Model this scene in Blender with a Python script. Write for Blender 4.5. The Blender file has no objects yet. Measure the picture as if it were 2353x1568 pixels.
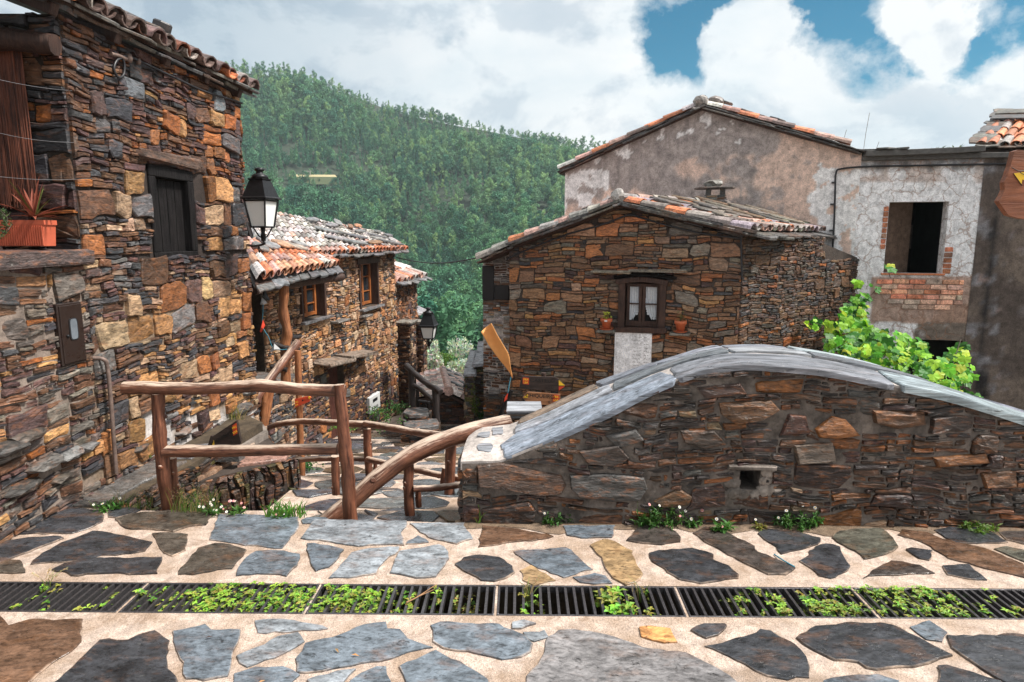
import bpy, math, random
import numpy as np
from mathutils import Vector, Matrix, noise

R = random.Random(7)
SC = bpy.context.scene
COL = SC.collection
# ------------------------------------------------------------------ camera model (2353 x 1568 view of the photo)
F, CX, CY, H = 1500.0, 1176.5, 784.0, 1.8
TH = math.atan(239 / 1500.0)
CT, ST = math.cos(TH), math.sin(TH)
CAM = Vector((0, 0, H))


def ray(x, y):
    a, b = (x - CX) / F, -(y - CY) / F
    return Vector((a, CT + b * ST, -ST + b * CT))


def at(x, y, Y):
    r = ray(x, y)
    return CAM + r * (Y / r.y)


def on(x, y, z=0.0):
    r = ray(x, y)
    return CAM + r * ((z - H) / r.z)


def onplane(x, y, p, n):
    r = ray(x, y)
    return CAM + r * ((p - CAM).dot(n) / r.dot(n))


def px(p):
    d = p - CAM
    f = d.y * CT - d.z * ST
    return CX + F * d.x / f, CY - F * (d.y * ST + d.z * CT) / f


class Frame:
    """vertical wall plane: o origin, d along, n outward normal, z up"""
    def __init__(s, o, d, flip=False):
        s.o = Vector(o); s.d = Vector((d[0], d[1], 0)).normalized()
        s.n = Vector((s.d.y, -s.d.x, 0))
        if flip: s.n = -s.n

    def pt(s, u, v, w=0.0):
        return s.o + s.d * u + Vector((0, 0, v)) + s.n * w

    def uv(s, x, y, w=0.0):
        p = onplane(x, y, s.o + s.n * w, s.n) - s.o
        return p.dot(s.d), p.z

    def u(s, x, y=600): return s.uv(x, y)[0]


# ------------------------------------------------------------------ objects
ROOT = {}


def base_of(o):
    while o.parent is not None: o = o.parent
    return ROOT.get(o, Vector((0, 0, 0)))


def thing(name, loc, label, cat, group=None, kind=None):
    o = bpy.data.objects.new(name, None); COL.objects.link(o)
    o.empty_display_size = .1
    o.location = loc; ROOT[o] = Vector(loc)
    tag(o, label, cat, group, kind)
    return o


def tag(o, label=None, cat=None, group=None, kind=None):
    if label: o['label'] = label
    if cat: o['category'] = cat
    if group: o['group'] = group
    if kind: o['kind'] = kind
    return o


class MB:
    def __init__(s):
        s.v = []; s.f = []; s.c = []; s.m = []; s.sm = []

    def add(s, verts, faces, col=(.5, .5, .5), mi=0, smooth=False):
        k = len(s.v)
        s.v.extend(tuple(p) for p in verts)
        if len(col) and isinstance(col[0], (tuple, list)): s.c.extend(col)
        else: s.c.extend([tuple(col)] * len(verts))
        for f in faces:
            s.f.append(tuple(i + k for i in f)); s.m.append(mi); s.sm.append(smooth)

    def quad(s, a, b, c, d, col=(.5, .5, .5), mi=0): s.add([a, b, c, d], [(0, 1, 2, 3)], col, mi)

    def box(s, c, ax, ay, az, col=(.5, .5, .5), mi=0, jit=0.0, bev=0.0):
        """box from centre and three half axes; bev chamfers corners by shrinking end rings"""
        c = Vector(c); ax, ay, az = Vector(ax), Vector(ay), Vector(az)
        if bev <= 0:
            vs = []
            for k in (-1, 1):
                for i, j in ((-1, -1), (1, -1), (1, 1), (-1, 1)):
                    p = c + ax * i + ay * j + az * k
                    if jit: p = p + Vector((R.uniform(-jit, jit), R.uniform(-jit, jit), R.uniform(-jit, jit)))
                    vs.append(p)
            fs = [(3, 2, 1, 0), (4, 5, 6, 7), (0, 1, 5, 4), (1, 2, 6, 5), (2, 3, 7, 6), (3, 0, 4, 7)]
            s.add(vs, fs, col, mi)
        else:
            lx, ly, lz = ax.length, ay.length, az.length
            b = min(bev, lx * .45, ly * .45, lz * .45)
            vs = []
            for k, sh in ((-1, 1), (-1 + b / lz, 0), (1 - b / lz, 0), (1, 1)):
                bx = (lx - b * sh) / lx; by = (ly - b * sh) / ly; cx = b / lx; cy = b / ly
                for i, j in ((-bx + cx, -by), (bx - cx, -by), (bx, -by + cy), (bx, by - cy), (bx - cx, by), (-bx + cx, by), (-bx, by - cy), (-bx, -by + cy)):
                    p = c + ax * i + ay * j + az * k
                    if jit: p = p + Vector((R.uniform(-jit, jit), R.uniform(-jit, jit), R.uniform(-jit, jit)))
                    vs.append(p)
            fs = [tuple(range(7, -1, -1)), tuple(range(24, 32))]
            for r in range(3):
                for i in range(8):
                    j = (i + 1) % 8
                    fs.append((r * 8 + i, r * 8 + j, r * 8 + 8 + j, r * 8 + 8 + i))
            s.add(vs, fs, col, mi)

    def prism(s, poly, h, col=(.5, .5, .5), mi=0, up=Vector((0, 0, 1)), bev=.0):
        """polygon (list of Vector, ccw seen from +up) extruded by h along up"""
        n = len(poly); up = Vector(up)
        c = sum(poly, Vector()) / n
        vs = [Vector(p) for p in poly]
        if bev > 0:
            vs += [p + up * (h - bev) for p in poly]
            vs += [p + (c - p).normalized() * bev + up * h for p in poly]
            rings = 3
        else:
            vs += [p + up * h for p in poly]; rings = 2
        fs = []
        for r in range(rings - 1):
            for i in range(n):
                j = (i + 1) % n
                fs.append((r * n + i, r * n + j, r * n + n + j, r * n + n + i))
        fs.append(tuple(range((rings - 1) * n, rings * n)))
        fs.append(tuple(range(n - 1, -1, -1)))
        s.add(vs, fs, col, mi)

    def tube(s, path, rad, seg=10, col=(.5, .5, .5), mi=0, rough=0.0, cap=True, seed=0.0, smooth=True, cap_mi=None, grain=False):
        path = [Vector(p) for p in path]
        n = len(path)
        if not isinstance(rad, (list, tuple)): rad = [rad] * n
        vs = []; gc = []; al = R.uniform(0, 40); ph = R.uniform(0, 40); t0 = (path[1] - path[0]).normalized()
        a = t0.orthogonal().normalized()
        for i in range(n):
            t = (path[min(i + 1, n - 1)] - path[max(i - 1, 0)]).normalized()
            a = (a - t * a.dot(t)).normalized(); b = t.cross(a)
            for k in range(seg):
                g = 2 * math.pi * k / seg
                rr = rad[i]
                if rough:
                    q = path[i] + a * math.cos(g) * rad[i] + b * math.sin(g) * rad[i]
                    rr *= 1 + rough * noise.noise(q * (1.2 / max(rad[i], .01)) * .35 + Vector((seed, seed, seed))) + rough * .5 * noise.noise(Vector((math.cos(g) * 1.7, math.sin(g) * 1.7, i * .15 + seed)))
                vs.append(path[i] + (a * math.cos(g) + b * math.sin(g)) * rr)
                if grain: gc.append((ph + math.cos(g) * rad[i], ph + math.sin(g) * rad[i], al + (path[i] - path[0]).length))
        if grain: col = gc
        fs = []
        for i in range(n - 1):
            for k in range(seg):
                l = (k + 1) % seg
                fs.append((i * seg + k, i * seg + l, i * seg + seg + l, i * seg + seg + k))
        s.add(vs, fs, col, mi, smooth)
        if cap:
            cm = mi if cap_mi is None else cap_mi
            for idx, rv in ((0, True), (n - 1, False)):
                ring = vs[idx * seg:(idx + 1) * seg]
                f = tuple(range(seg)); f = f[::-1] if rv else f
                s.add(ring, [f], gc[idx * seg:(idx + 1) * seg] if grain else col, cm)

    def lathe(s, c, prof, seg=16, col=(.5, .5, .5), mi=0, rot=0, smooth=True, axis=None):
        """profile list of (r, z) around vertical axis at c"""
        c = Vector(c); vs = []
        for r, z in prof:
            for k in range(seg):
                g = 2 * math.pi * (k + rot) / seg
                vs.append(c + Vector((r * math.cos(g), r * math.sin(g), z)))
        fs = []
        for i in range(len(prof) - 1):
            for k in range(seg):
                l = (k + 1) % seg
                fs.append((i * seg + k, i * seg + l, i * seg + seg + l, i * seg + seg + k))
        if prof[0][0] > 1e-4: fs.append(tuple(range(seg - 1, -1, -1)))
        if prof[-1][0] > 1e-4: fs.append(tuple((len(prof) - 1) * seg + k for k in range(seg)))
        s.add(vs, fs, col, mi, smooth)

    def build(s, name, mats, parent=None, at_base=False):
        if not isinstance(mats, (list, tuple)): mats = [mats]
        me = bpy.data.meshes.new(name)
        V = np.array(s.v, dtype=np.float64).reshape(-1, 3)
        o = bpy.data.objects.new(name, me)
        if parent is not None:
            b = np.array(base_of(parent)); o.parent = parent
        elif at_base and len(V):
            lo, hi = V.min(0), V.max(0)
            b = np.array([(lo[0] + hi[0]) / 2, (lo[1] + hi[1]) / 2, lo[2]])
            o.location = b; ROOT[o] = Vector(b)
        else:
            b = np.zeros(3); ROOT[o] = Vector((0, 0, 0))
        V = V - b
        me.from_pydata(V.tolist(), [], s.f)
        ca = me.color_attributes.new('Col', 'FLOAT_COLOR', 'POINT')
        cc = np.ones((len(s.v), 4), dtype=np.float32); cc[:, :3] = np.array(s.c, dtype=np.float32).reshape(-1, 3)
        ca.data.foreach_set('color', cc.ravel())
        for m in mats: me.materials.append(m)
        me.polygons.foreach_set('material_index', np.array(s.m, dtype=np.int32))
        me.polygons.foreach_set('use_smooth', np.array(s.sm, dtype=bool))
        me.update()
        COL.objects.link(o)
        return o


# ------------------------------------------------------------------ materials
class NT:
    def __init__(s, name):
        s.m = bpy.data.materials.new(name); s.m.use_nodes = True
        s.t = s.m.node_tree; s.t.nodes.clear()

    def n(s, typ, ins=None, **kw):
        nd = s.t.nodes.new('ShaderNode' + typ)
        for k, v in kw.items(): setattr(nd, k, v)
        for k, v in (ins or {}).items():
            if hasattr(v, 'is_output') or isinstance(v, bpy.types.NodeSocket): s.t.links.new(v, nd.inputs[k])
            else: nd.inputs[k].default_value = v
        return nd

    def ramp(s, fac, stops, interp='LINEAR'):
        nd = s.n('ValToRGB', {'Fac': fac}); e = nd.color_ramp; e.interpolation = interp
        while len(e.elements) < len(stops): e.elements.new(.5)
        for el, (p, c) in zip(e.elements, stops):
            el.position = p; el.color = (c, c, c, 1) if isinstance(c, (int, float)) else (*c, 1)
        return nd.outputs['Color']

    def mix(s, fac, a, b, mode='MIX'):
        nd = s.n('MixRGB', blend_type=mode)
        for k, v in ((0, fac), (1, a), (2, b)):
            if isinstance(v, bpy.types.NodeSocket): s.t.links.new(v, nd.inputs[k])
            elif isinstance(v, (tuple, list)): nd.inputs[k].default_value = (*v, 1)
            else: nd.inputs[k].default_value = v
        return nd.outputs[0]

    def noise(s, vec, scale, detail=4, rough=.55, dist=0.0):
        return s.n('TexNoise', {'Vector': vec, 'Scale': scale, 'Detail': detail, 'Roughness': rough, 'Distortion': dist}).outputs['Fac']

    def mapping(s, vec, scale=(1, 1, 1), rot=(0, 0, 0), loc=(0, 0, 0)):
        return s.n('Mapping', {'Vector': vec, 'Scale': scale, 'Rotation': rot, 'Location': loc}).outputs['Vector']

    def math(s, op, a, b=0.0, clamp=False):
        nd = s.n('Math', operation=op, use_clamp=clamp)
        for k, v in ((0, a), (1, b)):
            if isinstance(v, bpy.types.NodeSocket): s.t.links.new(v, nd.inputs[k])
            else: nd.inputs[k].default_value = v
        return nd.outputs[0]

    def obj(s): return s.n('TexCoord').outputs['Object']
    def col(s): return s.n('Attribute', attribute_name='Col').outputs['Color']

    def out(s, color, rough=.6, bump=None, bstr=.5, bdist=.01, spec=.5, metal=0.0, extra=None, normal=None):
        p = s.n('BsdfPrincipled')
        for k, v in (('Base Color', color), ('Roughness', rough), ('Metallic', metal), ('Specular IOR Level', spec)):
            if isinstance(v, bpy.types.NodeSocket): s.t.links.new(v, p.inputs[k])
            elif isinstance(v, (tuple, list)): p.inputs[k].default_value = (*v, 1)
            else: p.inputs[k].default_value = v
        for k, v in (extra or {}).items():
            if isinstance(v, bpy.types.NodeSocket): s.t.links.new(v, p.inputs[k])
            else: p.inputs[k].default_value = v
        if bump is not None:
            b = s.n('Bump', {'Height': bump, 'Strength': bstr, 'Distance': bdist})
            s.t.links.new(b.outputs[0], p.inputs['Normal'])
        o = s.n('OutputMaterial')
        s.t.links.new(p.outputs[0], o.inputs[0])
        s.p = p
        return s.m


def simple(name, col, rough=.6, metal=0, var=.25, scale=25, bump=.3, bdist=.003, spec=.5, vcol=False, stretch=(1, 1, 1)):
    t = NT(name); v = t.mapping(t.obj(), stretch)
    n1 = t.noise(v, scale, 5, .6)
    f = t.ramp(n1, [(.25, 1 - var), (.75, 1 + var)])
    c = t.mix(1, t.col() if vcol else col, f, 'MULTIPLY')
    r = t.ramp(t.noise(v, scale * .6, 3), [(.3, max(.02, rough - .1)), (.7, min(1, rough + .1))])
    return t.out(c, r, n1 if bump else None, bump, bdist, spec, metal)


def stone_mat(name, stretch=(1, 1, 3.2), rough=(.38, .72), rust=.35, lichen=.25, bump=.7, bdist=.02, lich_col=(.42, .41, .38), spec=.5, grain=26, rcol=(.26, .095, .03), rot=0.0, rs=6.5):
    t = NT(name); ob = t.obj()
    v = t.mapping(ob, stretch, (0, 0, rot))
    big = t.noise(ob, 7, 4, .6)
    fine = t.noise(v, grain, 6, .65, .4)
    mid = t.noise(v, 9, 5, .6, .6)
    c = t.col()
    c = t.mix(1, c, t.ramp(mid, [(.28, .38), (.5, 1.0), (.72, 1.65)]), 'MULTIPLY')
    c = t.mix(t.math('MULTIPLY', t.ramp(t.noise(v, rs, 6, .68, .3), [(.52, 0), (.66, 1)]), rust), c, rcol)
    c = t.mix(1, c, t.ramp(fine, [(.30, .35), (.48, 1.0), (.70, 1.55)]), 'MULTIPLY')
    cr = t.noise(t.mapping(ob, tuple(k * j for k, j in zip(stretch, (1, 1, 1.6)))), grain * .45, 6, .7, .8)
    c = t.mix(1, c, t.ramp(cr, [(.33, .25), (.41, 1)]), 'MULTIPLY')
    li = t.math('MULTIPLY', t.ramp(t.noise(ob, 22, 5, .7), [(.60, 0), (.68, 1)]), t.ramp(big, [(.45, 0), (.6, 1)]))
    c = t.mix(t.math('MULTIPLY', li, lichen), c, lich_col)
    r = t.ramp(t.noise(ob, 13, 4), [(.3, rough[0]), (.7, rough[1])])
    h = t.math('ADD', t.math('ADD', t.math('MULTIPLY', mid, .5), t.math('MULTIPLY', fine, .45)), t.math('MULTIPLY', t.ramp(cr, [(.30, 0), (.44, 1)]), .25))
    return t.out(c, r, h, bump, bdist, spec)


def mortar_mat(name, col, dark=.45, rough=.85, scale=30, bump=.8, stain=.0, scol=(.2, .13, .08), grit=False):
    t = NT(name); ob = t.obj()
    a = t.noise(ob, scale, 6, .7); b = t.noise(ob, scale * .18, 4, .6)
    c = t.mix(t.ramp(b, [(.35, 0), (.65, 1)]), tuple(x * dark for x in col), col)
    if stain: c = t.mix(t.math('MULTIPLY', t.ramp(t.noise(ob, 3.2, 4, .6), [(.45, 0), (.62, 1)]), stain), c, scol)
    c = t.mix(1, c, t.ramp(a, [(.25, .6), (.75, 1.35)]), 'MULTIPLY')
    if grit:      # sand grains, dark grit and washed-out brown dirt
        c = t.mix(1, c, t.ramp(t.noise(ob, 210, 3, .8), [(.36, .30), (.46, 1), (.62, 1.12)]), 'MULTIPLY')
        c = t.mix(t.math('MULTIPLY', t.ramp(t.noise(ob, 11, 7, .75, .6), [(.52, 0), (.62, 1)]), .55), c, (.26, .17, .11))
    return t.out(c, rough, a, bump, .012, .4)


def wood_mat(name, col, col2, axis=2, rough=.6, scale=9, bump=1.0, top=None, spec=.4, log=False):
    """weathered wood, grain stretched along the given object axis (0 x, 1 y, 2 z)"""
    t = NT(name); ob = t.n('Attribute', attribute_name='Col').outputs['Vector'] if log else t.obj()
    st = [1, 1, 1]; st[axis] = .07
    v = t.mapping(ob, st)
    g = t.noise(v, scale * 6, 6, .72, .3); b = t.noise(ob, 6, 4, .6)
    if log: g = t.math('ADD', t.math('MULTIPLY', g, .65), t.math('MULTIPLY', t.noise(t.mapping(ob, (1, 1, .22)), 38, 5, .7), .35))
    c = t.mix(t.ramp(g, [(.38, 0), (.62, 1)]), col, col2)
    if log: c = t.mix(1, c, t.ramp(g, [(.30, .25), (.42, 1)]), 'MULTIPLY')
    c = t.mix(1, c, t.ramp(b, [(.3, .6), (.7, 1.35)]), 'MULTIPLY')
    if top is not None:      # bleached, weathered wood on the upward side of the log
        nz = t.n('SeparateXYZ', {0: t.n('NewGeometry').outputs['Normal']}).outputs[2]
        k = t.math('ADD', nz, t.math('MULTIPLY', t.math('SUBTRACT', g, .5), 3.2))
        c = t.mix(t.ramp(k, [(.50, 0), (.95, 1)]), c, top)
    return t.out(c, rough, g, bump, .012, spec)


M = {}
M['stone'] = stone_mat('schist_rubble')
M['stone_dark'] = stone_mat('dark_wet_schist', rough=(.28, .62), rust=.75, lichen=.45, bump=1.0, rs=9, rcol=(.24, .085, .025))
M['stone_warm'] = stone_mat('warm_schist', rough=(.45, .8), rust=.2, lichen=.15)
M['slab'] = stone_mat('wet_paving_slate', stretch=(.75, 1.35, 1), rough=(.10, .42), rust=.34, lichen=.22, bump=.50, bdist=.014, grain=46, rot=.35, lich_col=(.3, .29, .27), rcol=(.17, .075, .03))
M['coping'] = stone_mat('coping_slate', stretch=(.16, 1.8, 1.8), rough=(.26, .5), rust=.10, lichen=.32, bump=.9, bdist=.015, lich_col=(.55, .53, .5))
M['roof_slate'] = stone_mat('roof_slate', stretch=(1, 1, 1), rough=(.35, .65), rust=.2, lichen=.4, bump=.6, lich_col=(.4, .4, .36))
M['gap'] = mortar_mat('dark_earth_joint', (.07, .052, .042), .45)
M['gap_warm'] = mortar_mat('warm_earth_joint', (.10, .075, .055), .4)
M['mortar_grey'] = mortar_mat('grey_lime_mortar', (.30, .255, .22), .35)
M['mortar'] = mortar_mat('sandy_pavement_mortar', (.70, .555, .46), .62, .8, 80, 1.0, .8, (.38, .27, .19), True)
M['mortar_light'] = mortar_mat('pale_lime_mortar', (.56, .50, .46), .6)
M['dirt'] = mortar_mat('washed_dirt', (.27, .19, .13), .5, .9, 90, 1.0, .5, (.13, .09, .05), True)
M['soil'] = mortar_mat('dark_soil', (.09, .065, .04), .4)
M['log'] = wood_mat('brown_log', (.045, .013, .007), (.22, .085, .045), 2, .5, top=(.52, .40, .31), log=True)
M['log_x'] = wood_mat('brown_log_lying', (.048, .015, .008), (.24, .10, .055), 2, .5, top=(.54, .42, .33), log=True)
M['log_dark'] = wood_mat('black_wet_wood', (.012, .010, .010), (.05, .04, .038), 2, .4, log=True)
M['post'] = wood_mat('orange_brown_post', (.16, .05, .018), (.36, .15, .06), 2, .6, log=True)
M['wood_dark'] = wood_mat('tarred_wood', (.005, .0045, .005), (.018, .016, .016), 2, .65, spec=.12)
M['wood_frame'] = wood_mat('dark_brown_timber', (.03, .014, .010), (.07, .035, .024), 2, .6)
M['wood_varn'] = wood_mat('varnished_orange_wood', (.22, .065, .018), (.36, .13, .04), 2, .35, bump=.2)
M['door'] = wood_mat('brown_door', (.045, .014, .009), (.09, .03, .02), 2, .6)
M['board'] = wood_mat('sign_board_wood', (.16, .052, .024), (.28, .10, .045), 0, .5, bump=.5)
M['board_light'] = wood_mat('light_sign_board_wood', (.24, .10, .045), (.40, .19, .09), 0, .5, bump=.5)
M['board_dark'] = wood_mat('dark_sign_board', (.02, .014, .012), (.05, .032, .026), 0, .5, bump=.5)
M['iron'] = simple('black_iron', (.018, .018, .020), .45, .6, .4, 60, .4, .002)
M['grate'] = simple('cast_iron_grate', (.085, .08, .084), .36, .6, .5, 90, .6, .003)
M['pipe'] = simple('rusty_pipe', (.17, .12, .10), .6, .3, .5, 20, .3)
M['black'] = simple('black_plastic', (.012, .012, .014), .5, 0, .2, 20, 0)
M['cable'] = simple('black_cable', (.015, .015, .018), .5, 0, .2, 20, 0)
M['wire'] = simple('grey_wire', (.25, .25, .26), .4, .5, .2, 20, 0)
M['metal_brown'] = simple('brown_painted_metal', (.024, .014, .011), .35, .1, .12, 40, .1, .001)
M['metal_white'] = simple('white_painted_metal', (.62, .63, .62), .45, 0, .08, 40, .1, .001)
M['terra'] = simple('terracotta_pot', (.50, .13, .05), .65, 0, .15, 30, .2)
M['planter'] = simple('orange_plastic_planter', (.50, .11, .055), .5, 0, .15, 14, .2)
M['tile'] = stone_mat('barrel_tile', (1, 1, 1), (.38, .7), .0, .45, .5, .006, (.45, .42, .38), .5, 50)
M['paint_yellow'] = simple('yellow_paint', (.80, .50, .03), .5, 0, .12, 40, .15, .001)
M['paint_red'] = simple('red_paint', (.55, .06, .02), .5, 0, .12, 40, .15, .001)
M['paint_black'] = simple('black_lettering', (.008, .007, .007), .5, 0, .1, 40, 0)
M['cloth'] = simple('orange_cloth', (.80, .36, .11), .8, 0, .12, 9, .2)
M['cloth_white'] = simple('pale_grey_cloth', (.50, .50, .50), .85, 0, .12, 20, .2)
M['cloth_red'] = simple('red_cloth', (.60, .05, .02), .8, 0, .12, 20, .2)
M['cord'] = simple('blue_cord', (.05, .22, .30), .7, 0, .1, 20, 0)
M['vplaster'] = None


def leaf_mat(name, rough=.5, trans=.35, var=.3):
    t = NT(name)
    oi = t.n('ObjectInfo').outputs['Random']
    c = t.mix(1, t.col(), t.ramp(t.noise(t.obj(), 8, 3), [(.3, 1 - var), (.7, 1 + var)]), 'MULTIPLY')
    c = t.mix(1, c, t.ramp(oi, [(0, .8), (1, 1.2)]), 'MULTIPLY')
    m = t.out(c, rough, None, spec=.35)
    tr = t.n('BsdfTranslucent', {'Color': c})
    mx = t.n('MixShader', {0: trans, 1: t.p.outputs[0], 2: tr.outputs[0]})
    o = [n for n in t.t.nodes if n.type == 'OUTPUT_MATERIAL'][0]
    t.t.links.new(mx.outputs[0], o.inputs[0])
    return m


def tree_mat(name):
    t = NT(name)
    rnd = t.n('ObjectInfo').outputs['Random']
    c = t.mix(1, t.col(), t.ramp(rnd, [(0, (.50, .70, .75)), (.35, (.80, .92, .88)), (.7, (1.15, 1.12, .9)), (1, (1.6, 1.40, .95))]), 'MULTIPLY')
    m = t.out(c, .7, None, spec=.2)
    tr = t.n('BsdfTranslucent', {'Color': c})
    mx = t.n('MixShader', {0: .15, 1: t.p.outputs[0], 2: tr.outputs[0]})
    o = [n for n in t.t.nodes if n.type == 'OUTPUT_MATERIAL'][0]
    t.t.links.new(mx.outputs[0], o.inputs[0])
    return m


def glass_mat(name, tint=(.02, .025, .03), rough=.08):
    t = NT(name)
    return t.out(tint, rough, None, spec=.6)


def frosted_mat(name):
    t = NT(name); ob = t.obj()
    n1 = t.noise(ob, 140, 2, .5)
    m = t.out((.72, .74, .72), .35, n1, .5, .004, .5)
    return m


def plaster_mat(name, bump=.5, crack=0.0, cscale=6.0, ccol=(.30, .16, .10), rough=.85, pit=.6):
    t = NT(name); ob = t.obj()
    a = t.noise(ob, 45, 6, .7); b = t.noise(ob, 9, 5, .65)
    c = t.mix(1, t.col(), t.ramp(a, [(.27, .55), (.5, 1.0), (.73, 1.3)]), 'MULTIPLY')
    c = t.mix(1, c, t.ramp(b, [(.3, .62), (.7, 1.28)]), 'MULTIPLY')
    c = t.mix(1, c, t.ramp(t.noise(t.mapping(ob, (1, 1, .18)), 7, 6, .7), [(.34, .78), (.5, 1.0)]), 'MULTIPLY')
    h = a
    if crack:
        wn = t.n('VectorMath', {0: t.n('TexNoise', {'Vector': ob, 'Scale': 5.0, 'Detail': 5}).outputs['Color'], 1: (.30, .30, .30)}, operation='MULTIPLY')
        w = t.n('VectorMath', {0: ob, 1: wn.outputs[0]}, operation='ADD')
        d = t.n('TexVoronoi', {'Vector': w.outputs[0], 'Scale': cscale, 'Randomness': 1.0}, feature='DISTANCE_TO_EDGE').outputs['Distance']
        k = t.ramp(d, [(.012, 1), (.045, 0)])
        k = t.math('MULTIPLY', k, t.ramp(t.noise(ob, 2.5, 3), [(.36, .25), (.5, 1)]))
        k = t.math('MULTIPLY', k, crack)
        c = t.mix(k, c, ccol)
        h = t.math('SUBTRACT', t.math('MULTIPLY', a, .4), k)
    return t.out(c, rough, h, bump, .012, .3)


M['leaf'] = leaf_mat('green_leaf')
M['leaf_dry'] = leaf_mat('dry_leaf', .7, .2)
M['petal'] = leaf_mat('petal', .7, .3, .1)
M['tree_leaf'] = tree_mat('forest_foliage')
M['bark'] = simple('grey_brown_bark', (.07, .05, .04), .85, 0, .35, 20, .6, .02)
M['glass'] = glass_mat('dark_window_glass')
M['frost'] = frosted_mat('frosted_lamp_glass')
M['plaster'] = plaster_mat('old_stained_plaster')
M['plaster_white'] = plaster_mat('cracked_white_limewash', .7, .6, 3.8)
M['plaster_dark'] = plaster_mat('dark_mouldy_plaster', .6)
M['brick'] = stone_mat('orange_brick', (1, 1, 1), (.7, .9), .0, .2, .5, .006, (.4, .35, .3), .3, 60)
M['concrete'] = simple('grey_concrete', (.10, .095, .09), .85, 0, .35, 14, .5, .01)
M['curtain'] = simple('white_lace_curtain', (.62, .66, .70), .85, 0, .12, 30, .2)
M['painted_dark'] = simple('unlit_black', (.012, .010, .010), .9, 0, .3, 4, 0)  # near-black colour paints in the darkness of unlit openings and rooms
M['reed'] = wood_mat('reed_screen', (.035, .010, .006), (.20, .065, .035), 2, .5)
M['plaque'] = plaster_mat('white_stone_plaque', .3)
M['white_flower'] = M['petal']

# palette (linear base colours of schist)
DK = (.042, .042, .046); BR = (.115, .060, .036); RU = (.24, .085, .030); OC = (.36, .20, .095); TN = (.34, .235, .16)
PU = (.085, .048, .045); GR = (.12, .117, .115); LG = (.28, .27, .26); OR = (.30, .125, .055); BK = (.022, .021, .022)


SAT = 1.15


def pick(ws):
    tot = sum(w for w, _ in ws); r = R.uniform(0, tot)
    for w, c in ws:
        r -= w
        if r <= 0: break
    k = R.uniform(.50, 1.12); l = (c[0] + c[1] + c[2]) / 3
    return tuple(max(.004, (l + (x - l) * SAT) * k * R.uniform(.95, 1.05)) for x in c)


# ------------------------------------------------------------------ rubble walls
def stone(mb, fr, pts, col, prot, depth=-.03, w=None, h=None, mi=0, tilt=.25):
    n = len(pts)
    us = [p[0] for p in pts]; vs_ = [p[1] for p in pts]
    cu, cv = sum(us) / n, sum(vs_) / n
    w = max(us) - min(us); h = max(vs_) - min(vs_)
    if w < .012 or h < .008: return
    ar = abs(sum(pts[i][0] * pts[(i + 1) % n][1] - pts[(i + 1) % n][0] * pts[i][1] for i in range(n))) / 2
    if ar < .25 * w * h: return
    mb_ = min(w, h)
    b = min(.010, .14 * mb_)
    tu, tv = R.uniform(-tilt, tilt) * .12, R.uniform(-tilt, tilt) * .35
    verts = []; cols = []
    rings = [(1.0, depth), (.985, prot - b)]
    su, sv = 1 - 2 * b / w, 1 - 2 * b / h
    big = mb_ > .07
    rings2 = [(su, sv, prot)]
    if big: rings2.append((su * .6, sv * .6, prot + R.uniform(-.003, .006)))
    for s_, wd in rings:
        for (u, v) in pts: verts.append(fr.pt(cu + (u - cu) * s_, cv + (v - cv) * s_, wd)); cols.append(tuple(x * .92 for x in col))
    for ru, rv, wd in rings2:
        for (u, v) in pts:
            du, dv = (u - cu) * ru, (v - cv) * rv
            j = R.gauss(0, .25) * b
            verts.append(fr.pt(cu + du, cv + dv, wd + tu * du / max(w, .01) + tv * dv + j))
            k = R.uniform(.94, 1.06); cols.append(tuple(x * k for x in col))
    verts.append(fr.pt(cu, cv, prot + R.gauss(0, .3) * b)); cols.append(col)
    fs = []
    nr = 2 + len(rings2)
    for r in range(nr - 1):
        for i in range(n):
            j = (i + 1) % n
            fs.append((r * n + i, r * n + j, r * n + n + j, r * n + n + i))
    k = (nr - 1) * n
    for i in range(n): fs.append((k + i, k + (i + 1) % n, nr * n))
    mb.add(verts, fs, cols, mi)


def cell_poly(u0, u1, v0, v1, gap):
    """irregular stone outline in a cell, ccw"""
    u0 += gap; u1 -= gap; v0 += gap; v1 -= gap
    w, h = u1 - u0, v1 - v0
    m = min(w, h)
    c = lambda: R.choice((.05, .08, .12, .2, .42)) * R.uniform(.7, 1.2) * m
    jj = .05 * m
    P = []
    k = [c() for _ in range(8)]
    sk = [R.uniform(-.16, .16) * m for _ in range(4)]
    lx = lambda a, b: [a + (b - a) * t for t in ([.5] if abs(b - a) < .15 else [.3, .66])]
    P.append((u0 + k[0], v0)); P += [(x, v0 + R.uniform(-.3, 1.0) * jj) for x in lx(u0 + k[0], u1 - k[1])]; P.append((u1 - k[1], v0))
    P.append((u1, v0 + k[2])); P.append((u1 + R.uniform(-1, .3) * jj, (v0 + v1) / 2)); P.append((u1, v1 - k[3]))
    P.append((u1 - k[4], v1)); P += [(x, v1 - R.uniform(-.3, 1.0) * jj) for x in lx(u1 - k[4], u0 + k[5])]; P.append((u0 + k[5], v1))
    P.append((u0, v1 - k[6])); P.append((u0 + R.uniform(-.3, 1) * jj, (v0 + v1) / 2)); P.append((u0, v0 + k[7]))
    def sh(x, y):      # skew, so that no two stones share the same shape
        a, b = (x - u0) / w, (y - v0) / h
        return (x + sk[0] * (b - .5) * 1.2, y + sk[1] * (a - .5) + sk[2] * (a - .5) * (b - .5) + R.uniform(-.5, .5) * jj)
    return [sh(*p) for p in P]


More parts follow.
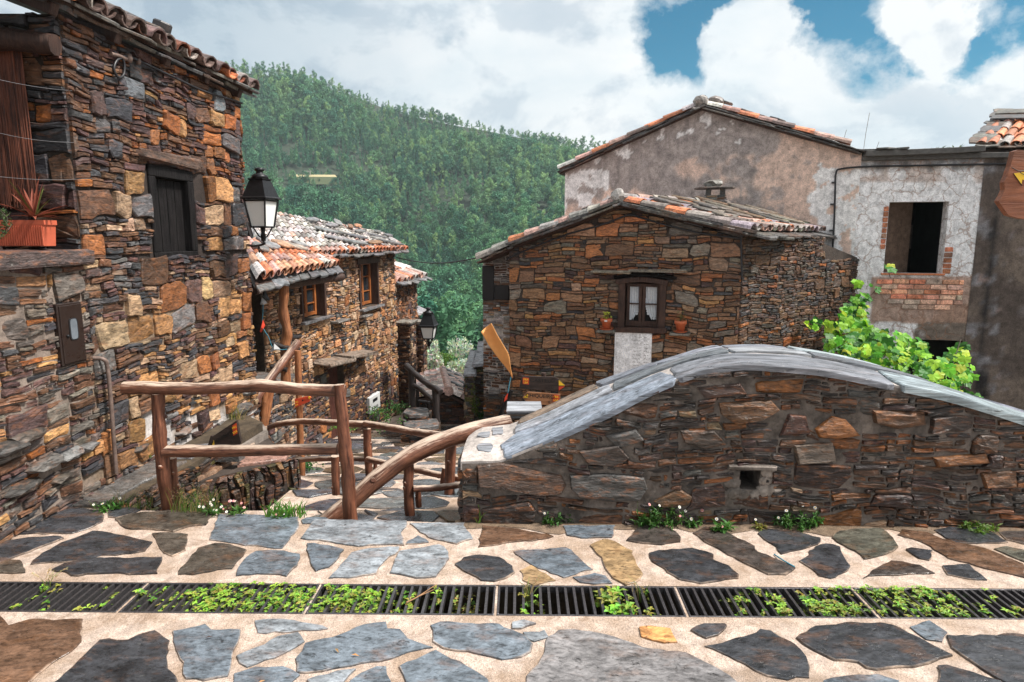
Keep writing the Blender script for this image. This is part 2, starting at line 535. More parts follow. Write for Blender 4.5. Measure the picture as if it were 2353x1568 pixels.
def rubble(mb, fr, u0, u1, v0, v1, pal, top=None, holes=(), band=(.10, .22), pbig=.45, thin=(.025, .06), gap=.004, prot=(.012, .045), warp=.03, lw=None, wbig=(.8, 2.2), lstack=(.18, .5), skip=None, seed=0.0, bot=None, mi=0):
    v = v0 - R.uniform(0, .05)
    def W(u, vv):
        q = Vector((u * 1.3 + seed, vv * 1.3, seed * 2.1))
        q2 = Vector((u * 4.5 + seed, vv * 4.5, seed + 9))
        q3 = Vector((u * 9 + seed, vv * 9, seed + 2))
        return (u + warp * .8 * noise.noise(q2), vv + warp * 1.8 * noise.noise(q) + warp * .8 * noise.noise(q2 + Vector((5, 5, 5))) + warp * .25 * noise.noise(q3))
    def put(a, b, c, d, bigf):
        P = [W(*p) for p in cell_poly(a, b, c, d, gap)]
        cu = sum(p[0] for p in P) / len(P); cv = sum(p[1] for p in P) / len(P)
        if skip and skip(cu, cv): return
        if top and cv > top(cu): return
        if bot and cv < bot(cu): return
        for (ha, hb, hc, hd) in holes:
            if ha < cu < hb and hc < cv < hd: return
        Q = []
        for (x, y) in P:
            x = min(max(x, u0), u1); y = max(y, v0)
            if top: y = min(y, top(x))
            if bot: y = max(y, bot(x))
            for (ha, hb, hc, hd) in holes:
                if ha < x < hb and hc < y < hd:
                    if cu <= ha: x = ha
                    elif cu >= hb: x = hb
                    elif cv <= hc: y = hc
                    else: y = hd
            Q.append((x, y))
        stone(mb, fr, Q, pal(cu, cv, b - a, d - c), R.uniform(*prot) * (1.0 if bigf else .8), mi=mi)
    while v < v1:
        hb = R.uniform(*band); u = u0 - R.uniform(0, .3)
        while u < u1:
            if R.random() < pbig:
                w = hb * R.uniform(*wbig); kind = 1
            else:
                w = R.uniform(*lstack); kind = 0
            if kind:
                if R.random() < .35 and hb > .12:       # big stone with a thin slab over it
                    t = R.uniform(*thin); put(u, u + w, v, v + hb - t, True); put(u, u + w, v + hb - t, v + hb, False)
                else: put(u, u + w, v, v + hb, True)
            else:
                z = v
                while z < v + hb - .012:
                    t = min(R.uniform(*thin), v + hb - z)
                    if v + hb - z - t < thin[0] * .6: t = v + hb - z
                    a = u
                    while a < u + w - .01:
                        ww = min(t * R.uniform(1.6, 6.0), u + w - a)
                        if u + w - a - ww < .04: ww = u + w - a
                        put(a, a + ww, z, z + t, False); a += ww
                    z += t
            u += w
        v += hb


def backing(mb, fr, u0, u1, v0, v1, top=None, holes=(), col=(.08, .06, .05), mi=0, step=.12, depth=.3, w=0.0, colf=None):
    us = set([u0, u1]); n = max(2, int((u1 - u0) / step))
    for i in range(n + 1): us.add(u0 + (u1 - u0) * i / n)
    for h in holes: us.add(min(max(h[0], u0), u1)); us.add(min(max(h[1], u0), u1))
    us = sorted(us)
    T = top if top else (lambda u: v1)
    for a, b in zip(us[:-1], us[1:]):
        if b - a < 1e-5: continue
        m = (a + b) / 2
        iv = sorted([(h[2], h[3]) for h in holes if h[0] <= m <= h[1]])
        z = v0; segs = []
        for lo, hi in iv:
            if lo > z: segs.append((z, lo, False))
            z = max(z, hi)
        segs.append((z, None, True))
        for lo, hi, last in segs:
            if last: ta, tb = T(a), T(b)
            else: ta = tb = hi
            if ta <= lo and tb <= lo: continue
            if colf:
                k = max(1, int((max(ta, tb) - lo) / step))
                for i in range(k):
                    f0, f1 = i / k, (i + 1) / k
                    q = [(a, lo + (ta - lo) * f0), (b, lo + (tb - lo) * f0), (b, lo + (tb - lo) * f1), (a, lo + (ta - lo) * f1)]
                    mb.add([fr.pt(x, y, w) for x, y in q], [(0, 1, 2, 3)], [tuple(colf(x, y)) for x, y in q], mi)
            else: mb.quad(fr.pt(a, lo, w), fr.pt(b, lo, w), fr.pt(b, tb, w), fr.pt(a, ta, w), col, mi)
    for (a, b, c, d) in holes:   # reveals
        e = w - depth
        for p, q in (((a, c), (b, c)), ((b, c), (b, d)), ((b, d), (a, d)), ((a, d), (a, c))):
            cc = col if not colf else tuple(x * 1.0 for x in colf(*p))
            mb.quad(fr.pt(*p, w), fr.pt(*p, e), fr.pt(*q, e), fr.pt(*q, w), cc, mi)


def body(mb, corners, z0, z1, col=(.1, .08, .06), mi=0):
    """closing sides of a building from plan corners (list of xy), z1 may be per-corner"""
    n = len(corners)
    zz = z1 if isinstance(z1, (list, tuple)) else [z1] * n
    for i in range(n - 1):
        a, b = corners[i], corners[i + 1]
        mb.quad(Vector((*a, z0)), Vector((*b, z0)), Vector((*b, zz[i + 1])), Vector((*a, zz[i])), col, mi)


# ------------------------------------------------------------------ roofs
def tile_run(mb, o, e, s, nu, nv, pitch, length, pal, r=None, jit=.012, chan=True, lift=.02, keep=None, seg=6):
    """barrel tiles: o eave corner, e unit along eave, s unit up the slope"""
    e = Vector(e).normalized(); s = Vector(s).normalized(); nn = e.cross(s).normalized()
    if nn.z < 0: nn = -nn
    r = r or pitch * .52
    for i in range(nu):
        for j in range(nv):
            if keep and not keep(i, j): continue
            for cover in ((1, 0) if chan else (1,)):
                c0 = o + e * ((i + (.5 if cover else 1.0)) * pitch + R.uniform(-jit, jit)) + s * (j * length + R.uniform(-jit, jit) * 1.5) + nn * (lift + (.0 if cover else -.01))
                d = (s + e * R.uniform(-.03, .03) + nn * R.uniform(-.01, .01)).normalized()
                L = length * 1.18
                c1 = c0 + d * L + nn * .004
                col = pal(i, j); ra, rb = r * R.uniform(.95, 1.05), r * .82
                if not cover: ra, rb = r * .85, r * .95
                sg = 1 if cover else -1
                vs = []; th = .014
                base0 = nn * (.022 if cover else r * .62)
                for c, rr, bl in ((c0, ra, base0 + nn * .012), (c1, rb, base0)):
                    for off in (0, th):
                        for k in range(seg + 1):
                            g = math.pi * k / seg
                            vs.append(c + bl + e * math.cos(g) * (rr - off) + nn * math.sin(g) * (rr - off) * sg * (.85 if cover else .7))
                q = seg + 1; fs = []
                for k in range(seg):
                    fs.append((k, k + 1, 2 * q + k + 1, 2 * q + k))
                    fs.append((q + k + 1, q + k, 3 * q + k, 3 * q + k + 1))
                    fs.append((k + 1, k, q + k, q + k + 1))
                if not cover: fs = [f[::-1] for f in fs]
                mb.add(vs, fs, col, 0, False)


def flat_rock(mb, c, rx, ry, h, e, s, nn, col, n=8, mi=0, rot=None):
    """irregular flat slab lying in plane (e, s), thickness h"""
    g0 = R.uniform(0, 6.28) if rot is None else rot
    P = []
    for k in range(n):
        g = g0 * 0 + 2 * math.pi * (k + R.uniform(-.25, .25)) / n
        q = R.uniform(.8, 1.12)
        x, y = math.cos(g) * rx * q, math.sin(g) * ry * q
        # squarish
        m = max(abs(x) / rx, abs(y) / ry); k2 = 1 / (m ** .45) if m > 0 else 1
        x *= k2 * .9; y *= k2 * .9
        ca, sa = math.cos(g0), math.sin(g0)
        P.append(c + e * (x * ca - y * sa) + s * (x * sa + y * ca))
    mb.prism(P, h, col, mi, nn, bev=min(.012, h * .4))


def rock(mb, c, r, col, sx=1, sy=1, sz=.7, mi=0):
    import bmesh
    bm = bmesh.new(); bmesh.ops.create_icosphere(bm, subdivisions=2, radius=1)
    sd = Vector((R.uniform(0, 99), R.uniform(0, 99), 3))
    vs = []
    for v in bm.verts:
        p = v.co * (1 + .35 * noise.noise(v.co * 1.6 + sd) + .12 * noise.noise(v.co * 4 + sd))
        vs.append(c + Vector((p.x * r * sx, p.y * r * sy, p.z * r * sz)))
    fs = [tuple(v.index for v in f.verts) for f in bm.faces]
    bm.free(); mb.add(vs, fs, col, mi)


def text_mesh(name, txt, size, o, ex, ey, mat, parent, depth=.002, align='CENTER', bold=0.0, sx=1.0):
    cu = bpy.data.curves.new(name, 'FONT'); cu.body = txt; cu.size = size; cu.align_x = align; cu.align_y = 'CENTER'
    cu.extrude = depth; cu.offset = bold
    tmp = bpy.data.objects.new('tmp_text', cu); COL.objects.link(tmp)
    dg = bpy.context.evaluated_depsgraph_get()
    me = bpy.data.meshes.new_from_object(tmp.evaluated_get(dg))
    bpy.data.objects.remove(tmp); bpy.data.curves.remove(cu)
    ex = Vector(ex).normalized(); ey = Vector(ey).normalized(); ez = ex.cross(ey)
    b = base_of(parent)
    for v in me.vertices: v.co = Vector(o) + ex * v.co.x * sx + ey * v.co.y + ez * v.co.z - b
    me.materials.clear(); me.materials.append(mat); me.name = name
    ob = bpy.data.objects.new(name, me); ob.parent = parent; COL.objects.link(ob)
    return ob


def smoothpath(pts, n=24):
    """Catmull-Rom through points"""
    P = [Vector(p) for p in pts]; P = [P[0] * 2 - P[1]] + P + [P[-1] * 2 - P[-2]]
    out = []; m = len(P) - 3
    for i in range(n + 1):
        t = i / n * m; k = min(int(t), m - 1); t -= k
        a, b, c, d = P[k:k + 4]
        out.append(.5 * ((2 * b) + (c - a) * t + (2 * a - 5 * b + 4 * c - d) * t * t + (3 * b - a - 3 * c + d) * t ** 3))
    return out


def interp(xs, ys):
    return lambda x: float(np.interp(x, xs, ys))

# ================================================================== GROUND AND DRAIN
def structure(o): o['kind'] = 'structure'; return o


ga, gb = on(264, 1409), on(2018, 1421)      # front line of the grates
ha, hb_ = on(328, 1338), on(1950, 1351)     # back line
GD = (gb - ga + hb_ - ha).normalized(); GN = Vector((-GD.y, GD.x, 0))
g0 = (ga + gb) / 2; gw = ((ha + hb_) / 2 - g0).dot(GN)      # drain width
def gline(x): return g0 + GD * ((x - g0.x) / GD.x)
def gback(x): p = g0 + GN * gw; return p + GD * ((x - p.x) / GD.x)

edge = [Vector((-6, 4.15, 0)), on(-60, 1163), on(60, 1166), on(180, 1168), on(430, 1177), on(560, 1182), on(660, 1185), on(760, 1194), on(930, 1198), on(1065, 1203), Vector((-.27, 4.6, 0)), Vector((9, 4.6, 0))]
mb = MB()
mb.add([gback(-6), gback(9)] + edge[::-1], [tuple(range(len(edge) + 2))], (.5, .4, .3))
mb.add([Vector((-6, -6, 0)), Vector((9, -6, 0)), gline(9), gline(-6)], [(0, 1, 2, 3)], (.5, .4, .3))
for a, b in zip(edge[:-1], edge[1:]):       # outer face of the terrace
    mb.quad(a, b, b - Vector((0, 0, 2.2)), a - Vector((0, 0, 2.2)), (.3, .25, .2))
terrace = structure(mb.build('pavement', M['mortar']))
mb = MB()
dz = Vector((0, 0, -.22))
mb.quad(gline(-6), gline(9), gline(9) + dz, gline(-6) + dz); mb.quad(gback(9), gback(-6), gback(-6) + dz, gback(9) + dz)
mb.quad(gline(-6) + dz, gline(9) + dz, gback(9) + dz, gback(-6) + dz)
structure(mb.build('drain_channel', M['soil']))

# grates ------------------------------------------------------------------
seps = [-125, 296, 715, 1140, 1565, 1985, 2405]
glabel = ['black drain grate at the far left with a drooping dry grass ear',
          'black drain grate left of centre filled almost wall to wall with small green weeds',
          'black drain grate with a dry twig lying across its bars',
          'black drain grate in the middle with tall grass and one leafy weed, otherwise empty',
          'black drain grate right of the middle with weeds only at its right end',
          'black drain grate at the far right with a broad clump of weeds']
def gx(x): p = on(x, 1381, 0); return (p - g0).dot(GD)
def gp(u, v, z): return g0 + GD * u + GN * v + Vector((0, 0, z))
for k in range(6):
    a, b = gx(seps[k]) + .006, gx(seps[k + 1]) - .006
    th = thing('drain_grate', gp((a + b) / 2, gw / 2, -.04), glabel[k], 'drain grate', 'cast iron grates along the drain')
    fm = MB(); zc, hz = -.017, .019; fw = .011
    fm.box(gp((a + b) / 2, fw / 2 + .003, zc), GD * (b - a) / 2, GN * fw / 2, Vector((0, 0, hz)), bev=.003)
    fm.box(gp((a + b) / 2, gw - fw / 2 - .003, zc), GD * (b - a) / 2, GN * fw / 2, Vector((0, 0, hz)), bev=.003)
    for u in (a, b): fm.box(gp(u + (fw / 2 if u == a else -fw / 2), gw / 2, zc - .001), GD * fw / 2, GN * (gw / 2 - .015), Vector((0, 0, hz)), bev=.003)
    fm.build('frame', M['grate'], th)
    bm_ = MB(); n = 21
    for i in range(1, n):
        u = a + (b - a) * i / n
        bm_.box(gp(u, gw / 2, zc - .003), GD * .0066, GN * (gw / 2 - .014), Vector((0, 0, hz - .001)), jit=.0006)
    bm_.build('bars', M['grate'], th)
    if k < 5:
        pass
mb = MB()
for k in range(7):      # sand-filled joints between grates
    u = gx(seps[k]); mb.box(gp(u, gw / 2, -.012), GD * .0055, GN * (gw / 2 - .004), Vector((0, 0, .010)), (.4, .3, .22), jit=.001)
structure(mb.build('joint_sand', M['mortar']))

# paving slabs ---------------------------------------------------------------
SC_ = {'d': (.036, .038, .043), 'b': (.105, .125, .146), 'l': (.19, .208, .226), 'n': (.066, .056, .046), 'r': (.105, .060, .038), 'o': (.27, .18, .095), 'O': (.62, .30, .11), 'p': (.20, .19, .19), 'g': (.085, .083, .066), 'N': (.048, .040, .036)}
SL = {4: ['d 35,545 60,500 130,450 160,400 250,385 400,372 540,370 680,385 720,420 715,465 640,500 500,545 300,550 120,552',
          'd 745,395 800,375 930,372 970,385 900,415 800,440 755,432',
          'n 790,450 850,430 1000,398 1200,390 1480,400 1420,485 1300,500 1200,532 1050,515 900,520 830,490',
          'd 0,605 200,575 430,568 445,580 300,640 150,690 0,750 -150,780 -150,640',
          'd 200,760 290,680 420,610 640,527 700,530 850,565 1050,605 1000,670 900,688 700,700 480,745',
          'n 1050,545 1160,540 1300,553 1280,660 1200,698 1130,680',
          'n 1215,830 1290,740 1370,650 1480,615 1580,625 1705,660 1600,785 1450,810 1330,828',
          'd 370,800 440,760 680,720 1000,715 1120,712 1080,830 850,828 600,825 540,840',
          'n -60,745 80,728 150,730 178,815 90,822 -60,820',
          'r -300,1120 0,1118 40,1140 60,1180 200,1140 330,1135 555,1140 555,1290 480,1370 330,1480 220,1560 0,1700 -300,1750',
          'd 300,1640 450,1520 640,1340 690,1280 750,1275 880,1280 960,1240 1070,1215 1160,1290 1150,1390 1170,1480 1230,1568 1240,1720 300,1720',
          'b 1190,1225 1320,1190 1435,1165 1460,1210 1655,1212 1650,1290 1600,1400 1570,1530 1400,1568 1285,1550 1240,1380',
          'd -250,400 -40,380 20,420 30,450 -60,540 -250,560'],
      5: ['b -264,412 0,418 295,432 298,505 180,650 0,635 -320,590', 'l -130,1400 0,1340 150,1260 290,1230 330,1290 280,1330 140,1410 0,1450 -60,1470',
          'b -180,1640 -150,1520 0,1465 180,1470 300,1520 250,1568 200,1690 -180,1690',
          'b 310,455 350,438 480,435 500,445 380,478 320,480',
          'l 405,450 1040,460 1040,500 990,540 1020,600 1020,635 950,625 870,625 700,640 520,605 310,580 340,545 380,480',
          'l 1060,475 1430,475 1490,580 1380,625 1290,600 1190,575 1110,520', 'b 1030,620 1100,565 1125,560 1190,605 1130,618',
          'b 350,620 400,615 500,630 605,660 580,710 500,780 400,810 385,750 360,680',
          'l 500,855 580,770 660,680 780,650 1000,640 985,670 900,730 840,790 830,820 640,850',
          'l 930,820 990,670 1050,660 1270,625 1310,660 1325,720 1290,790 1240,850 1100,858 1040,840',
          'b -150,840 -70,720 0,670 200,668 310,690 280,770 215,838 100,828 0,835',
          'd 1370,760 1430,715 1490,703 1680,712 1764,775 1790,820 1720,860 1640,880 1560,870 1520,850 1440,820',
          'r 1535,640 1560,495 1764,512 2050,565 1900,595 1764,605 1640,635',
          'l -10,1150 170,1140 270,1140 500,1205 430,1215 250,1225 10,1232',
          'b 300,1500 280,1410 340,1310 640,1220 740,1180 890,1160 910,1200 990,1210 1050,1280 1220,1335 1000,1390 850,1430 600,1470 450,1505 340,1510',
          'b 1200,1180 1270,1160 1680,1172 1764,1215 1915,1310 1900,1370 1830,1405 1700,1410 1500,1380 1300,1330 1215,1295',
          'b 990,1470 1200,1370 1230,1360 1400,1440 1600,1555 1620,1660 1050,1680 1020,1530', 'l 350,1560 560,1500 690,1485 600,1568 400,1620',
          'b 650,1568 720,1510 830,1470 880,1470 930,1568 920,1680 640,1680'],
      6: ['l 0,1160 80,1155 160,1165 60,1200 0,1205', 'l 80,1240 240,1215 250,1260 160,1290',
          'p 250,1260 320,1210 420,1205 700,1260 900,1330 1200,1370 1330,1430 1500,1530 1600,1600 1700,1760 60,1760 100,1530 180,1450',
          'O 880,1200 940,1185 1090,1205 1140,1300 1050,1300 900,1260', 'd 1240,1220 1320,1170 1470,1172 1490,1190 1420,1250 1340,1270',
          'b 350,495 710,492 690,575 480,580 380,560', 'N 785,595 870,510 900,490 1050,495 1130,540 1165,575 1160,605 1030,630 900,615',
          'b 10,670 380,640 460,710 555,795 360,850 230,800 100,750', 'o 50,800 130,765 300,870 160,900 70,870', 'b 419,850 570,820 640,840 690,890 560,900 470,885',
          'o 540,630 630,588 660,590 830,670 850,740 905,830 860,890 780,905 700,860 620,740',
          'd 940,680 1010,665 1240,648 1380,690 1390,730 1500,770 1565,830 1560,855 1300,890 1150,865 1050,790 960,740',
          'N 1250,545 1330,500 1420,515 1640,620 1700,680 1764,700 1950,785 1880,825 1764,832 1560,730 1400,640',
          'd 1330,1330 1600,1265 1710,1210 1780,1220 1910,1295 1950,1310 2035,1400 2045,1540 1900,1560 1764,1530 1600,1450'],
      7: ['d -75,545 -30,510 100,520 260,550 370,580 340,620 200,665 90,690 50,640 0,610', 'd 220,740 330,640 400,618 490,640 520,700 560,770 550,810 430,860 360,840 300,790',
          'g 425,570 490,530 620,515 700,520 780,515 860,580 900,640 840,685 660,725 600,670 480,610', 'd 960,660 985,640 1130,665 1125,700 1110,735 1040,720',
          'r 890,555 920,520 1100,540 1200,590 1500,650 1764,760 1800,860 1700,840 1500,790 1380,750 1250,720 1050,600',
          'N 650,855 740,790 850,735 930,740 1050,765 1150,820 900,835 750,840', 'd 1200,770 1370,760 1430,800 1510,868 1380,862 1230,830',
          'd 1130,520 1250,505 1500,510 1660,610 1500,620 1300,615', 'N 1590,540 1764,530 1900,560 1900,640 1764,620 1640,590', 'g 1560,655 1640,635 1764,660 1900,700 1900,780 1764,745',
          'd 195,1270 250,1230 330,1195 470,1180 560,1158 700,1160 860,1180 900,1200 1050,1270 1150,1330 1265,1385 1100,1440 1000,1475 900,1470 750,1490 670,1480 620,1435 450,1430 300,1350',
          'b 980,1195 1110,1150 1170,1180 1220,1225 1190,1285 1080,1280', 'd 1245,1265 1400,1250 1560,1245 1750,1240 1950,1300 2000,1760 1764,1640 1560,1540 1400,1440 1270,1340',
          'd 1170,1465 1230,1460 1400,1510 1600,1568 1700,1690 1200,1700', 'b 380,1568 560,1530 760,1520 900,1568 900,1690 380,1690']}
OX = {4: 0, 5: 588.2, 6: 1176.5, 7: 1764.7}


def rough_poly(P, step=.05, amp=.010):
    """break straight edges into small chips"""
    out = []; n = len(P)
    for i in range(n):
        a, b = P[i], P[(i + 1) % n]; L = (b - a).length
        k = max(1, int(L / step)); t = (b - a) / max(L, 1e-6); nn = Vector((-t.y, t.x, 0))
        for j in range(k):
            q = a + (b - a) * (j / k)
            out.append(q + nn * (amp * (noise.noise(q * 9) + .7 * noise.noise(q * 31)) if True else 0))
    return out


def area2(P): return sum(P[i].x * P[(i + 1) % len(P)].y - P[(i + 1) % len(P)].x * P[i].y for i in range(len(P)))


def slab(mb, P, h, col, amp=.016):
    P = rough_poly(P, .035, amp)
    if area2(P) < 0: P = P[::-1]
    n = len(P); c = sum(P, Vector()) / n
    k = R.uniform(.85, 1.15)
    rings = [(1, -.004), (1, h * .55), (.99, h), (.955, h + .0008)]
    vs = []; cs = []; n = len(P); so = R.uniform(0, 90)
    for r, (s_, z) in enumerate(rings):
        for p in P:
            vs.append(c + (p - c) * s_ + Vector((0, 0, z)))
            f = .55 if r < 2 else 1.0  # slab sides darkened to paint the shadow line round each edge
            d_ = max(0, min(.75, .9 * noise.noise(Vector((p.x * 7, p.y * 7, so))) + .45 * noise.noise(Vector((p.x * 26, p.y * 26, so))) + .08)) if r in (1, 2) else 0   # mortar smeared over the rim
            cs.append(tuple(x * k * f * (1 - d_) + m_ * d_ for x, m_ in zip(col, (.44, .33, .25))))
    fs = []
    for r in range(3):
        for i in range(n):
            j = (i + 1) % n; fs.append((r * n + i, r * n + j, r * n + n + j, r * n + n + i))
    fs.append(tuple(range(3 * n, 4 * n)))
    mb.add(vs, fs, cs)


mb = MB()
for k, lst in SL.items():
    for s_ in lst:
        q = s_.split(); P = []
        for t in q[1:]:
            a, b = t.split(','); P.append(on(OX[k] + float(a) / 3, 1045.5 + float(b) / 3, 0))
        slab(mb, P, R.uniform(.006, .011), SC_[q[0]])
for i in range(-9, 14):         # paving going on outside the frame
    for j in range(-12, 9):
        c = Vector((i * .62 + R.uniform(-.08, .08), j * .42 + R.uniform(-.05, .05), 0))
        x, y = px(c) if c.y > .6 else (0, 9999)
        if c.y > 3.7 or (c.y > .6 and -130 < x < 2480 and y < 1640) or abs((c - g0).dot(GN) - gw / 2) < .36: continue
        P = [c + Vector((math.cos(g) * .27 * R.uniform(.75, 1.1), math.sin(g) * .18 * R.uniform(.75, 1.1), 0)) for g in [k * 2 * math.pi / 7 for k in range(7)]]
        slab(mb, P, .006, SC_[R.choice('ddbbnl')])
structure(mb.build('paving_slabs', M['slab']))

# ================================================================== PARAPET WALL
wa, wb = on(1095, 1200), on(2353, 1212)
FW = Frame(wa, wb - wa); FW.o = Vector((wa.x, wa.y, 0))
front = [(1062, 1064), (1147, 1063), (1267, 1014), (1401, 950), (1517, 889), (1601, 857), (1690, 841), (1765, 843), (1865, 851), (1931, 861), (2031, 884), (2168, 911), (2265, 940), (2353, 970), (2480, 1015), (2700, 1100)]
back = [(1080, 1004), (1100, 986), (1177, 977), (1247, 944), (1367, 887), (1467, 850), (1622, 802), (1690, 797), (1765, 797), (1865, 812), (1951, 829), (2040, 853), (2100, 872), (2168, 897), (2265, 926), (2353, 952), (2480, 995), (2700, 1075)]
WT = .60
fu = [FW.uv(*p) for p in front]; bu = [FW.uv(*p, w=-WT) for p in back]
ftop = interp([p[0] for p in fu], [p[1] for p in fu]); btop = interp([p[0] for p in bu], [p[1] for p in bu])
UL, UR = fu[0][0], fu[-1][0]


def pal_parapet(u, v, w, h):
    if w > .22 and h > .09: return pick([(3, (.08, .044, .028)), (1.8, (.20, .08, .03)), (2, (.045, .034, .03)), (2.5, (.06, .036, .032)), (.8, (.09, .08, .072))])
    return pick([(4, (.040, .032, .029)), (3.5, (.085, .046, .028)), (2, (.06, .036, .032)), (1, (.085, .08, .075)), (1.6, (.19, .075, .03)), (.3, (.26, .18, .12))])


wall = thing('parapet_wall', FW.pt((UL + UR) / 2, 0, -WT / 2), 'dark rubble stone parapet wall with a curved slate coping beside the steps', 'wall')
hole = [FW.uv(1697, 1125), FW.uv(1747, 1082)]
hole = (hole[0][0], hole[1][0], hole[0][1], hole[1][1])
mb = MB()
gt = lambda u: ftop(u) - .004
backing(mb, FW, UL, UR, -.05, 2, gt, [hole], (.4, .35, .3), mi=1, w=.004)
mb.quad(FW.pt(UL, -.4, 0), FW.pt(UL, ftop(UL), 0), FW.pt(UL, btop(UL), -WT), FW.pt(UL, -.4, -WT), (.3, .25, .2), 1)
# three big blocks traced from the photo, then rubble around them
bigs = ['1095,1068 1150,1062 1230,1080 1290,1090 1302,1115 1290,1135 1240,1140 1160,1122 1100,1115', '1308,1090 1400,1086 1480,1095 1488,1120 1470,1148 1400,1150 1330,1140 1310,1120',
        '1650,925 1770,918 1790,940 1750,965 1690,975 1655,950', '1560,985 1640,988 1668,1020 1620,1030 1570,1015', '1870,985 1910,955 1940,962 1975,1000 1920,1008 1880,1005',
        '1330,1035 1420,1020 1445,1050 1420,1072 1350,1065', '2000,940 2120,945 2125,975 2060,985 2005,970', '2250,1085 2330,1080 2335,1120 2260,1122', '1600,890 1700,880 1715,905 1620,915',
        '2140,1050 2260,1040 2270,1062 2150,1072', '1810,950 1850,955 1860,995 1790,1000', '1820,1020 1910,1015 1918,1060 1830,1066', '1390,1000 1460,985 1480,1010 1420,1030', '1500,1150 1560,1120 1590,1140 1580,1160 1520,1165']
bcols = [(.10, .06, .042), (.085, .08, .075), (.15, .075, .035), (.10, .075, .06), (.30, .12, .04), (.09, .07, .06), (.14, .07, .035), (.14, .07, .035), (.085, .05, .04), (.22, .09, .03), (.10, .05, .04), (.17, .13, .10), (.12, .115, .11), (.13, .075, .04)]
bh = []
for s_, c in zip(bigs, bcols):
    P = [FW.uv(*map(float, t.split(','))) for t in s_.split()]
    if sum(P[i][0] * P[(i + 1) % len(P)][1] - P[(i + 1) % len(P)][0] * P[i][1] for i in range(len(P))) < 0: P = P[::-1]
    stone(mb, FW, P, tuple(x * .82 for x in c), R.uniform(.024, .034))
    us = [p[0] for p in P]; vs = [p[1] for p in P]
    bh.append((min(us) + .01, max(us) - .01, min(vs) + .008, max(vs) - .008))
rubble(mb, FW, UL, UR, -.02, 1.15, pal_parapet, lambda u: ftop(u) - .012, [(hole[0] - .035, hole[1] + .035, hole[2] - .03, hole[3] + .02)] + bh, band=(.09, .17), pbig=.42, thin=(.024, .055), gap=.005, prot=(.006, .034), warp=.04, wbig=(1.1, 2.6))
# left end face
FE = Frame(FW.pt(UL, 0, -WT), -FW.n * -1)
FE = Frame(FW.pt(UL, 0, -WT), (FW.n.x, FW.n.y))
rubble(mb, FE, 0, WT, -.4, .5, pal_parapet, lambda u: btop(UL) + (ftop(UL) - btop(UL)) * u / WT - .02, band=(.07, .14), pbig=.3)
mb.build('stone_face', [M['stone_dark'], mortar_mat('parapet_mortar', (.21, .175, .15), .3, .85, 40, .8)], wall)
# coping: mortar bed + slate slabs following the curve
mb = MB(); n = 90
def cop(u, t, z=0.0):
    w = .022 - t * (WT + .03)
    f = max(0, min(1, (t)))
    zz = ftop(u) * (1 - f) + btop(u) * f
    zz += .018 * math.sin(math.pi * t) * (1 if u > .3 else 1.6)
    return FW.pt(u, zz + z, w)
for i in range(n):
    a = UL - .01 + (UR - UL + .01) * i / n; b = UL - .01 + (UR - UL + .01) * (i + 1) / n
    T4 = (.035, .25, .5, .75, 1.0)
    for j in range(4): mb.quad(cop(a, T4[j], .006), cop(b, T4[j], .006), cop(b, T4[j + 1], .006), cop(a, T4[j + 1], .006), (.5, .45, .4))
    mb.quad(cop(a, .035, -.05), cop(b, .035, -.05), cop(b, .035, .006), cop(a, .035, .006), (.4, .35, .3))
    mb.quad(cop(b, 1, -1.6), cop(a, 1, -1.6), cop(a, 1, .006), cop(b, 1, .006), (.3, .25, .2))
mb.build('mortar_bed', M['mortar_light'], wall)
mb = MB()
def cslab(u0, u1, t0, t1, col, lift):
    P = cell_poly(u0, u1, t0 * WT, t1 * WT, .006)
    P2 = []
    for i in range(len(P)):
        a, b = P[i], P[(i + 1) % len(P)]
        k = max(1, int(math.hypot(a[0] - b[0], a[1] - b[1]) / .10))
        for j in range(k): P2.append((a[0] + (b[0] - a[0]) * j / k + .016 * noise.noise(Vector((a[0] * 20 + j * 3.1, a[1] * 20, 1))), a[1] + (b[1] - a[1]) * j / k + .016 * noise.noise(Vector((a[0] * 20 + j * 3.1, a[1] * 20, 5)))))
    P = P2
    n = len(P); cu, ct = sum(p[0] for p in P) / n, sum(p[1] for p in P) / n
    vs = []
    for s_, z in ((1, -.022), (1, lift * .7), (.985, lift)):
        for p in P: vs.append(cop(cu + (p[0] - cu) * s_, (ct + (p[1] - ct) * s_) / WT, z))
    for p in P: vs.append(cop(cu + (p[0] - cu) * .97, ct / WT, lift))
    fs = []
    for r in range(2):
        for i in range(n):
            j = (i + 1) % n; fs.append((r * n + i, r * n + j, r * n + n + j, r * n + n + i))
    for i in range(n): fs.append((2 * n + i, 2 * n + (i + 1) % n, 3 * n + (i + 1) % n, 3 * n + i))
    mb.add(vs, fs, col)
CPAL = [(4, (.20, .222, .25)), (3, (.27, .285, .305)), (1.5, (.14, .155, .178)), (.4, (.22, .16, .12))]
for t0, t1, x0, ls in ((-.02, .44, 1147, (.8, 1.6)), (.455, .72, 1180, (.4, .95)), (.735, 1.0, 1187, (.35, .8))):
    u = FW.u(x0, 1030)
    while u < UR:
        w = R.uniform(*ls); j = R.uniform(-.03, .03)
        cslab(u, u + w, t0 + j * (.8 if t0 < 0 else 1), t1 + (j * .6 if t1 < 1 else 0), pick(CPAL), R.uniform(.010, .028)); u += w
for a, b, c, d in ((1085, 1120, .55, .75), (1090, 1130, .2, .4), (1122, 1150, .6, .9)):
    cslab(FW.u(a, 1020), FW.u(b, 1020), c, d, (.2, .21, .23), .012)
mb.build('coping', M['coping'], wall)
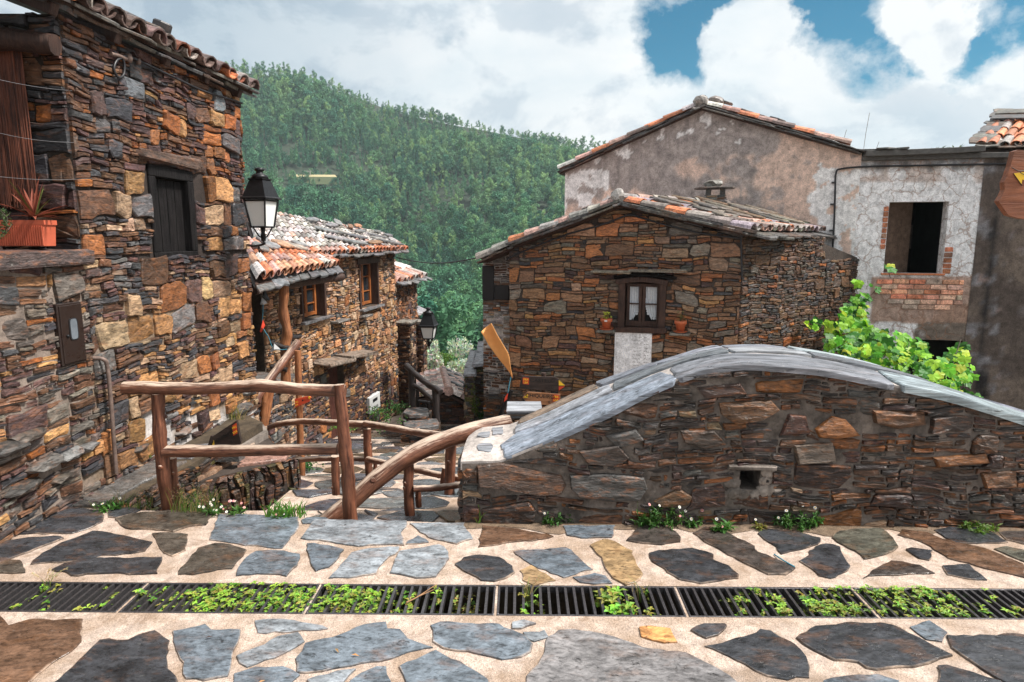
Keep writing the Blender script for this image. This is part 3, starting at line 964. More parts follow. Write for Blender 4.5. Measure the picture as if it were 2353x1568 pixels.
# slab edges of drain hole: near-black sheet paints its dark inside
mb = MB(); a, b, c, d = hole
mb.quad(FW.pt(a, c, -.28), FW.pt(b, c, -.28), FW.pt(b, d, -.28), FW.pt(a, d, -.28), (.02, .02, .02))
mb.build('drain_hole_dark', M['painted_dark'], wall)
mb = MB(); mb.box(FW.pt((a + b) / 2, d + .03, .012), FW.d * .15, FW.n * .03, Vector((0, 0, .014)), (.3, .3, .3), jit=.006, bev=.006)
for u, v, r in ((a - .035, d - .02, .035), (a - .04, c + .04, .045), (a - .03, c - .02, .05), (a + .03, c - .035, .04), (b - .02, c - .04, .045), (b + .03, c - .01, .05), (b + .04, c + .06, .04), (b + .05, d - .01, .045), (b + .09, c + .0, .05), (a - .09, c - .04, .04)): rock(mb, FW.pt(u, v, .0), r, (.4, .4, .4), 1.1, .5, .9)
mb.build('hole_mortar', M['mortar_grey'], wall)

mb = MB(); n = 60; pv = None      # sandy dirt washed up against the foot of the wall
for i in range(n + 1):
    u = UL - .05 + (UR - UL) * i / n; w = .05 + .10 * max(0, .5 + noise.noise(Vector((u * 3, 0, 4))) + .5 * noise.noise(Vector((u * 11, 0, 8))))
    q = (FW.pt(u, .004, -.02), FW.pt(u, .004, w))
    if pv: mb.quad(pv[0], q[0], q[1], pv[1])
    pv = q
structure(mb.build('dirt_strip', M['dirt']))
# stone pillar behind the steps ------------------------------------------------
def stone_box(mb, o, d, w, dp, z0, z1, pal, mi_gap=1, **kw):
    """four rubble faces around a box; o = front left corner"""
    d = Vector((d[0], d[1], 0)).normalized(); nb = Vector((-d.y, d.x, 0))
    o = Vector((o[0], o[1], 0))
    for fo, fd, L in ((o, d, w), (o + d * w, nb, dp), (o + d * w + nb * dp, -d, w), (o + nb * dp, -nb, dp)):
        f = Frame(fo, fd)
        backing(mb, f, 0, L, z0, z1, None, (), (.2, .16, .13), mi_gap, step=10)
        rubble(mb, f, 0, L, z0, z1, pal, lambda u: z1, **kw)
    mb.quad(o + Vector((0, 0, z1)), o + d * w + Vector((0, 0, z1)), o + d * w + nb * dp + Vector((0, 0, z1)), o + nb * dp + Vector((0, 0, z1)), (.2, .16, .13), mi_gap)


p0, p1 = at(1167, 930, 4.72), at(1246, 930, 4.72)
zt = at(1200, 960, 4.72).z
pil = thing('stone_pillar', (p0.x / 2 + p1.x / 2, 4.85, -.6), 'short stone pillar of thin slates with a pale slab cap at the upper end of the curved handrail', 'pillar')
mb = MB()
PPAL = lambda u, v, w, h: pick([(3, BR), (3, DK), (2, TN), (1.5, RU)])
stone_box(mb, (p0.x + .01, 4.72), (1, 0), p1.x - p0.x - .02, .26, -.6, zt, PPAL, band=(.05, .1), pbig=.25, thin=(.012, .03), lstack=(.12, .25))
mb.build('shaft', [M['stone'], M['gap_warm']], pil)
mb = MB()
for k in range(4): mb.box(Vector(((p0.x + p1.x) / 2 + R.uniform(-.008, .008), 4.85 + R.uniform(-.006, .006), zt + .008 + k * .0135)), Vector(((p1.x - p0.x) / 2 + .004, 0, 0)), Vector((0, .15, 0)), Vector((0, 0, .0065)), ((.10, .11, .12), (.16, .12, .09), (.12, .13, .14), (.24, .25, .27))[k], jit=.004, bev=.003)
mb.build('cap', M['coping'], pil)

# ================================================================== LOWER PATH
def zp(Y):
    if Y < 4.6: return -.16 - .10 * (Y - 4.1)
    k = min(int((Y - 4.6) / .95) + 1, 7)
    return -.16 - .10 * (min(Y, 11.4) - 4.1) - .128 * k - (.14 * (Y - 11.4) if Y > 11.4 else 0)
mb = MB()
ys = [3.9]
for k in range(8): ys += [4.6 + .95 * k - .004, 4.6 + .95 * k + .004] + ([5.56] if k == 1 else [])
ys.sort()
ys += [12.3, 13.5, 15, 17, 20, 24]
for a, b in zip(ys[:-1], ys[1:]):
    za, zb = zp(a), zp(b)
    l_ = -6 if a > 5.55 else on(663, 1054, -.16).x + .02
    mb.quad(Vector((l_, a, za)), Vector((5, a, za)), Vector((5, b, zb)), Vector((l_, b, zb)), (.5, .4, .3))
    if l_ > -6: mb.quad(Vector((l_, a, za)), Vector((l_, b, zb)), Vector((l_, b, zb - 2)), Vector((l_, a, za - 2)), (.3, .25, .2))
structure(mb.build('path', M['mortar']))
mb = MB()
for j in range(26):
    for i in range(-12, 6):
        cx = i * .42 + (j % 2) * .2 + R.uniform(-.07, .07) - .05; cy = 4.12 + j * .34 + R.uniform(-.04, .04)
        k0 = math.floor((cy - 4.6) / .95)
        if cy < 5.7 and cx < on(663, 1054, -.16).x + .2: continue
        n = R.randint(6, 8); P = []
        ph = R.uniform(0, 6)
        for q in range(n):
            g = ph + 2 * math.pi * (q + R.uniform(-.2, .2)) / n
            x = cx + math.cos(g) * .235 * R.uniform(.75, 1.12); y = cy + math.sin(g) * .185 * R.uniform(.75, 1.12)
            if cy > 4.6: y = min(max(y, 4.6 + .95 * k0 + .015), 4.6 + .95 * (k0 + 1) - .015)
            P.append(Vector((x, y, 0)))
        if area2(P) < 0: P = P[::-1]
        P = rough_poly(P, .07, .012)
        zc = lambda p: zp(p.y)
        P = [Vector((p.x, p.y, zc(p))) for p in P]
        col = pick([(3, (.085, .09, .10)), (2, (.13, .135, .14)), (2, (.09, .065, .045)), (1, (.06, .06, .065)), (.7, (.17, .12, .07))])
        mb.prism(P, R.uniform(.008, .018), col, 0, Vector((0, 0, 1)), .004)
structure(mb.build('path_slabs', M['slab']))

# walkway beside the left house and the low retaining block -----------------------
WZ = Vector((0, 0, 1))
def flat_top(mb, P, z0, z1, col, mi=0):
    P = [Vector((p.x, p.y, z0)) for p in P]
    if area2(P) < 0: P = P[::-1]
    mb.prism(P, z1 - z0, col, mi)
ra = [Vector((-3.6, 4.05, 0)), on(-30, 1163, .0), on(245, 1166, .0), on(330, 1120, .0), on(440, 1064, .0), on(520, 1030, -.05), on(604, 986, -.08), Vector((-3.4, 7.2, 0)), Vector((-3.7, 7.2, 0))]
mb = MB(); flat_top(mb, ra, -1.8, -.012, (.3, .25, .2))
structure(mb.build('walkway', M['soil']))
def poly_faces(mb, P, z0, z1f, pal, **kw):
    for a, b in zip(P[:-1], P[1:]):
        f = Frame((a.x, a.y, 0), b - a); L = (b - a).length
        rubble(mb, f, 0, L, z0, z1f, pal, lambda u: z1f, **kw)
PX0 = on(663, 1054, -.16).x + .02
DPAL = lambda u, v, w, h: pick([(3, (.03, .027, .024)), (2.5, (.075, .042, .026)), (2, (.055, .035, .03)), (.5, (.2, .11, .05)), (1.2, (.06, .055, .022))])
led = thing('retaining_wall', (-2.6, 5.2, -1.6), 'low mossy retaining wall of dark upright stones holding up the ledge behind the front log fence', 'wall')
mb = MB()
poly_faces(mb, [on(245, 1166, 0), on(330, 1120, 0), on(440, 1064, 0), on(520, 1030, -.05)], -1.2, -.02, DPAL, band=(.06, .12), pbig=.3, thin=(.015, .035))
A_, B_, C_, D_ = on(432, 1112, -.16), on(663, 1054, -.16), on(616, 996, -.12), on(470, 1045, -.10)
for a, b in ((A_, B_), (B_, C_)):
    f = Frame((a.x, a.y, 0), b - a); L = (b - a).length
    backing(mb, f, 0, L, -1.5, -.165, None, (), (.1, .08, .06), 1, step=10)
    # upright slabs, as in the photo
    class TF:      # stones stood on end: swap axes
        def __init__(s, f): s.f = f
        def pt(s, u, v, w=0): return s.f.pt(v, u, w)
    rubble(mb, TF(f), -1.5, -.17, 0, L, DPAL, None, band=(.10, .2), pbig=.55, thin=(.03, .07), prot=(.005, .05), lstack=(.12, .3), wbig=(.9, 2), warp=.075)
fl = [A_, B_, C_, D_]
mb.add([Vector((p.x, p.y, -.166)) for p in fl], [(0, 1, 2, 3)], (.3, .25, .2), 1)
mb.build('stone_face', [M['stone_dark'], M['gap']], led)
mb = MB()
def slab_px(pts, z, h, col):
    P = [on(x, y, z) for x, y in pts]; P = [Vector((p.x, p.y, z)) for p in P]
    P = rough_poly(P, .06, .012)
    if area2(P) < 0: P = P[::-1]
    mb.prism(P, h, col, 0, WZ, min(.008, h * .4))
for pts, z, c in (([(172, 1150), (240, 1112), (340, 1062), (385, 1072), (430, 1063), (330, 1112), (235, 1163)], -.012, (.105, .10, .095)), ([(60, 1160), (150, 1145), (235, 1165), (150, 1167)], -.012, (.10, .095, .09)),
                  ([(350, 1060), (410, 1030), (495, 1022), (440, 1058)], -.02, (.13, .13, .135)), ([(300, 1068), (400, 1020), (420, 1032), (345, 1062)], -.02, (.09, .08, .06))):
    slab_px(pts, z, .02, c)
for pts, z, c in (([(445, 1100), (480, 1070), (540, 1050), (575, 1050), (520, 1075), (455, 1108)], -.165, (.24, .15, .10)), ([(545, 1075), (560, 1052), (663, 1050), (655, 1060), (620, 1066)], -.165, (.26, .15, .12)),
                  ([(552, 1004), (560, 990), (612, 985), (610, 1000), (585, 1018), (555, 1030)], -.15, (.28, .20, .15)), ([(500, 1050), (550, 1030), (590, 1018), (560, 1048)], -.16, (.36, .28, .22)), ([(455, 1055), (470, 1040), (500, 1040), (495, 1060)], -.10, (.14, .14, .15))):
    slab_px(pts, z, .03, c)
mb.build('top_slab', M['slab'], led)
# raised ledge below the sign, filling up to the walkway
mb = MB(); flat_top(mb, [on(440, 1064, -.02), on(616, 992, -.1), on(604, 970, -.08), on(470, 1010, -.05)], -1.5, -.1, (.3, .25, .2)); structure(mb.build('ledge', M['mortar_grey']))

# ================================================================== LOG FENCES
LOGR = random.Random(5)
def log(name, parent, pts, r0, r1=None, n=18, mat='log_x', rough=.22, seg=10):
    P = smoothpath(pts, n) if len(pts) > 2 else [Vector(pts[0]).lerp(Vector(pts[1]), i / n) for i in range(n + 1)]
    r1 = r1 or r0
    mb = MB(); mb.tube(P, [r0 + (r1 - r0) * i / n for i in range(n + 1)], seg, rough=rough, seed=R.uniform(0, 50), grain=True)
    if mat in ('log', 'log_x', 'post') and r0 > .025:      # knots and branch stubs
        for k in range(LOGR.randint(1, 3)):
            i = LOGR.randint(2, n - 2); t = (P[i + 1] - P[i]).normalized(); a = t.orthogonal().normalized(); g = LOGR.uniform(0, 6.28); d = a * math.cos(g) + t.cross(a) * math.sin(g)
            q = P[i] + d * r0 * .86; c = (LOGR.uniform(0, 40),) * 3
            mb.tube([q - d * r0 * .2, q + d * r0 * .12, q + d * r0 * .26], [r0 * .5, r0 * .40, r0 * .25], 7, c, rough=.4)
    return mb.build(name, M[mat], parent)
Y1 = 4.14
fn = thing('log_fence', at(570, 1160, Y1), 'near log fence of two lying logs on two upright posts at the terrace edge', 'fence')
log('rail', fn, [at(284, 891, Y1), at(420, 894, Y1), at(560, 889, Y1 + .01), at(600, 886, Y1), at(700, 896, Y1), at(794, 898, Y1)], .042, .041, 30)
log('rail', fn, [at(378, 1038, Y1), at(480, 1037, Y1), at(640, 1034, Y1), at(776, 1033, Y1)], .041, .039, 26)
log('post', fn, [at(362, 904, Y1), at(368, 1000, Y1), at(378, 1100, Y1), at(388, 1190, Y1 + .05)], .042, .044, 16, 'log')
log('post', fn, [at(779, 884, Y1 - .02), at(790, 1000, Y1 - .04), at(800, 1100, Y1 - .04), at(806, 1215, Y1 - .02)], .038, .046, 18, 'log')
log('stake', fn, [at(392, 1052, Y1 + .06), at(402, 1160, Y1 + .08)], .034, .036, 10, 'log')
log('stake', fn, [at(770, 1048, Y1 + .09), at(772, 1136, Y1 + .09)], .03, .03, 10, 'log')
hr = thing('curved_handrail', at(940, 1185, 4.5), 'thick curved log handrail climbing from the fence foot to the slate pillar', 'handrail')
log('beam', hr, [at(745, 1205, 4.22), at(800, 1160, 4.28), at(860, 1107, 4.36), at(930, 1055, 4.46), at(1000, 1020, 4.55), at(1080, 993, 4.63), at(1172, 971, 4.72)], .062, .066, 36, 'log_x', .12, 12)
log('post', hr, [at(940, 1060, 4.50), at(938, 1120, 4.48), at(944, 1196, 4.46)], .036, .038, 12, 'log')
log('rail', hr, [at(950, 1124, 4.46), at(1000, 1122, 4.5), at(1070, 1113, 4.62)], .024, .026, 14)
log('stake', hr, [at(960, 1120, 4.55), at(962, 1165, 4.56)], .022, .022, 8, 'log')
fm_ = thing('log_fence', at(845, 1110, 6.3), 'middle log fence of thin bent logs crossing the lower path behind the curved handrail', 'fence')
log('rail', fm_, [at(606, 988, 6.9), at(645, 974, 6.7), at(700, 969, 6.6), at(770, 972, 6.45), at(845, 976, 6.3)], .030, .036, 24)
log('rail', fm_, [at(840, 974, 6.28), at(900, 984, 6.0), at(960, 994, 5.75), at(1030, 1003, 5.45), at(1075, 1012, 5.3)], .036, .032, 24)
log('rail', fm_, [at(655, 1059, 6.6), at(720, 1056, 6.5), at(800, 1054, 6.4), at(850, 1056, 6.3)], .026, .028, 20)
log('rail', fm_, [at(845, 1056, 6.26), at(900, 1068, 6.0), at(1000, 1090, 5.6), at(1075, 1104, 5.35)], .028, .03, 20)
log('post', fm_, [at(843, 985, 6.3), at(846, 1050, 6.3), at(850, 1150, 6.3)], .040, .040, 14, 'log')
log('post', fm_, [at(1036, 1010, 5.42), at(1034, 1080, 5.4), at(1032, 1150, 5.4)], .044, .044, 14, 'log')
log('stake', fm_, [at(862, 1060, 6.35), at(863, 1100, 6.35)], .02, .02, 8, 'log')
log('stake', fm_, [at(1022, 1075, 5.5), at(1016, 1112, 5.5)], .022, .022, 8, 'log')

def lerp(a, b, t): return a + (b - a) * t


def tile_patch(mb, E0, E1, R1, R0, nu, nv, pal, r=None, jit=.012, chan=True, lift=.0, skipp=0.0, seg=6):
    """barrel tiles over a bilinear patch: E0-E1 eave, R0-R1 upper edge"""
    E0, E1, R0, R1 = map(Vector, (E0, E1, R0, R1))
    P = lambda s, t: lerp(lerp(E0, E1, s), lerp(R0, R1, s), t)
    for i in range(nu):
        for j in range(nv):
            for cover in ((1, 0) if chan else (1,)):
                if R.random() < skipp: continue
                s = (i + (.5 if cover else 1.0)) / nu
                if s >= 1: continue
                a, b = P(s, j / nv), P(s, min(1.0, (j + 1.16) / nv))
                e = (P(min(1, s + .5 / nu), j / nv) - P(max(0, s - .5 / nu), j / nv)); pw = e.length; e.normalize()
                d = (b - a); d = (d + e * R.uniform(-.03, .03) * d.length)
                nn = e.cross(d).normalized()
                if nn.z < 0: nn = -nn
                rr0 = (r or pw * .52)
                a = a + e * R.uniform(-jit, jit) + d.normalized() * R.uniform(-jit, jit) * 1.6 + nn * lift; b = a + d
                col = pal(i, j); ra, rb = (rr0 * R.uniform(.95, 1.06), rr0 * .84) if cover else (rr0 * .85, rr0 * .95)
                sg = 1 if cover else -1; vs = []; th = .015
                base0 = nn * (.02 if cover else rr0 * .62)
                for c, rr, bl in ((a, ra, base0 + nn * .014), (b, rb, base0)):
                    for off in (0, th):
                        for k in range(seg + 1):
                            g = math.pi * k / seg
                            vs.append(c + bl + e * math.cos(g) * (rr - off) + nn * math.sin(g) * (rr - off) * sg * (.85 if cover else .7))
                q = seg + 1; fs = []
                for k in range(seg):
                    fs.append((k, k + 1, 2 * q + k + 1, 2 * q + k)); fs.append((q + k + 1, q + k, 3 * q + k, 3 * q + k + 1)); fs.append((k + 1, k, q + k, q + k + 1))
                mb.add(vs, fs, col, 0)


def tpal(ws): return lambda i, j: pick(ws)
T_OR = (.52, .20, .11); T_PK = (.50, .32, .27); T_GR = (.30, .27, .25); T_DK = (.13, .09, .08); T_RD = (.34, .12, .07); T_WH = (.58, .54, .51); T_GN = (.25, .28, .20)


def deck(mb, E0, E1, R1, R0, th, col, mi=0):
    """roof board under the tiles, with thickness"""
    Q = [Vector(p) for p in (E0, E1, R1, R0)]
    n = (Q[1] - Q[0]).cross(Q[3] - Q[0]).normalized()
    if n.z < 0: n = -n
    B = [q - n * th for q in Q]
    mb.add(Q + B, [(0, 1, 2, 3), (7, 6, 5, 4), (0, 4, 5, 1), (1, 5, 6, 2), (2, 6, 7, 3), (3, 7, 4, 0)], col, mi)


def edge_slates(mb, A, B, inw, up, col_ws, w=(.25, .5), th=(.018, .035), over=.05, depth=.22):
    """row of rough flat slates along a line, sticking out by `over`"""
    A, B = Vector(A), Vector(B); L = (B - A).length; d = (B - A) / L; u = 0
    inw = Vector(inw).normalized()
    while u < L:
        ww = min(R.uniform(*w), L - u + .05)
        c = A + d * (u + ww / 2) + inw * (depth / 2 - over + R.uniform(-.05, .04)) + Vector((0, 0, R.uniform(-.012, .012)))
        nn = d.cross(inw).normalized()
        if nn.z < 0: nn = -nn
        ww += .03; dd = depth / 2
        P = []
        for x, y in ((-1, -1), (-.3, -1.1), (.4, -1), (1, -.95), (1, 1), (-1, 1)):
            P.append(c + d * (x * ww / 2 + R.uniform(-.03, .03)) + inw * (y * dd + R.uniform(-.045, .045)) + nn * R.uniform(-.006, .006))
        mb.prism(P, R.uniform(*th), pick(col_ws), 0, nn + d * R.uniform(-.10, .10) + inw * R.uniform(-.12, .12), .006)
        u += ww - .03


SLATE_WS = [(3, (.09, .088, .085)), (2, (.06, .058, .058)), (1.5, (.14, .13, .115)), (1, (.10, .07, .055))]


def loose_slates(name, spots, label, cat, group, mat='roof_slate'):
    """each loose roof stone is a thing of its own: spots = (centre, e, s, rx, ry, h, colour)"""
    for c, e, s, rx, ry, h, col in spots:
        e = Vector(e).normalized(); s = Vector(s).normalized(); nn = e.cross(s).normalized()
        if nn.z < 0: nn = -nn
        mb = MB(); flat_rock(mb, Vector(c), rx, ry, h, e, nn.cross(e), nn, col, R.randint(7, 9), rot=R.uniform(-.5, .5))
        tag(mb.build(name, M[mat], at_base=True), label, cat, group)


def timber(mb, a, b, up, w, h, mi=0, col=(.5, .5, .5)):
    """squared timber from a to b; up = direction of its height"""
    a, b = Vector(a), Vector(b); d = (b - a); up = Vector(up); up = (up - d * up.dot(d) / d.length_squared).normalized(); s = d.normalized().cross(up)
    mb.box((a + b) / 2, d / 2, s * w / 2, up * h / 2, col, mi, bev=min(.006, w * .2))


# ================================================================== LEFT HOUSE
FA = Frame((-3.258, 0, 0), (.063, 1))
uc = FA.u(160, 300); ue = FA.u(562, 500); zl = FA.uv(150, 590)[1]; ZA = 3.24
hA = thing('stone_house', FA.pt(ue - 1, -.1, -1), 'tall dark reddish schist house at the left with a black wooden shutter', 'house')


def palA(u, v, w, h):
    x, y = px(FA.pt(u, v)); big = w > .12 and h > .07
    q = noise.noise(Vector((u * 1.1, v * 1.1, 3)))
    if y < 470:
        if x < 290 or (y < 200 and q > -.2): return pick([(2.4, PU), (3, BR), (2, DK), (1.6, RU), (.6, OC), (.6, GR)]) if big else pick([(4, DK), (2, PU), (3, BR), (.8, RU)])  # darker stone colours paint in the dimming toward the upper left
        if big: return pick([(3, BR), (2, RU), (2, OR), (2, OC), (1, PU), (1, GR), (.9, TN), (.7, (.16, .18, .19))])
        return pick([(4, PU), (3, BR), (2.4, DK), (1.5, RU), (.6, OC)])
    if x > 300 and 660 < y < 950 and q > -.25:
        if big: return pick([(3, OC), (2.5, TN), (2, OR), (1, BR), (.8, (.46, .33, .18))])
        return pick([(2, TN), (2, BR), (1.5, DK), (2, OC), (1, PU)])
    if big: return pick([(2.5, BR), (2, PU), (2, OC), (1.4, TN), (1.2, GR), (1.2, OR), (1, DK)])
    return pick([(3, BR), (2.4, DK), (2, PU), (1, GR), (1, TN)])


def palA2(u, v, w, h): return pick([(2, (.12, .10, .085)), (2, DK), (3, BR), (.8, OC), (1, (.17, .15, .13)), (2, PU), (.6, RU)])


shA = [FA.uv(345, 606), FA.uv(446, 386)]
sh = (FA.u(345, 500), FA.u(446, 500), FA.uv(395, 606)[1], FA.uv(390, 388)[1])


def backA(u, v):
    x, y = px(FA.pt(u, v))
    q = noise.noise(Vector((u * 3, v * 3, 8)))
    if x < 215 + 30 * q and y > 560: return (.22, .175, .145)
    if y > 940 and x > 330 and q > -.35: return (.48, .45, .43)
    if y > 660: return (.20, .145, .10)
    return (.035, .026, .022)


mb = MB()
backing(mb, FA, uc - 2.6, ue, -.35, zl, None, (), mi=1, colf=backA, step=.1)
backing(mb, FA, uc, ue, zl, ZA, None, [sh], mi=1, colf=backA, step=.1, depth=.16)
def skipA(u, v):
    x, y = px(FA.pt(u, v))
    if y > 930 and x > 350: return R.random() < .55 * (noise.noise(Vector((u * 3, v * 3, 8))) > -.35)
    return False
u2 = FA.u(208, 800)
bandA = dict(band=(.10, .22), pbig=.58, thin=(.022, .06), gap=.003, prot=(.008, .045), warp=.035, wbig=(.7, 1.9), lstack=(.16, .42))
rubble(mb, FA, u2, ue, -.3, zl, palA, lambda u: zl, (), skip=skipA, **bandA)
rubble(mb, FA, uc, ue, zl, ZA, palA, lambda u: ZA, [sh], **bandA)
bandB = dict(bandA); bandB.update(gap=.0045, prot=(.004, .035), pbig=.5, thin=(.03, .07), lstack=(.2, .5))
rubble(mb, FA, uc - 2.6, u2, -.3, zl, palA2, lambda u: zl, (), skip=lambda u, v: R.random() < .04, **bandB)
# return wall of the recess and the far end wall
cA = FA.pt(uc, 0, 0)
FR = Frame(cA - Vector((1.3, 0, 0)), (1, .0))
backing(mb, FR, 0, 1.3, zl, ZA, None, (), (.03, .025, .02), 1, step=10)
rubble(mb, FR, .0, 1.3, zl, ZA, lambda u, v, w, h: pick([(3, PU), (3, DK), (2, BR), (.4, RU)]), lambda u: ZA, (), **bandA)
eA = FA.pt(ue, 0, 0)
FQ = Frame(eA, (-1, .06)); FQ.n = Vector((0, 1, 0))
backing(mb, FQ, 0, 3, -1.5, ZA, None, (), (.05, .04, .03), 1, step=10)
rubble(mb, Frame(eA + Vector((-.6, .04, 0)), (1, -.06)), 0, .6, -1.5, ZA, palA, lambda u: ZA)
body(mb, [(eA.x, eA.y), (eA.x - 3.2, eA.y), (eA.x - 3.2, 2), (cA.x - 1.2, 2)], -1, ZA, (.1, .08, .06), 1)
for x, y, r, c in ((25, 1030, .17, (.06, .055, .05)), (70, 1000, .15, (.10, .08, .065)), (165, 1045, .15, (.22, .22, .215)), (110, 1065, .16, (.13, .12, .11)), (205, 1030, .12, (.20, .195, .19)), (60, 1120, .14, (.05, .045, .04)), (150, 1100, .10, (.09, .075, .06)), (330, 1030, .10, (.08, .07, .06)), (430, 990, .12, (.20, .17, .15)), (560, 940, .2, (.10, .095, .09)), (575, 900, .14, (.12, .115, .11)), (520, 985, .10, (.30, .27, .25))):
    rock(mb, FA.pt(*FA.uv(x, y, .04), .0), r * .68, tuple(v * .75 for v in c), .9, 1.5, .40)
mb.build('wall', [M['stone'], M['plaster']], hA)
# shutter
s_ = thing if False else None
a, b, c, d = sh
mb = MB(); W_ = -.03
for p, q, w, hh in (((a, c + .05), (b, c + .05), .10, .10), ((a, d - .04), (b, d - .04), .10, .09)):
    timber(mb, FA.pt(*p, W_), FA.pt(*q, W_), (0, 0, 1), w, hh)
for u in (a + .045, b - .045): timber(mb, FA.pt(u, c + .1, W_), FA.pt(u, d - .085, W_), FA.d, .10, .09)
shf = mb.build('shutter_frame', M['wood_dark'], hA)
mb = MB(); n = 4
for i in range(n):
    u0, u1 = a + .095 + (b - a - .19) * i / n, a + .095 + (b - a - .19) * (i + 1) / n
    mb.box(FA.pt((u0 + u1) / 2, (c + d) / 2, -.055), FA.d * (u1 - u0 - .006) / 2, FA.n * .012, Vector((0, 0, (d - c) / 2 - .095)), bev=.004)
    for zz in (c + .17, d - .18):
        mb.lathe(FA.pt((u0 + u1) / 2, zz, -.043), [(.008, 0), (.001, .004)], 6)
lf = mb.build('shutter_leaf', M['wood_dark'], hA)
mb = MB()   # stone lintel and ledge slab
mb.box(FA.pt((a + b) / 2 - .02, d + .075, .01), FA.d * (b - a) * .66, FA.n * .06, Vector((0, 0, .04)) + FA.d * .0, (.10, .065, .05), jit=.012, bev=.015)
mb.build('lintel', M['stone'], hA)
mb = MB()
lu0, lu1 = FA.u(-120, 590), FA.u(192, 590); lz0, lz1 = FA.uv(100, 612)[1], FA.uv(100, 578)[1]
mb.box(FA.pt((lu0 + lu1) / 2, (lz0 + lz1) / 2, -.06), FA.d * (lu1 - lu0) / 2, FA.n * .15, Vector((0, 0, (lz1 - lz0) / 2)), (.085, .06, .055), jit=.012, bev=.015)
mb.build('ledge_slab', M['stone_dark'], hA)
# roof
EO = .10; n_up = Vector((-FA.n.x, -FA.n.y, 0)) * math.cos(.36) + Vector((0, 0, math.sin(.36)))
E0, E1 = FA.pt(uc - 2.2, ZA + .06, EO), FA.pt(ue + .16, ZA + .06, EO)
mb = MB(); deck(mb, E0, E1, E1 + n_up * 3.2, E0 + n_up * 3.2, .03, (.05, .035, .03))
for k in range(8):
    u = uc - 2 + k * .62
    if u > ue - .05: break
    timber(mb, FA.pt(u, ZA - .02, .09), FA.pt(u, ZA - .02, -.4) + Vector((0, 0, .2)), (0, 0, 1), .07, .08)
mb.build('roof_boards', M['wood_frame'], hA)
mb = MB(); edge_slates(mb, E0 + Vector((0, 0, -.01)), E1 + Vector((0, 0, -.01)), n_up, (0, 0, 1), SLATE_WS, over=.03, depth=.4)
edge_slates(mb, E0 + Vector((0, 0, -.05)) - FA.n * .03, E1 + Vector((0, 0, -.05)) - FA.n * .04, n_up, (0, 0, 1), SLATE_WS, over=.02, depth=.3)
mb.build('eave_slates', M['roof_slate'], hA)
mb = MB(); L = (E1 - E0).length
tile_patch(mb, E0 + n_up * -.05, E1 + n_up * -.05, E1 + n_up * 3.1, E0 + n_up * 3.1, int(L / .205), 8, tpal([(4, T_DK), (1.4, (.20, .08, .05)), (1.4, (.20, .14, .13)), (1, T_GR), (.25, T_OR)]), jit=.02)
mb.build('roof_tiles', M['tile'], hA)
sp = []
for x, y, rx, ry, h in ((290, 30, .16, .12, .05), (310, 44, .13, .10, .035), (372, 62, .08, .08, .12), (385, 80, .10, .08, .04), (225, 2, .2, .14, .04), (455, 118, .10, .08, .03), (265, 18, .2, .14, .03), (335, 52, .16, .12, .03), (350, 58, .12, .12, .06), (410, 96, .14, .1, .025), (430, 106, .1, .1, .05), (500, 145, .14, .1, .03), (530, 160, .1, .08, .03)):
    c = onplane(x, y + 6, E0 + Vector((0, 0, .12)), n_up.cross(FA.d).normalized())
    c = FA.pt(FA.u(x, y + 10), ZA + .20, EO - .12)
    sp.append((c, FA.d, n_up, rx, ry, h, pick(SLATE_WS)))
loose_slates('roof_stone', sp, 'loose grey stone lying on the eave tiles of the tall left house', 'roof stone', 'stones on the roof of the left house')

# recess: beam, reed screen, near-black back and floor painting in its darkness
yb = cA.y - .12
mb = MB(); mb.tube([at(-90, 92, yb), at(20, 90, yb), at(128, 104, yb)], [.07, .07, .06], 10, rough=.2)
mb.build('beam', M['wood_frame'], hA)
mb = MB(); nn_ = 46
x0, x1 = at(-70, 300, yb + .06).x, at(74, 300, yb + .06).x
zt_, zb_ = at(30, 110, yb).z, at(30, 470, yb).z
for i in range(nn_):
    x = x0 + (x1 - x0) * i / nn_
    mb.tube([(x, yb + .05 + R.uniform(-.004, .004), zt_), (x + R.uniform(-.004, .004), yb + .05, (zt_ + zb_) / 2), (x + R.uniform(-.006, .006), yb + .05, zb_ + R.uniform(-.03, .03))], R.uniform(.004, .007), 5)
tag(mb.build('reed_screen', M['reed'], at_base=True), 'reddish brown reed screen hanging in the dark porch recess of the left house', 'reed screen')
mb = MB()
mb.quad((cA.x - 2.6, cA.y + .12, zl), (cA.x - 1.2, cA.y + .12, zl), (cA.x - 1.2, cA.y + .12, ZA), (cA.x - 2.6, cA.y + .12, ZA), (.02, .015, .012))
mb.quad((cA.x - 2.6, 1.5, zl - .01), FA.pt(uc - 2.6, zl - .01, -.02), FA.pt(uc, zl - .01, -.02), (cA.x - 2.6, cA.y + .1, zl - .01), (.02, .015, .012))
mb.build('porch_dark_shell', M['painted_dark'], hA)

# meter cabinet
q = [FA.uv(x, y, .05) for x, y in ((139, 698), (195, 693), (202, 832), (146, 842))]
mu0, mu1 = (q[0][0] + q[3][0]) / 2, (q[1][0] + q[2][0]) / 2; mz0, mz1 = (q[2][1] + q[3][1]) / 2, (q[0][1] + q[1][1]) / 2
mt = thing('meter_cabinet', FA.pt((mu0 + mu1) / 2, mz0, 0), 'brown metal meter cabinet with an oblong window set in the left house wall', 'meter box')
mb = MB(); mc = FA.pt((mu0 + mu1) / 2, (mz0 + mz1) / 2, -.01); hw, hh = (mu1 - mu0) / 2, (mz1 - mz0) / 2
mb.box(mc, FA.d * hw, FA.n * .045, Vector((0, 0, hh)), bev=.006)
mb.build('case', M['metal_brown'], mt)
mb = MB(); mb.box(mc + FA.n * .047, FA.d * (hw - .012), FA.n * .006, Vector((0, 0, hh - .014)), bev=.004)
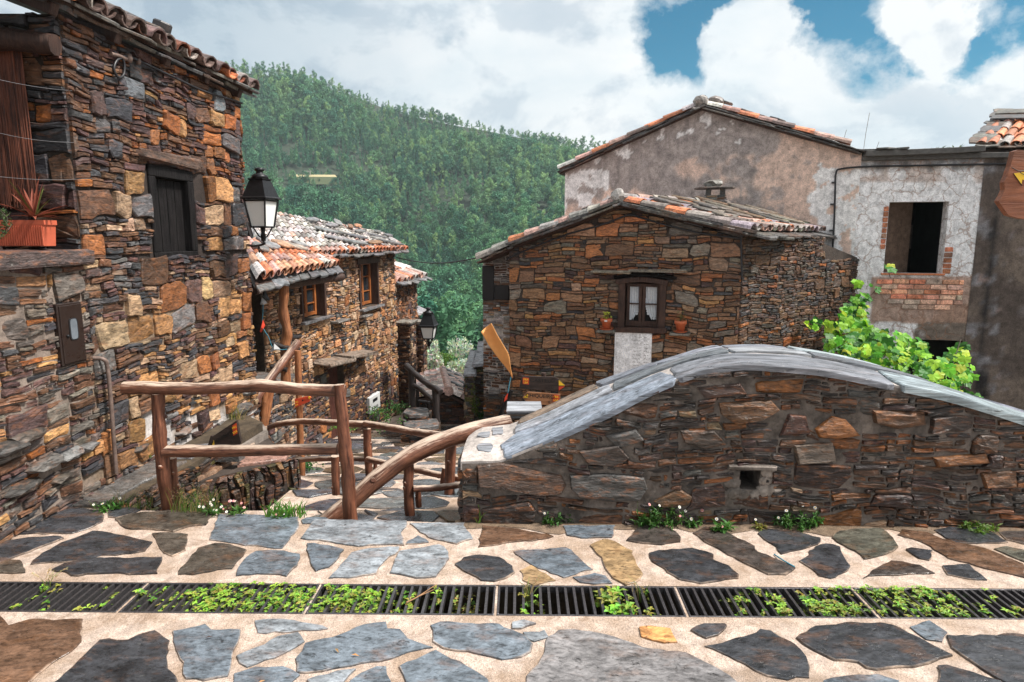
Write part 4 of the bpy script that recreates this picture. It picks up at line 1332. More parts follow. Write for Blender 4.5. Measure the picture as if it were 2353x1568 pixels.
dr = mb.build('door', M['metal_brown'], mt)
def capsule(f, cu, cv, w, ru, rv, n=10):
    P = []
    for k in range(4 * n):
        g = 2 * math.pi * k / (4 * n)
        P.append(f.pt(cu + math.copysign(abs(math.cos(g)) ** .45, math.cos(g)) * ru, cv + math.copysign(abs(math.sin(g)) ** .35, math.sin(g)) * rv, w))
    return P
cu, cv = (mu0 + mu1) / 2 + .004, (mz0 + mz1) / 2 + .03
mb = MB(); mb.prism(capsule(FA, cu, cv, .0435, hw * .36, hh * .36), .004, up=FA.n)
mb.build('window_rim', M['black'], dr)
mb = MB(); mb.prism(capsule(FA, cu, cv, .048, hw * .27, hh * .33), .001, (.2, .22, .24), up=FA.n)
mb.build('window_pane', simple('dull_meter_glass', (.13, .15, .17), .15, 0, .3, 12, 0), dr)
mb = MB(); mb.lathe((0, 0, 0), [(.011, 0), (.011, .008), (.004, .012)], 10); mb.v = [tuple(FA.pt(mu0 + hw * .5, mz0 + hh * .95, .043) + FA.n * z + FA.d * x + Vector((0, 0, y))) for x, y, z in mb.v]
mb.build('lock', M['iron'], dr)
# pipe
mb = MB(); P = smoothpath([FA.pt(FA.u(211, 823), FA.uv(211, 823)[1], .0), FA.pt(FA.u(219, 826), FA.uv(219, 826)[1], .06), FA.pt(FA.u(226, 850), FA.uv(226, 846)[1], .07), FA.pt(FA.u(234, 930), FA.uv(234, 930)[1], .07), FA.pt(FA.u(249, 1088), FA.uv(249, 1088)[1], .06)], 26)
mb.tube(P, .015, 10); tag(mb.build('conduit_pipe', M['pipe'], at_base=True), 'thin rusty bent pipe against the left house wall below the meter cabinet', 'pipe')

# ================================================================== HOUSE WITH ORANGE WINDOWS
FB = Frame((-4.8, 0, 0), (.15, 1))
bu0, bu1 = FB.u(575, 800), FB.u(907, 640); ZB = 1.47
hB = thing('stone_house', FB.pt((bu0 + bu1) / 2, -2, -1), 'warm tan schist house with two orange wooden windows and a pale tiled roof', 'house')
wA = (FB.u(688, 680), FB.u(744, 680), FB.uv(716, 733)[1], FB.uv(716, 634)[1])
wB = (FB.u(823, 650), FB.u(866, 650), FB.uv(843, 706)[1], FB.uv(843, 603)[1])
dU = (FB.u(574, 760), FB.u(604, 760), FB.uv(590, 862)[1], FB.uv(590, 652)[1])
dL = (FB.u(756, 930), FB.u(793, 930), -2.2, FB.uv(772, 842)[1])


def palB(u, v, w, h):
    x, y = px(FB.pt(u, v)); dk = y > 860
    if w > .13 and h > .08: return pick([(3, (.40, .24, .14)), (2.6, (.42, .22, .12)), (2, (.42, .30, .21)), (1.5, OR), (.6, GR), (.6, BR)]) if not dk else pick([(2, BR), (2, GR), (1, OC), (1, PU), (1, OR)])
    return pick([(3, (.40, .28, .20)), (3, (.36, .20, .12)), (2, OC), (1.4, BR), (.8, DK), (.8, GR)]) if not dk else pick([(3, BR), (2, DK), (2, PU), (1, OC), (1, TN)])


mb = MB()
backing(mb, FB, bu0, bu1, -2.6, ZB, None, [wA, wB, dU, dL], (.115, .085, .06), 1, step=.5, depth=.28)
rubble(mb, FB, bu0, bu1, -2.6, ZB, palB, lambda u: ZB, [wA, wB, dU, dL], band=(.09, .19), pbig=.40, thin=(.024, .06), gap=.005, prot=(.01, .045), wbig=(.7, 1.5), lstack=(.15, .35))
eB = FB.pt(bu1, 0, 0); sB = FB.pt(bu0, 0, 0)
FBe = Frame(eB, (-1, .1)); FBe.n = Vector((0, 1, 0))
backing(mb, FBe, 0, 4, -3, ZB, None, (), (.15, .11, .08), 1, step=10)
body(mb, [(eB.x - 4, eB.y + .4), (sB.x - 4, sB.y), (sB.x, sB.y)], -3, ZB, (.15, .11, .08), 1)
mb.build('wall', [M['stone_warm'], M['gap_warm']], hB)
# near-black sheet painting in the dark behind the doorway
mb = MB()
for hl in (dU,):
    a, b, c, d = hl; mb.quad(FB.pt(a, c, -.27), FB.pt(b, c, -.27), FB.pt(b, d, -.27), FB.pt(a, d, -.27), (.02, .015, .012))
mb.build('doorway_dark', M['painted_dark'], hB)
a, b, c, d = dL
mb = MB()
for i in range(4):
    u0, u1 = a + (b - a) * i / 4, a + (b - a) * (i + 1) / 4
    mb.box(FB.pt((u0 + u1) / 2, (c + d) / 2, -.14), FB.d * ((u1 - u0) / 2 - .003), FB.n * .02, Vector((0, 0, (d - c) / 2)), bev=.005)
mb.build('door', M['door'], hB)


def window_wood(f, hl, root, rows=3, inset=-.13, dark_side=True, arch=True):
    a, b, c, d = hl
    fr = MB()      # dark timber surround lining the reveal
    timber(fr, f.pt(a + .03, c, -.06), f.pt(a + .03, d, -.06), f.d, .20, .06); timber(fr, f.pt(b - .03, c, -.06), f.pt(b - .03, d, -.06), f.d, .22, .06)
    timber(fr, f.pt(a - .10, d + .03, -.03), f.pt(b + .10, d + .03, -.03), (0, 0, 1), .16, .11)
    w = fr.build('window', M['wood_frame'], root)
    s = MB(); e = .055; A, B = a + .06, b - .06
    for u in (A + e / 2, B - e / 2, (A + B) / 2): timber(s, f.pt(u, c + .02, inset), f.pt(u, d - .02, inset), f.d, .05, e if u != (A + B) / 2 else e * 1.3)
    for z in (c + .03 + e / 2, d - e / 2): timber(s, f.pt(A + e, z, inset), f.pt(B - e, z, inset), (0, 0, 1), .048, e)
    for k in range(1, rows):
        z = c + (d - c) * k / rows; timber(s, f.pt(A + e, z, inset), f.pt(B - e, z, inset), (0, 0, 1), .03, .022)
    s.build('sash', M['wood_varn'], w)
    g = MB(); g.quad(f.pt(A, c, inset - .012), f.pt(B, c, inset - .012), f.pt(B, d, inset - .012), f.pt(A, d, inset - .012), (.05, .055, .06)); g.build('pane', M['glass'], w)
    sl = MB(); sl.box(f.pt((a + b) / 2 + .02, c - .025, -.02), f.d * ((b - a) / 2 + .10), f.n * .14, Vector((0, 0, .022)), (.13, .13, .135), jit=.006, bev=.008)
    sl.build('sill', M['roof_slate'], w)


window_wood(FB, wA, hB); window_wood(FB, wB, hB)
mb = MB()    # projecting slabs: canopy over the lower door, small shelves
for (xa, ya), (xb, yb_), th_ in (((737, 834), (800, 823), .03), ((788, 818), (852, 806), .022)):
    q, q2 = FB.uv(xa, ya, .15), FB.uv(xb, yb_, .15); m_ = ((q[0] + q2[0]) / 2, (q[1] + q2[1]) / 2)
    mb.box(FB.pt(*m_, .10), FB.d * (q2[0] - q[0]) / 2 + Vector((0, 0, (q2[1] - q[1]) / 2)), FB.n * .20 - Vector((0, 0, .03)), Vector((0, 0, th_)), (.19, .15, .12), jit=.02, bev=.012)
for x, y, L in ((770, 738, .25), (830, 726, .2)):
    q = FB.uv(x, y); mb.box(FB.pt(*q, .08), FB.d * L, FB.n * .1, Vector((0, 0, .02)), (.14, .13, .12), jit=.012, bev=.008)
mb.build('stone_shelf', M['roof_slate'], hB)
# main roof
E0, E1 = FB.pt(FB.u(560, 600), ZB + .03, .22), FB.pt(bu1 + .25, ZB + .03, .22)
R0, R1 = at(560, 480, 11.2), at(876, 540, 16.2)
mb = MB(); deck(mb, E0, E1, R1, R0, .05, (.08, .07, .06)); deck(mb, R0 + Vector((0, 0, -.004)), R1 + Vector((0, 0, -.004)), R1 + Vector((-2.4, .3, -.7)), R0 + Vector((-2.4, .3, -.7)), .05, (.2, .12, .09)); mb.build('roof_boards', M['wood_frame'], hB)
mb = MB(); edge_slates(mb, E0 + Vector((0, 0, -.02)), E1 + Vector((0, 0, -.02)), R0 - E0, (0, 0, 1), [(3, (.16, .16, .16)), (2, (.11, .11, .115)), (1, (.2, .19, .17))], over=.10, depth=.4, w=(.3, .6))
mb.build('eave_slates', M['roof_slate'], hB)
mb = MB(); tile_patch(mb, E0, E1, R1, R0, 34, 9, lambda i, j: pick([(7, T_WH), (1, T_PK), (2, T_GR)]) if j > 0 else pick([(3, T_OR), (2, T_PK), (1, T_WH)]), jit=.02)
mb.build('roof_tiles', M['tile'], hB)
sp = []
eB_, sB_ = (E1 - E0), (R0 - E0)
for s, t, rx, ry in ((.42, .5, .38, .14), (.5, .72, .42, .12), (.62, .35, .45, .13), (.45, .25, .5, .13), (.7, .6, .4, .12), (.82, .45, .38, .12), (.58, .9, .4, .14), (.75, .9, .35, .12), (.9, .75, .3, .13), (.93, .3, .36, .13), (.55, .12, .5, .11), (.72, .14, .55, .12), (.87, .12, .5, .12), (.38, .8, .4, .13), (.66, .78, .3, .1), (.5, .45, .3, .12), (.78, .3, .34, .1), (.96, .55, .25, .12)):
    c = lerp(lerp(E0, E1, s), lerp(R0, R1, s), t) + Vector((0, 0, .13))
    sp.append((c, eB_, lerp(R0, R1, s) - lerp(E0, E1, s), rx * .85, ry * .75, R.uniform(.018, .035), pick([(3, (.17, .17, .175)), (2, (.24, .235, .23)), (1, (.11, .105, .10)), (.6, (.3, .16, .09))])))
loose_slates('roof_stone', sp, 'loose slate lying on the pale tiled roof of the house with orange windows', 'roof stone', 'slates on the pale tiled roof')
# porch
E0, E1, R1, R0 = at(588, 655, 7.0), at(776, 618, 10.4), at(722, 584, 10.9), at(545, 560, 8.6)
pr = thing('porch', FB.pt(FB.u(640, 860), -.1, .5), 'log porch with a small bright orange tiled roof on the house with orange windows', 'porch')
mb = MB(); deck(mb, E0, E1, R1, R0, .04, (.06, .05, .04)); mb.build('roof_boards', M['wood_frame'], pr)
mb = MB(); up = R0 - E0
edge_slates(mb, E0 + Vector((0, 0, -.02)), E1 + Vector((.0, .1, -.02)), up, (0, 0, 1), [(3, (.16, .165, .17)), (2, (.10, .105, .11))], over=.16, depth=.42, w=(.3, .55)); mb.build('eave_slates', M['roof_slate'], pr)
mb = MB(); tile_patch(mb, E0 + Vector((0, 0, .03)), E1 + Vector((0, 0, .03)), R1 + Vector((0, 0, .04)), R0 + Vector((0, 0, .04)), 15, 4, tpal([(2.4, T_OR), (2, (.58, .33, .22)), (2.4, T_PK), (1.4, T_WH)]), jit=.015); mb.build('roof_tiles', M['tile'], pr)
log('post', pr, [at(653, 652, 8.15), at(651, 720, 8.15), at(660, 760, 8.15), at(656, 800, 8.15), at(658, 886, 8.15)], .058, .062, 22, 'post', .3)
log('beam', pr, [at(580, 668, 7.6), at(700, 648, 9.3), at(786, 637, 10.4)], .06, .06, 12, 'wood_frame')
log('rail', pr, [at(622, 788, 8.1), at(655, 800, 8.1), at(688, 806, 8.1)], .036, .036, 10, 'log_dark')
log('rail', pr, [at(622, 842, 8.1), at(660, 850, 8.1)], .03, .03, 10, 'log_dark')
log('brace', pr, [at(686, 786, 7.9), at(640, 845, 7.6), at(600, 900, 7.3), at(588, 925, 7.2)], .052, .048, 16, 'log')
log('brace', pr, [at(625, 870, 7.9), at(650, 895, 7.9)], .03, .03, 8, 'log')
log('post', pr, [at(609, 890, 7.4), at(604, 990, 7.4)], .042, .05, 12, 'post')
log('post', pr, [at(625, 888, 7.5), at(608, 985, 7.4)], .036, .036, 12, 'post')
mb = MB()
U0_, U1_ = FB.uv(575, 880, .75)[0], FB.uv(694, 885, .62)[0]
P0, P1 = FB.pt(U0_, 0, .75), FB.pt(U1_, 0, .62)
zpf = at(640, 882, 8.1).z
f = Frame((P0.x, P0.y, 0), P1 - P0)
L = (P1 - P0).length
backing(mb, f, -.6, L, -2.2, zpf, None, (), (.2, .16, .13), 1, step=10)
rubble(mb, f, -.6, L, -2.2, zpf, lambda u, v, w, h: pick([(3, GR), (2, BR), (2, TN), (2, DK), (1, PU)]), lambda u: zpf, band=(.06, .14), pbig=.4, thin=(.02, .045))
q0, q1 = f.pt(-.6, zpf), f.pt(L, zpf)
mb.add([q0, q1, FB.pt(U1_, zpf, .0), FB.pt(U0_ - .6, zpf, .0)], [(0, 1, 2, 3)], (.10, .095, .09), 0)
f2 = Frame((P1.x, P1.y, 0), Vector((-1, .12, 0)) * -1); f2 = Frame((P1.x, P1.y, 0), (-.95, .1)); f2.n = Vector((.1, .95, 0))
backing(mb, f2, 0, .7, -2.2, zpf, None, (), (.2, .16, .13), 1, step=10)
mb.build('platform', [M['stone'], M['gap_warm']], pr)
sp = []
for s_, t_, rx, ry, c in ((.16, .55, .2, .12, (.12, .115, .11)), (.30, .62, .26, .1, (.17, .17, .175)), (.45, .72, .24, .13, (.34, .2, .12)), (.60, .66, .3, .1, (.28, .24, .2)), (.72, .82, .22, .1, (.2, .2, .2)), (.25, .85, .3, .1, (.15, .15, .155))):
    sp.append((lerp(lerp(E0, E1, s_), lerp(R0, R1, s_), t_) + Vector((0, 0, .16)), E1 - E0, R0 - E0, rx, ry, .03, c))
loose_slates('roof_stone', sp, 'loose slate weighing down the bright orange porch tiles', 'roof stone', 'slates on the porch roof')
# bunting
bt = thing('bunting', at(625, 800, 7.9), 'small string of grey and red flags hanging under the orange tiled porch roof', 'bunting')
mb = MB(); mb.tube(smoothpath([at(606, 664, 7.7), at(604, 720, 7.7), at(603, 750, 7.75), at(617, 775, 7.8), at(630, 802, 7.85), at(663, 803, 7.9)], 30), .005, 5); mb.build('cord', M['cord'], bt)
def flag(pts, mat, depth):
    mb = MB(); P = [at(x, y, depth + .015 * (k % 2)) for k, (x, y) in enumerate(pts)]
    c = sum(P, Vector()) / len(P) + Vector((0, -.03, 0)); n = len(P)
    for off in (0, .006): mb.add([p + Vector((0, off, 0)) for p in P] + [c + Vector((0, off, 0))], [(i, (i + 1) % n, n) for i in range(n)], (.5, .5, .5))
    mb.build('flag', M[mat], bt)
flag([(607, 664), (620, 690), (612, 692), (602, 684)], 'black', 7.66); flag([(602, 683), (614, 697), (606, 701), (598, 700)], 'cloth_white', 7.68)
flag([(604, 735), (609, 748), (605, 756), (600, 765), (597, 762), (600, 748)], 'cloth_red', 7.72); flag([(630, 790), (644, 803), (634, 806), (619, 810)], 'cloth_white', 7.8)

# meter box on the lower wall
q = [FB.uv(x, y, .03) for x, y in ((844, 915), (868, 906), (868, 940), (845, 952))]
wm = thing('meter_box', FB.pt(q[0][0], q[3][1], 0), 'white electricity meter box with a small dark window low on the house with orange windows', 'meter box')
mu0, mu1, mz0, mz1 = q[0][0], q[1][0], q[3][1], q[0][1]
mb = MB(); mb.box(FB.pt((mu0 + mu1) / 2, (mz0 + mz1) / 2, .03), FB.d * (mu1 - mu0) / 2, FB.n * .05, Vector((0, 0, (mz1 - mz0) / 2)), bev=.008); mb.build('case', M['metal_white'], wm)
mb = MB(); mb.box(FB.pt((mu0 + mu1) / 2, mz0 + (mz1 - mz0) * .68, .081), FB.d * (mu1 - mu0) * .22, FB.n * .003, Vector((0, 0, (mz1 - mz0) * .10)))
mb.build('window', M['black'], wm)
mb = MB()
for k in range(3): mb.box(FB.pt((mu0 + mu1) / 2 + .05, mz0 + (mz1 - mz0) * (.16 + .06 * k), .081), FB.d * (mu1 - mu0) * .2, FB.n * .002, Vector((0, 0, .004)))
mb.build('vent', M['black'], wm)

# ------------------------------------------------------------------ house behind, further down the lane
FC = Frame((-4.97, 0, 0), (.15, 1))
cu0, cu1 = FC.u(895, 760), FC.u(957, 680); ZC = .74
hC = thing('stone_house', FC.pt((cu0 + cu1) / 2, -3, -1), 'smaller pinkish schist house behind the tan house, with two stone buttresses', 'house')
mb = MB()
backing(mb, FC, cu0, cu1, -3, ZC, None, (), (.13, .09, .065), 1, step=.6)
rubble(mb, FC, cu0, cu1, -3, ZC, lambda u, v, w, h: pick([(3, (.34, .17, .10)), (2.5, (.30, .20, .15)), (2, BR), (1.5, OR), (1, PU), (.7, GR)]), lambda u: ZC, band=(.08, .16), pbig=.3, thin=(.025, .05), gap=.004)
eC = FC.pt(cu1, 0, 0); body(mb, [(eC.x, eC.y), (eC.x - 3, eC.y + .3), (eC.x - 3, eC.y - 3)], -3, ZC, (.15, .11, .08), 1)
mb.build('wall', [M['stone_warm'], M['gap_warm']], hC)
E0, E1 = FC.pt(cu0, ZC + .03, .22), FC.pt(cu1 + .2, ZC + .03, .2); up = Vector((-1.6, .2, .62))
mb = MB(); deck(mb, E0, E1, E1 + up, E0 + up, .05, (.08, .07, .06)); edge_slates(mb, E0, E1, up, (0, 0, 1), [(1, (.18, .18, .18))], over=.12, depth=.4); mb.build('eave_slates', M['roof_slate'], hC)
mb = MB(); tile_patch(mb, E0, E1, E1 + up, E0 + up, 9, 4, tpal([(3, T_WH), (2, T_PK), (1, T_OR)]), jit=.02); mb.build('roof_tiles', M['tile'], hC)
for x, w in ((917, .42), (945, .36)):
    c = FC.pt(FC.u(x, 800), 0, .18); zt = at(x, 742, c.y).z
    mb = MB(); d = FC.d; o = c - d * w / 2 + FC.n * .16
    stone_box(mb, (o.x, o.y), d, w, .3, -3, zt, lambda u, v, w_, h: pick([(3, BR), (2, DK), (2, TN), (1, PU)]), band=(.07, .14), pbig=.3)
    mb.build('buttress', [M['stone'], M['gap_warm']], hC)
    mb = MB(); mb.box(c + Vector((0, 0, zt + .025)), d * (w / 2 + .08), FC.n * .22, Vector((0, 0, .025)), (.20, .185, .16), jit=.015, bev=.01); mb.build('cap_slab', M['roof_slate'], hC)
E0, E1 = at(950, 724, 18.6), at(976, 716, 20.2); up = Vector((-1.0, .1, .42))
mb = MB(); deck(mb, E0, E1, E1 + up, E0 + up, .06, (.1, .1, .1)); b_ = (E0.x - 3, E0.y)
for k in range(4): edge_slates(mb, E0 + up * k / 4, E1 + up * k / 4 + Vector((0, 0, .03)), up, (0, 0, 1), [(1, (.26, .26, .26)), (1, (.18, .18, .18))], over=.08, depth=.5, w=(.4, .7))
hD = thing('stone_house', (E0.x - .8, E0.y + .5, -3.5), 'sliver of a grey slate roofed house past the far corner of the lane', 'house')
mb.build('slate_roof', M['roof_slate'], hD)
mb = MB(); f = Frame((E0.x - .3, E0.y, 0), (.15, 1)); backing(mb, f, -.5, 1.6, -3.5, E0.z, None, (), (.13, .09, .065), 1, step=3); rubble(mb, f, -.5, 1.6, -3.5, E0.z, palB, lambda u: E0.z); body(mb, [(E0.x - .3, E0.y - .5), (E0.x - 3, E0.y - .5)], -3.5, E0.z, (.15, .11, .08), 1)
mb.build('wall', [M['stone_warm'], M['gap_warm']], hD)

# ================================================================== COTTAGE
FD = Frame((2.2, 11.0, 0), (.9455, -.3256))
dl, dr_ = FD.u(1171, 760), FD.u(1706, 580)
vx = [(1100, 606), (1172, 574), (1191, 564), (1327, 518), (1411, 480), (1430, 477), (1581, 513), (1704, 546), (1730, 552)]
vu = [FD.uv(*p) for p in vx]
gtop = interp([p[0] for p in vu], [p[1] for p in vu])
hK = thing('stone_cottage', FD.pt(0, -1.7, -1), 'low brown schist cottage with a white curtained window and a slab weighted tile roof', 'cottage')
kw = (FD.u(1425, 700), FD.u(1527, 700), FD.uv(1475, 760)[1], FD.uv(1475, 648)[1])


def palK(u, v, w, h):
    if w > .16 and h > .09: return pick([(3, (.17, .095, .058)), (2, (.27, .165, .10)), (1.6, (.36, .155, .07)), (1.6, (.19, .165, .135)), (1, TN)])
    return pick([(4, (.16, .090, .055)), (2.4, (.25, .155, .095)), (1.6, (.27, .11, .05)), (2, (.15, .13, .105)), (.8, DK), (.9, OC), (.6, PU)])


mb = MB(); g2 = lambda u: gtop(u) - .005
backing(mb, FD, dl, dr_, -2.2, 3, g2, [kw], (.07, .05, .038), 1, step=.2, depth=.2)
rubble(mb, FD, dl, dr_, -2.1, 2.6, palK, lambda u: gtop(u) - .02, [kw], band=(.12, .26), pbig=.36, thin=(.036, .095), gap=.004, prot=(.004, .045), lstack=(.2, .6), wbig=(1.1, 2.4), warp=.038)
B3 = FD.pt(dr_, 0, 0); C3 = at(1962, 700, 12.55); C3.z = 0
FS = Frame(B3, C3 - B3); LS = (C3 - B3).length; ZS = gtop(dr_) + .02; ue_ = FS.u(1893, 580); zlo_ = FS.uv(1925, 594)[1]
stop_ = lambda u: ZS if u < ue_ else zlo_
backing(mb, FS, 0, LS, -2.2, ZS, stop_, (), (.05, .038, .03), 1, step=3)
rubble(mb, FS, 0, LS, -2.1, ZS, lambda u, v, w, h: pick([(4, (.08, .045, .028)), (2, (.12, .07, .04)), (2, (.035, .033, .034)), (1.5, (.08, .065, .052)), (.6, RU), (1, (.06, .036, .032))]), stop_, band=(.10, .22), pbig=.3, thin=(.035, .08), lstack=(.25, .7), warp=.035)  # darker stone colours paint in the shade lying on this side wall
body(mb, [(C3.x, C3.y), (C3.x - 1.5, C3.y + 3), (FD.pt(dl, 0).x + 1.5, FD.pt(dl, 0).y + 3), tuple(FD.pt(dl, 0, 0))[:2]], -2.2, [zlo_, 1.6, 1.6, 1.6], (.1, .08, .06), 1)
mb.build('wall', [M['stone'], M['gap']], hK)
# lean-to at the left
FL = Frame(FD.pt(0, 0, -.28), FD.d)
ll, lr = FL.u(1110, 700), FL.u(1172, 700) + .1
ltop = interp([ll, lr], [FL.uv(1108, 606)[1], FL.uv(1172, 578)[1]])
mb = MB(); pn = [(FL.u(1109, 650), FL.u(1136, 650), FL.uv(1120, 690)[1], FL.uv(1120, 611)[1]), (FL.u(1137, 670), FL.u(1171, 670), FL.uv(1150, 689)[1], FL.uv(1150, 656)[1])]
def backL(u, v):
    x, y = px(FL.pt(u, v)); return (.50, .45, .41) if 720 < y < 900 or y < 655 else (.12, .09, .07)
backing(mb, FL, ll, lr, -2.2, 3, ltop, pn, mi=1, colf=backL, step=.1, depth=.1)
def palL(u, v, w, h):
    x, y = px(FL.pt(u, v))
    if 700 < y < 800: return pick([(3, LG), (2, (.42, .40, .38)), (1, TN), (1, OR)])
    return pick([(3, BR), (2, GR), (1, RU), (1, LG), (1, DK)])
rubble(mb, FL, ll, lr, -2.1, 2, palL, ltop, pn, band=(.08, .18), pbig=.35, gap=.006, prot=(.004, .035), skip=lambda u, v: R.random() < .12)
e0 = FL.pt(ll, 0); FLs = Frame(e0 + Vector((.25, 2.4, 0)), (-.1, -1))
backing(mb, FLs, 0, 2.4, -2.2, ltop(ll), None, (), (.2, .17, .15), 1, step=3)
mb.build('lean_to', [M['stone'], M['plaster']], hK)
mb = MB()
for a, b, c, d in pn: mb.box(FL.pt((a + b) / 2, (c + d) / 2, .0), FD.d * (b - a) / 2, FD.n * .03, Vector((0, 0, (d - c) / 2)), bev=.01)
mb.build('black_panel', M['black'], hK)
# roof
fo = .14
A3 = FD.pt(FD.u(1426, 470), gtop(FD.u(1426, 470)) + .06, fo); Rr = FD.pt(dr_ + .12, gtop(dr_) + .06, fo)
L3 = FD.pt(FD.u(1178, 560), gtop(FD.u(1178, 560)) + .05, fo)
LL = FD.pt(FD.u(1102, 604) - .03, gtop(FD.u(1102, 604)) + .03, fo - .1)
rd = Vector((2.5, 2.1, 0)); Ab = A3 + rd; Cb = at(1893, 552, 12.7); Cb.z = Rr.z
Lb = L3 + Vector((1.6, 2.9, 0)); LLb = LL + Vector((.9, 2.9, 0))
mb = MB(); deck(mb, Rr, Cb, Ab, A3, .05, (.07, .055, .045)); deck(mb, Lb, L3, A3, Ab, .05, (.07, .055, .045)); deck(mb, LLb, LL, L3 + Vector((0, 0, -.04)), Lb + Vector((0, 0, -.04)), .04, (.07, .055, .045))
mb.build('roof_boards', M['wood_frame'], hK)
mb = MB(); inn = -FD.n
edge_slates(mb, LL + Vector((0, 0, -.03)), L3 + Vector((0, 0, -.06)), inn, (0, 0, 1), SLATE_WS, over=.05, depth=.3)
for dz in (-.03, .012): edge_slates(mb, L3 + Vector((0, 0, dz)), A3 + Vector((0, 0, dz)), inn, (0, 0, 1), SLATE_WS, over=.09, depth=.35, w=(.3, .8), th=(.025, .05))
for dz in (-.03, .012): edge_slates(mb, A3 + Vector((0, 0, dz)), Rr + Vector((0, 0, dz)), inn, (0, 0, 1), SLATE_WS, over=.09, depth=.35, w=(.3, .8), th=(.025, .05))
for dz in (-.035, .0): edge_slates(mb, Rr + Vector((0, 0, dz)), Cb + Vector((0, 0, dz)), A3 - Rr, (0, 0, 1), SLATE_WS, over=.2, depth=.6, w=(.3, .8), th=(.025, .045))
mb.build('verge_slates', M['roof_slate'], hK)
mb = MB()
TK = [(3, T_PK), (2.4, T_GR), (2, (.24, .20, .18)), (1.6, T_OR), (1, T_GN), (1, T_DK), (.8, (.36, .30, .34))]
up = Vector((0, 0, .035))
tile_patch(mb, Rr + up, Cb + up, Ab + up, A3 + up, 15, 6, tpal(TK), jit=.02, skipp=.05)
tile_patch(mb, Lb + up, L3 + up, A3 + up, Ab + up, 13, 7, tpal([(3, T_PK), (.8, T_OR), (2, T_GR), (1.4, T_WH)]), jit=.02)
tile_patch(mb, LLb, LL, L3, Lb, 10, 2, tpal([(3, T_PK), (.8, T_OR), (1, T_WH), (1, T_GR)]), jit=.02)
for k in range(8):     # ridge caps
    a = A3 + rd * (k / 8) + Vector((0, 0, .10)); b = a + rd / 8 * 1.15
    e = rd.cross(Vector((0, 0, 1))).normalized(); vs = []
    for c, r_ in ((a, .105), (b, .085)):
        for q in range(7): g = math.pi * q / 6; vs.append(c + e * math.cos(g) * r_ + Vector((0, 0, math.sin(g) * r_ * .8)))
    mb.add(vs, [(q, q + 1, q + 8, q + 7) for q in range(6)], pick([(2, T_GR), (1, T_PK), (1, T_WH)]))
rock(mb, A3 + Vector((-.02, .02, .12)), .13, (.30, .28, .26), 1, 1, .9)
mb.build('roof_tiles', M['tile'], hK)
sp = []
eK = Cb - Rr
for s, t, rx, ry in ((.12, .75, .26, .13), (.2, .5, .2, .13), (.28, .8, .3, .12), (.35, .35, .24, .14), (.42, .62, .34, .13), (.5, .42, .36, .13), (.58, .7, .3, .12), (.62, .3, .36, .12), (.7, .52, .38, .12), (.76, .25, .34, .11), (.8, .68, .3, .12), (.86, .4, .36, .11), (.92, .6, .3, .12), (.48, .9, .3, .1), (.68, .88, .3, .1), (.1, .3, .14, .1), (.33, .6, .16, .1)):
    c = lerp(lerp(Rr, Cb, s), lerp(A3, Ab, s), t) + Vector((0, 0, .15))
    sp.append((c, lerp(A3, Ab, s) - lerp(Rr, Cb, s), eK, rx * 1.25, ry * 1.3, R.uniform(.03, .055), pick([(3, (.13, .11, .09)), (2, (.10, .09, .085)), (1, (.17, .15, .12)), (1, (.15, .10, .065))])))
loose_slates('roof_stone', sp, 'loose lichen-stained slate weighing down the tiles on the right slope of the low cottage', 'roof stone', 'slates on the low cottage roof')
sp = []
for t, rx in ((.15, .12), (.42, .14), (.68, .15), (.9, .1)):
    sp.append((lerp(L3, A3, t) - FD.n * .45 + Vector((0, 0, .17)), A3 - L3, -FD.n, rx, .1, .035, (.11, .09, .08)))
loose_slates('roof_stone', sp, 'small dark slate showing above the left verge tiles of the low cottage', 'roof stone', 'slates on the low cottage left verge')
# chimney
cc = at(1643, 470, 12.75)
mb = MB(); d = FD.d; o = cc - d * .17 + FD.n * .17
ztc = at(1643, 437, 12.75).z; z0c = cc.z - .5
stone_box(mb, (o.x, o.y), d, .34, .34, z0c, ztc - .10, lambda u, v, w, h: pick([(2, LG), (2, GR), (1, TN), (1, BR)]), band=(.07, .13), pbig=.4, gap=.007)
ch = mb.build('chimney', [M['stone_warm'], M['mortar_grey']], hK)
mb = MB()
for i, j in ((-1, -1), (1, -1), (1, 1), (-1, 1)): mb.box(Vector((cc.x, cc.y, ztc - .04)) + d * .13 * i + FD.n * .13 * j, d * .04, FD.n * .04, Vector((0, 0, .06)), (.05, .045, .04), jit=.008)
flat_rock(mb, Vector((cc.x - .02, cc.y, ztc + .02)), .42, .3, .03, d, -FD.n, Vector((.03, 0, 1)), (.085, .07, .06), 10, rot=0)
rock(mb, Vector((cc.x - .05, cc.y, ztc + .11)), .17, (.14, .135, .12), 1.1, .8, .5)
mb.build('chimney_cap', M['roof_slate'], ch)
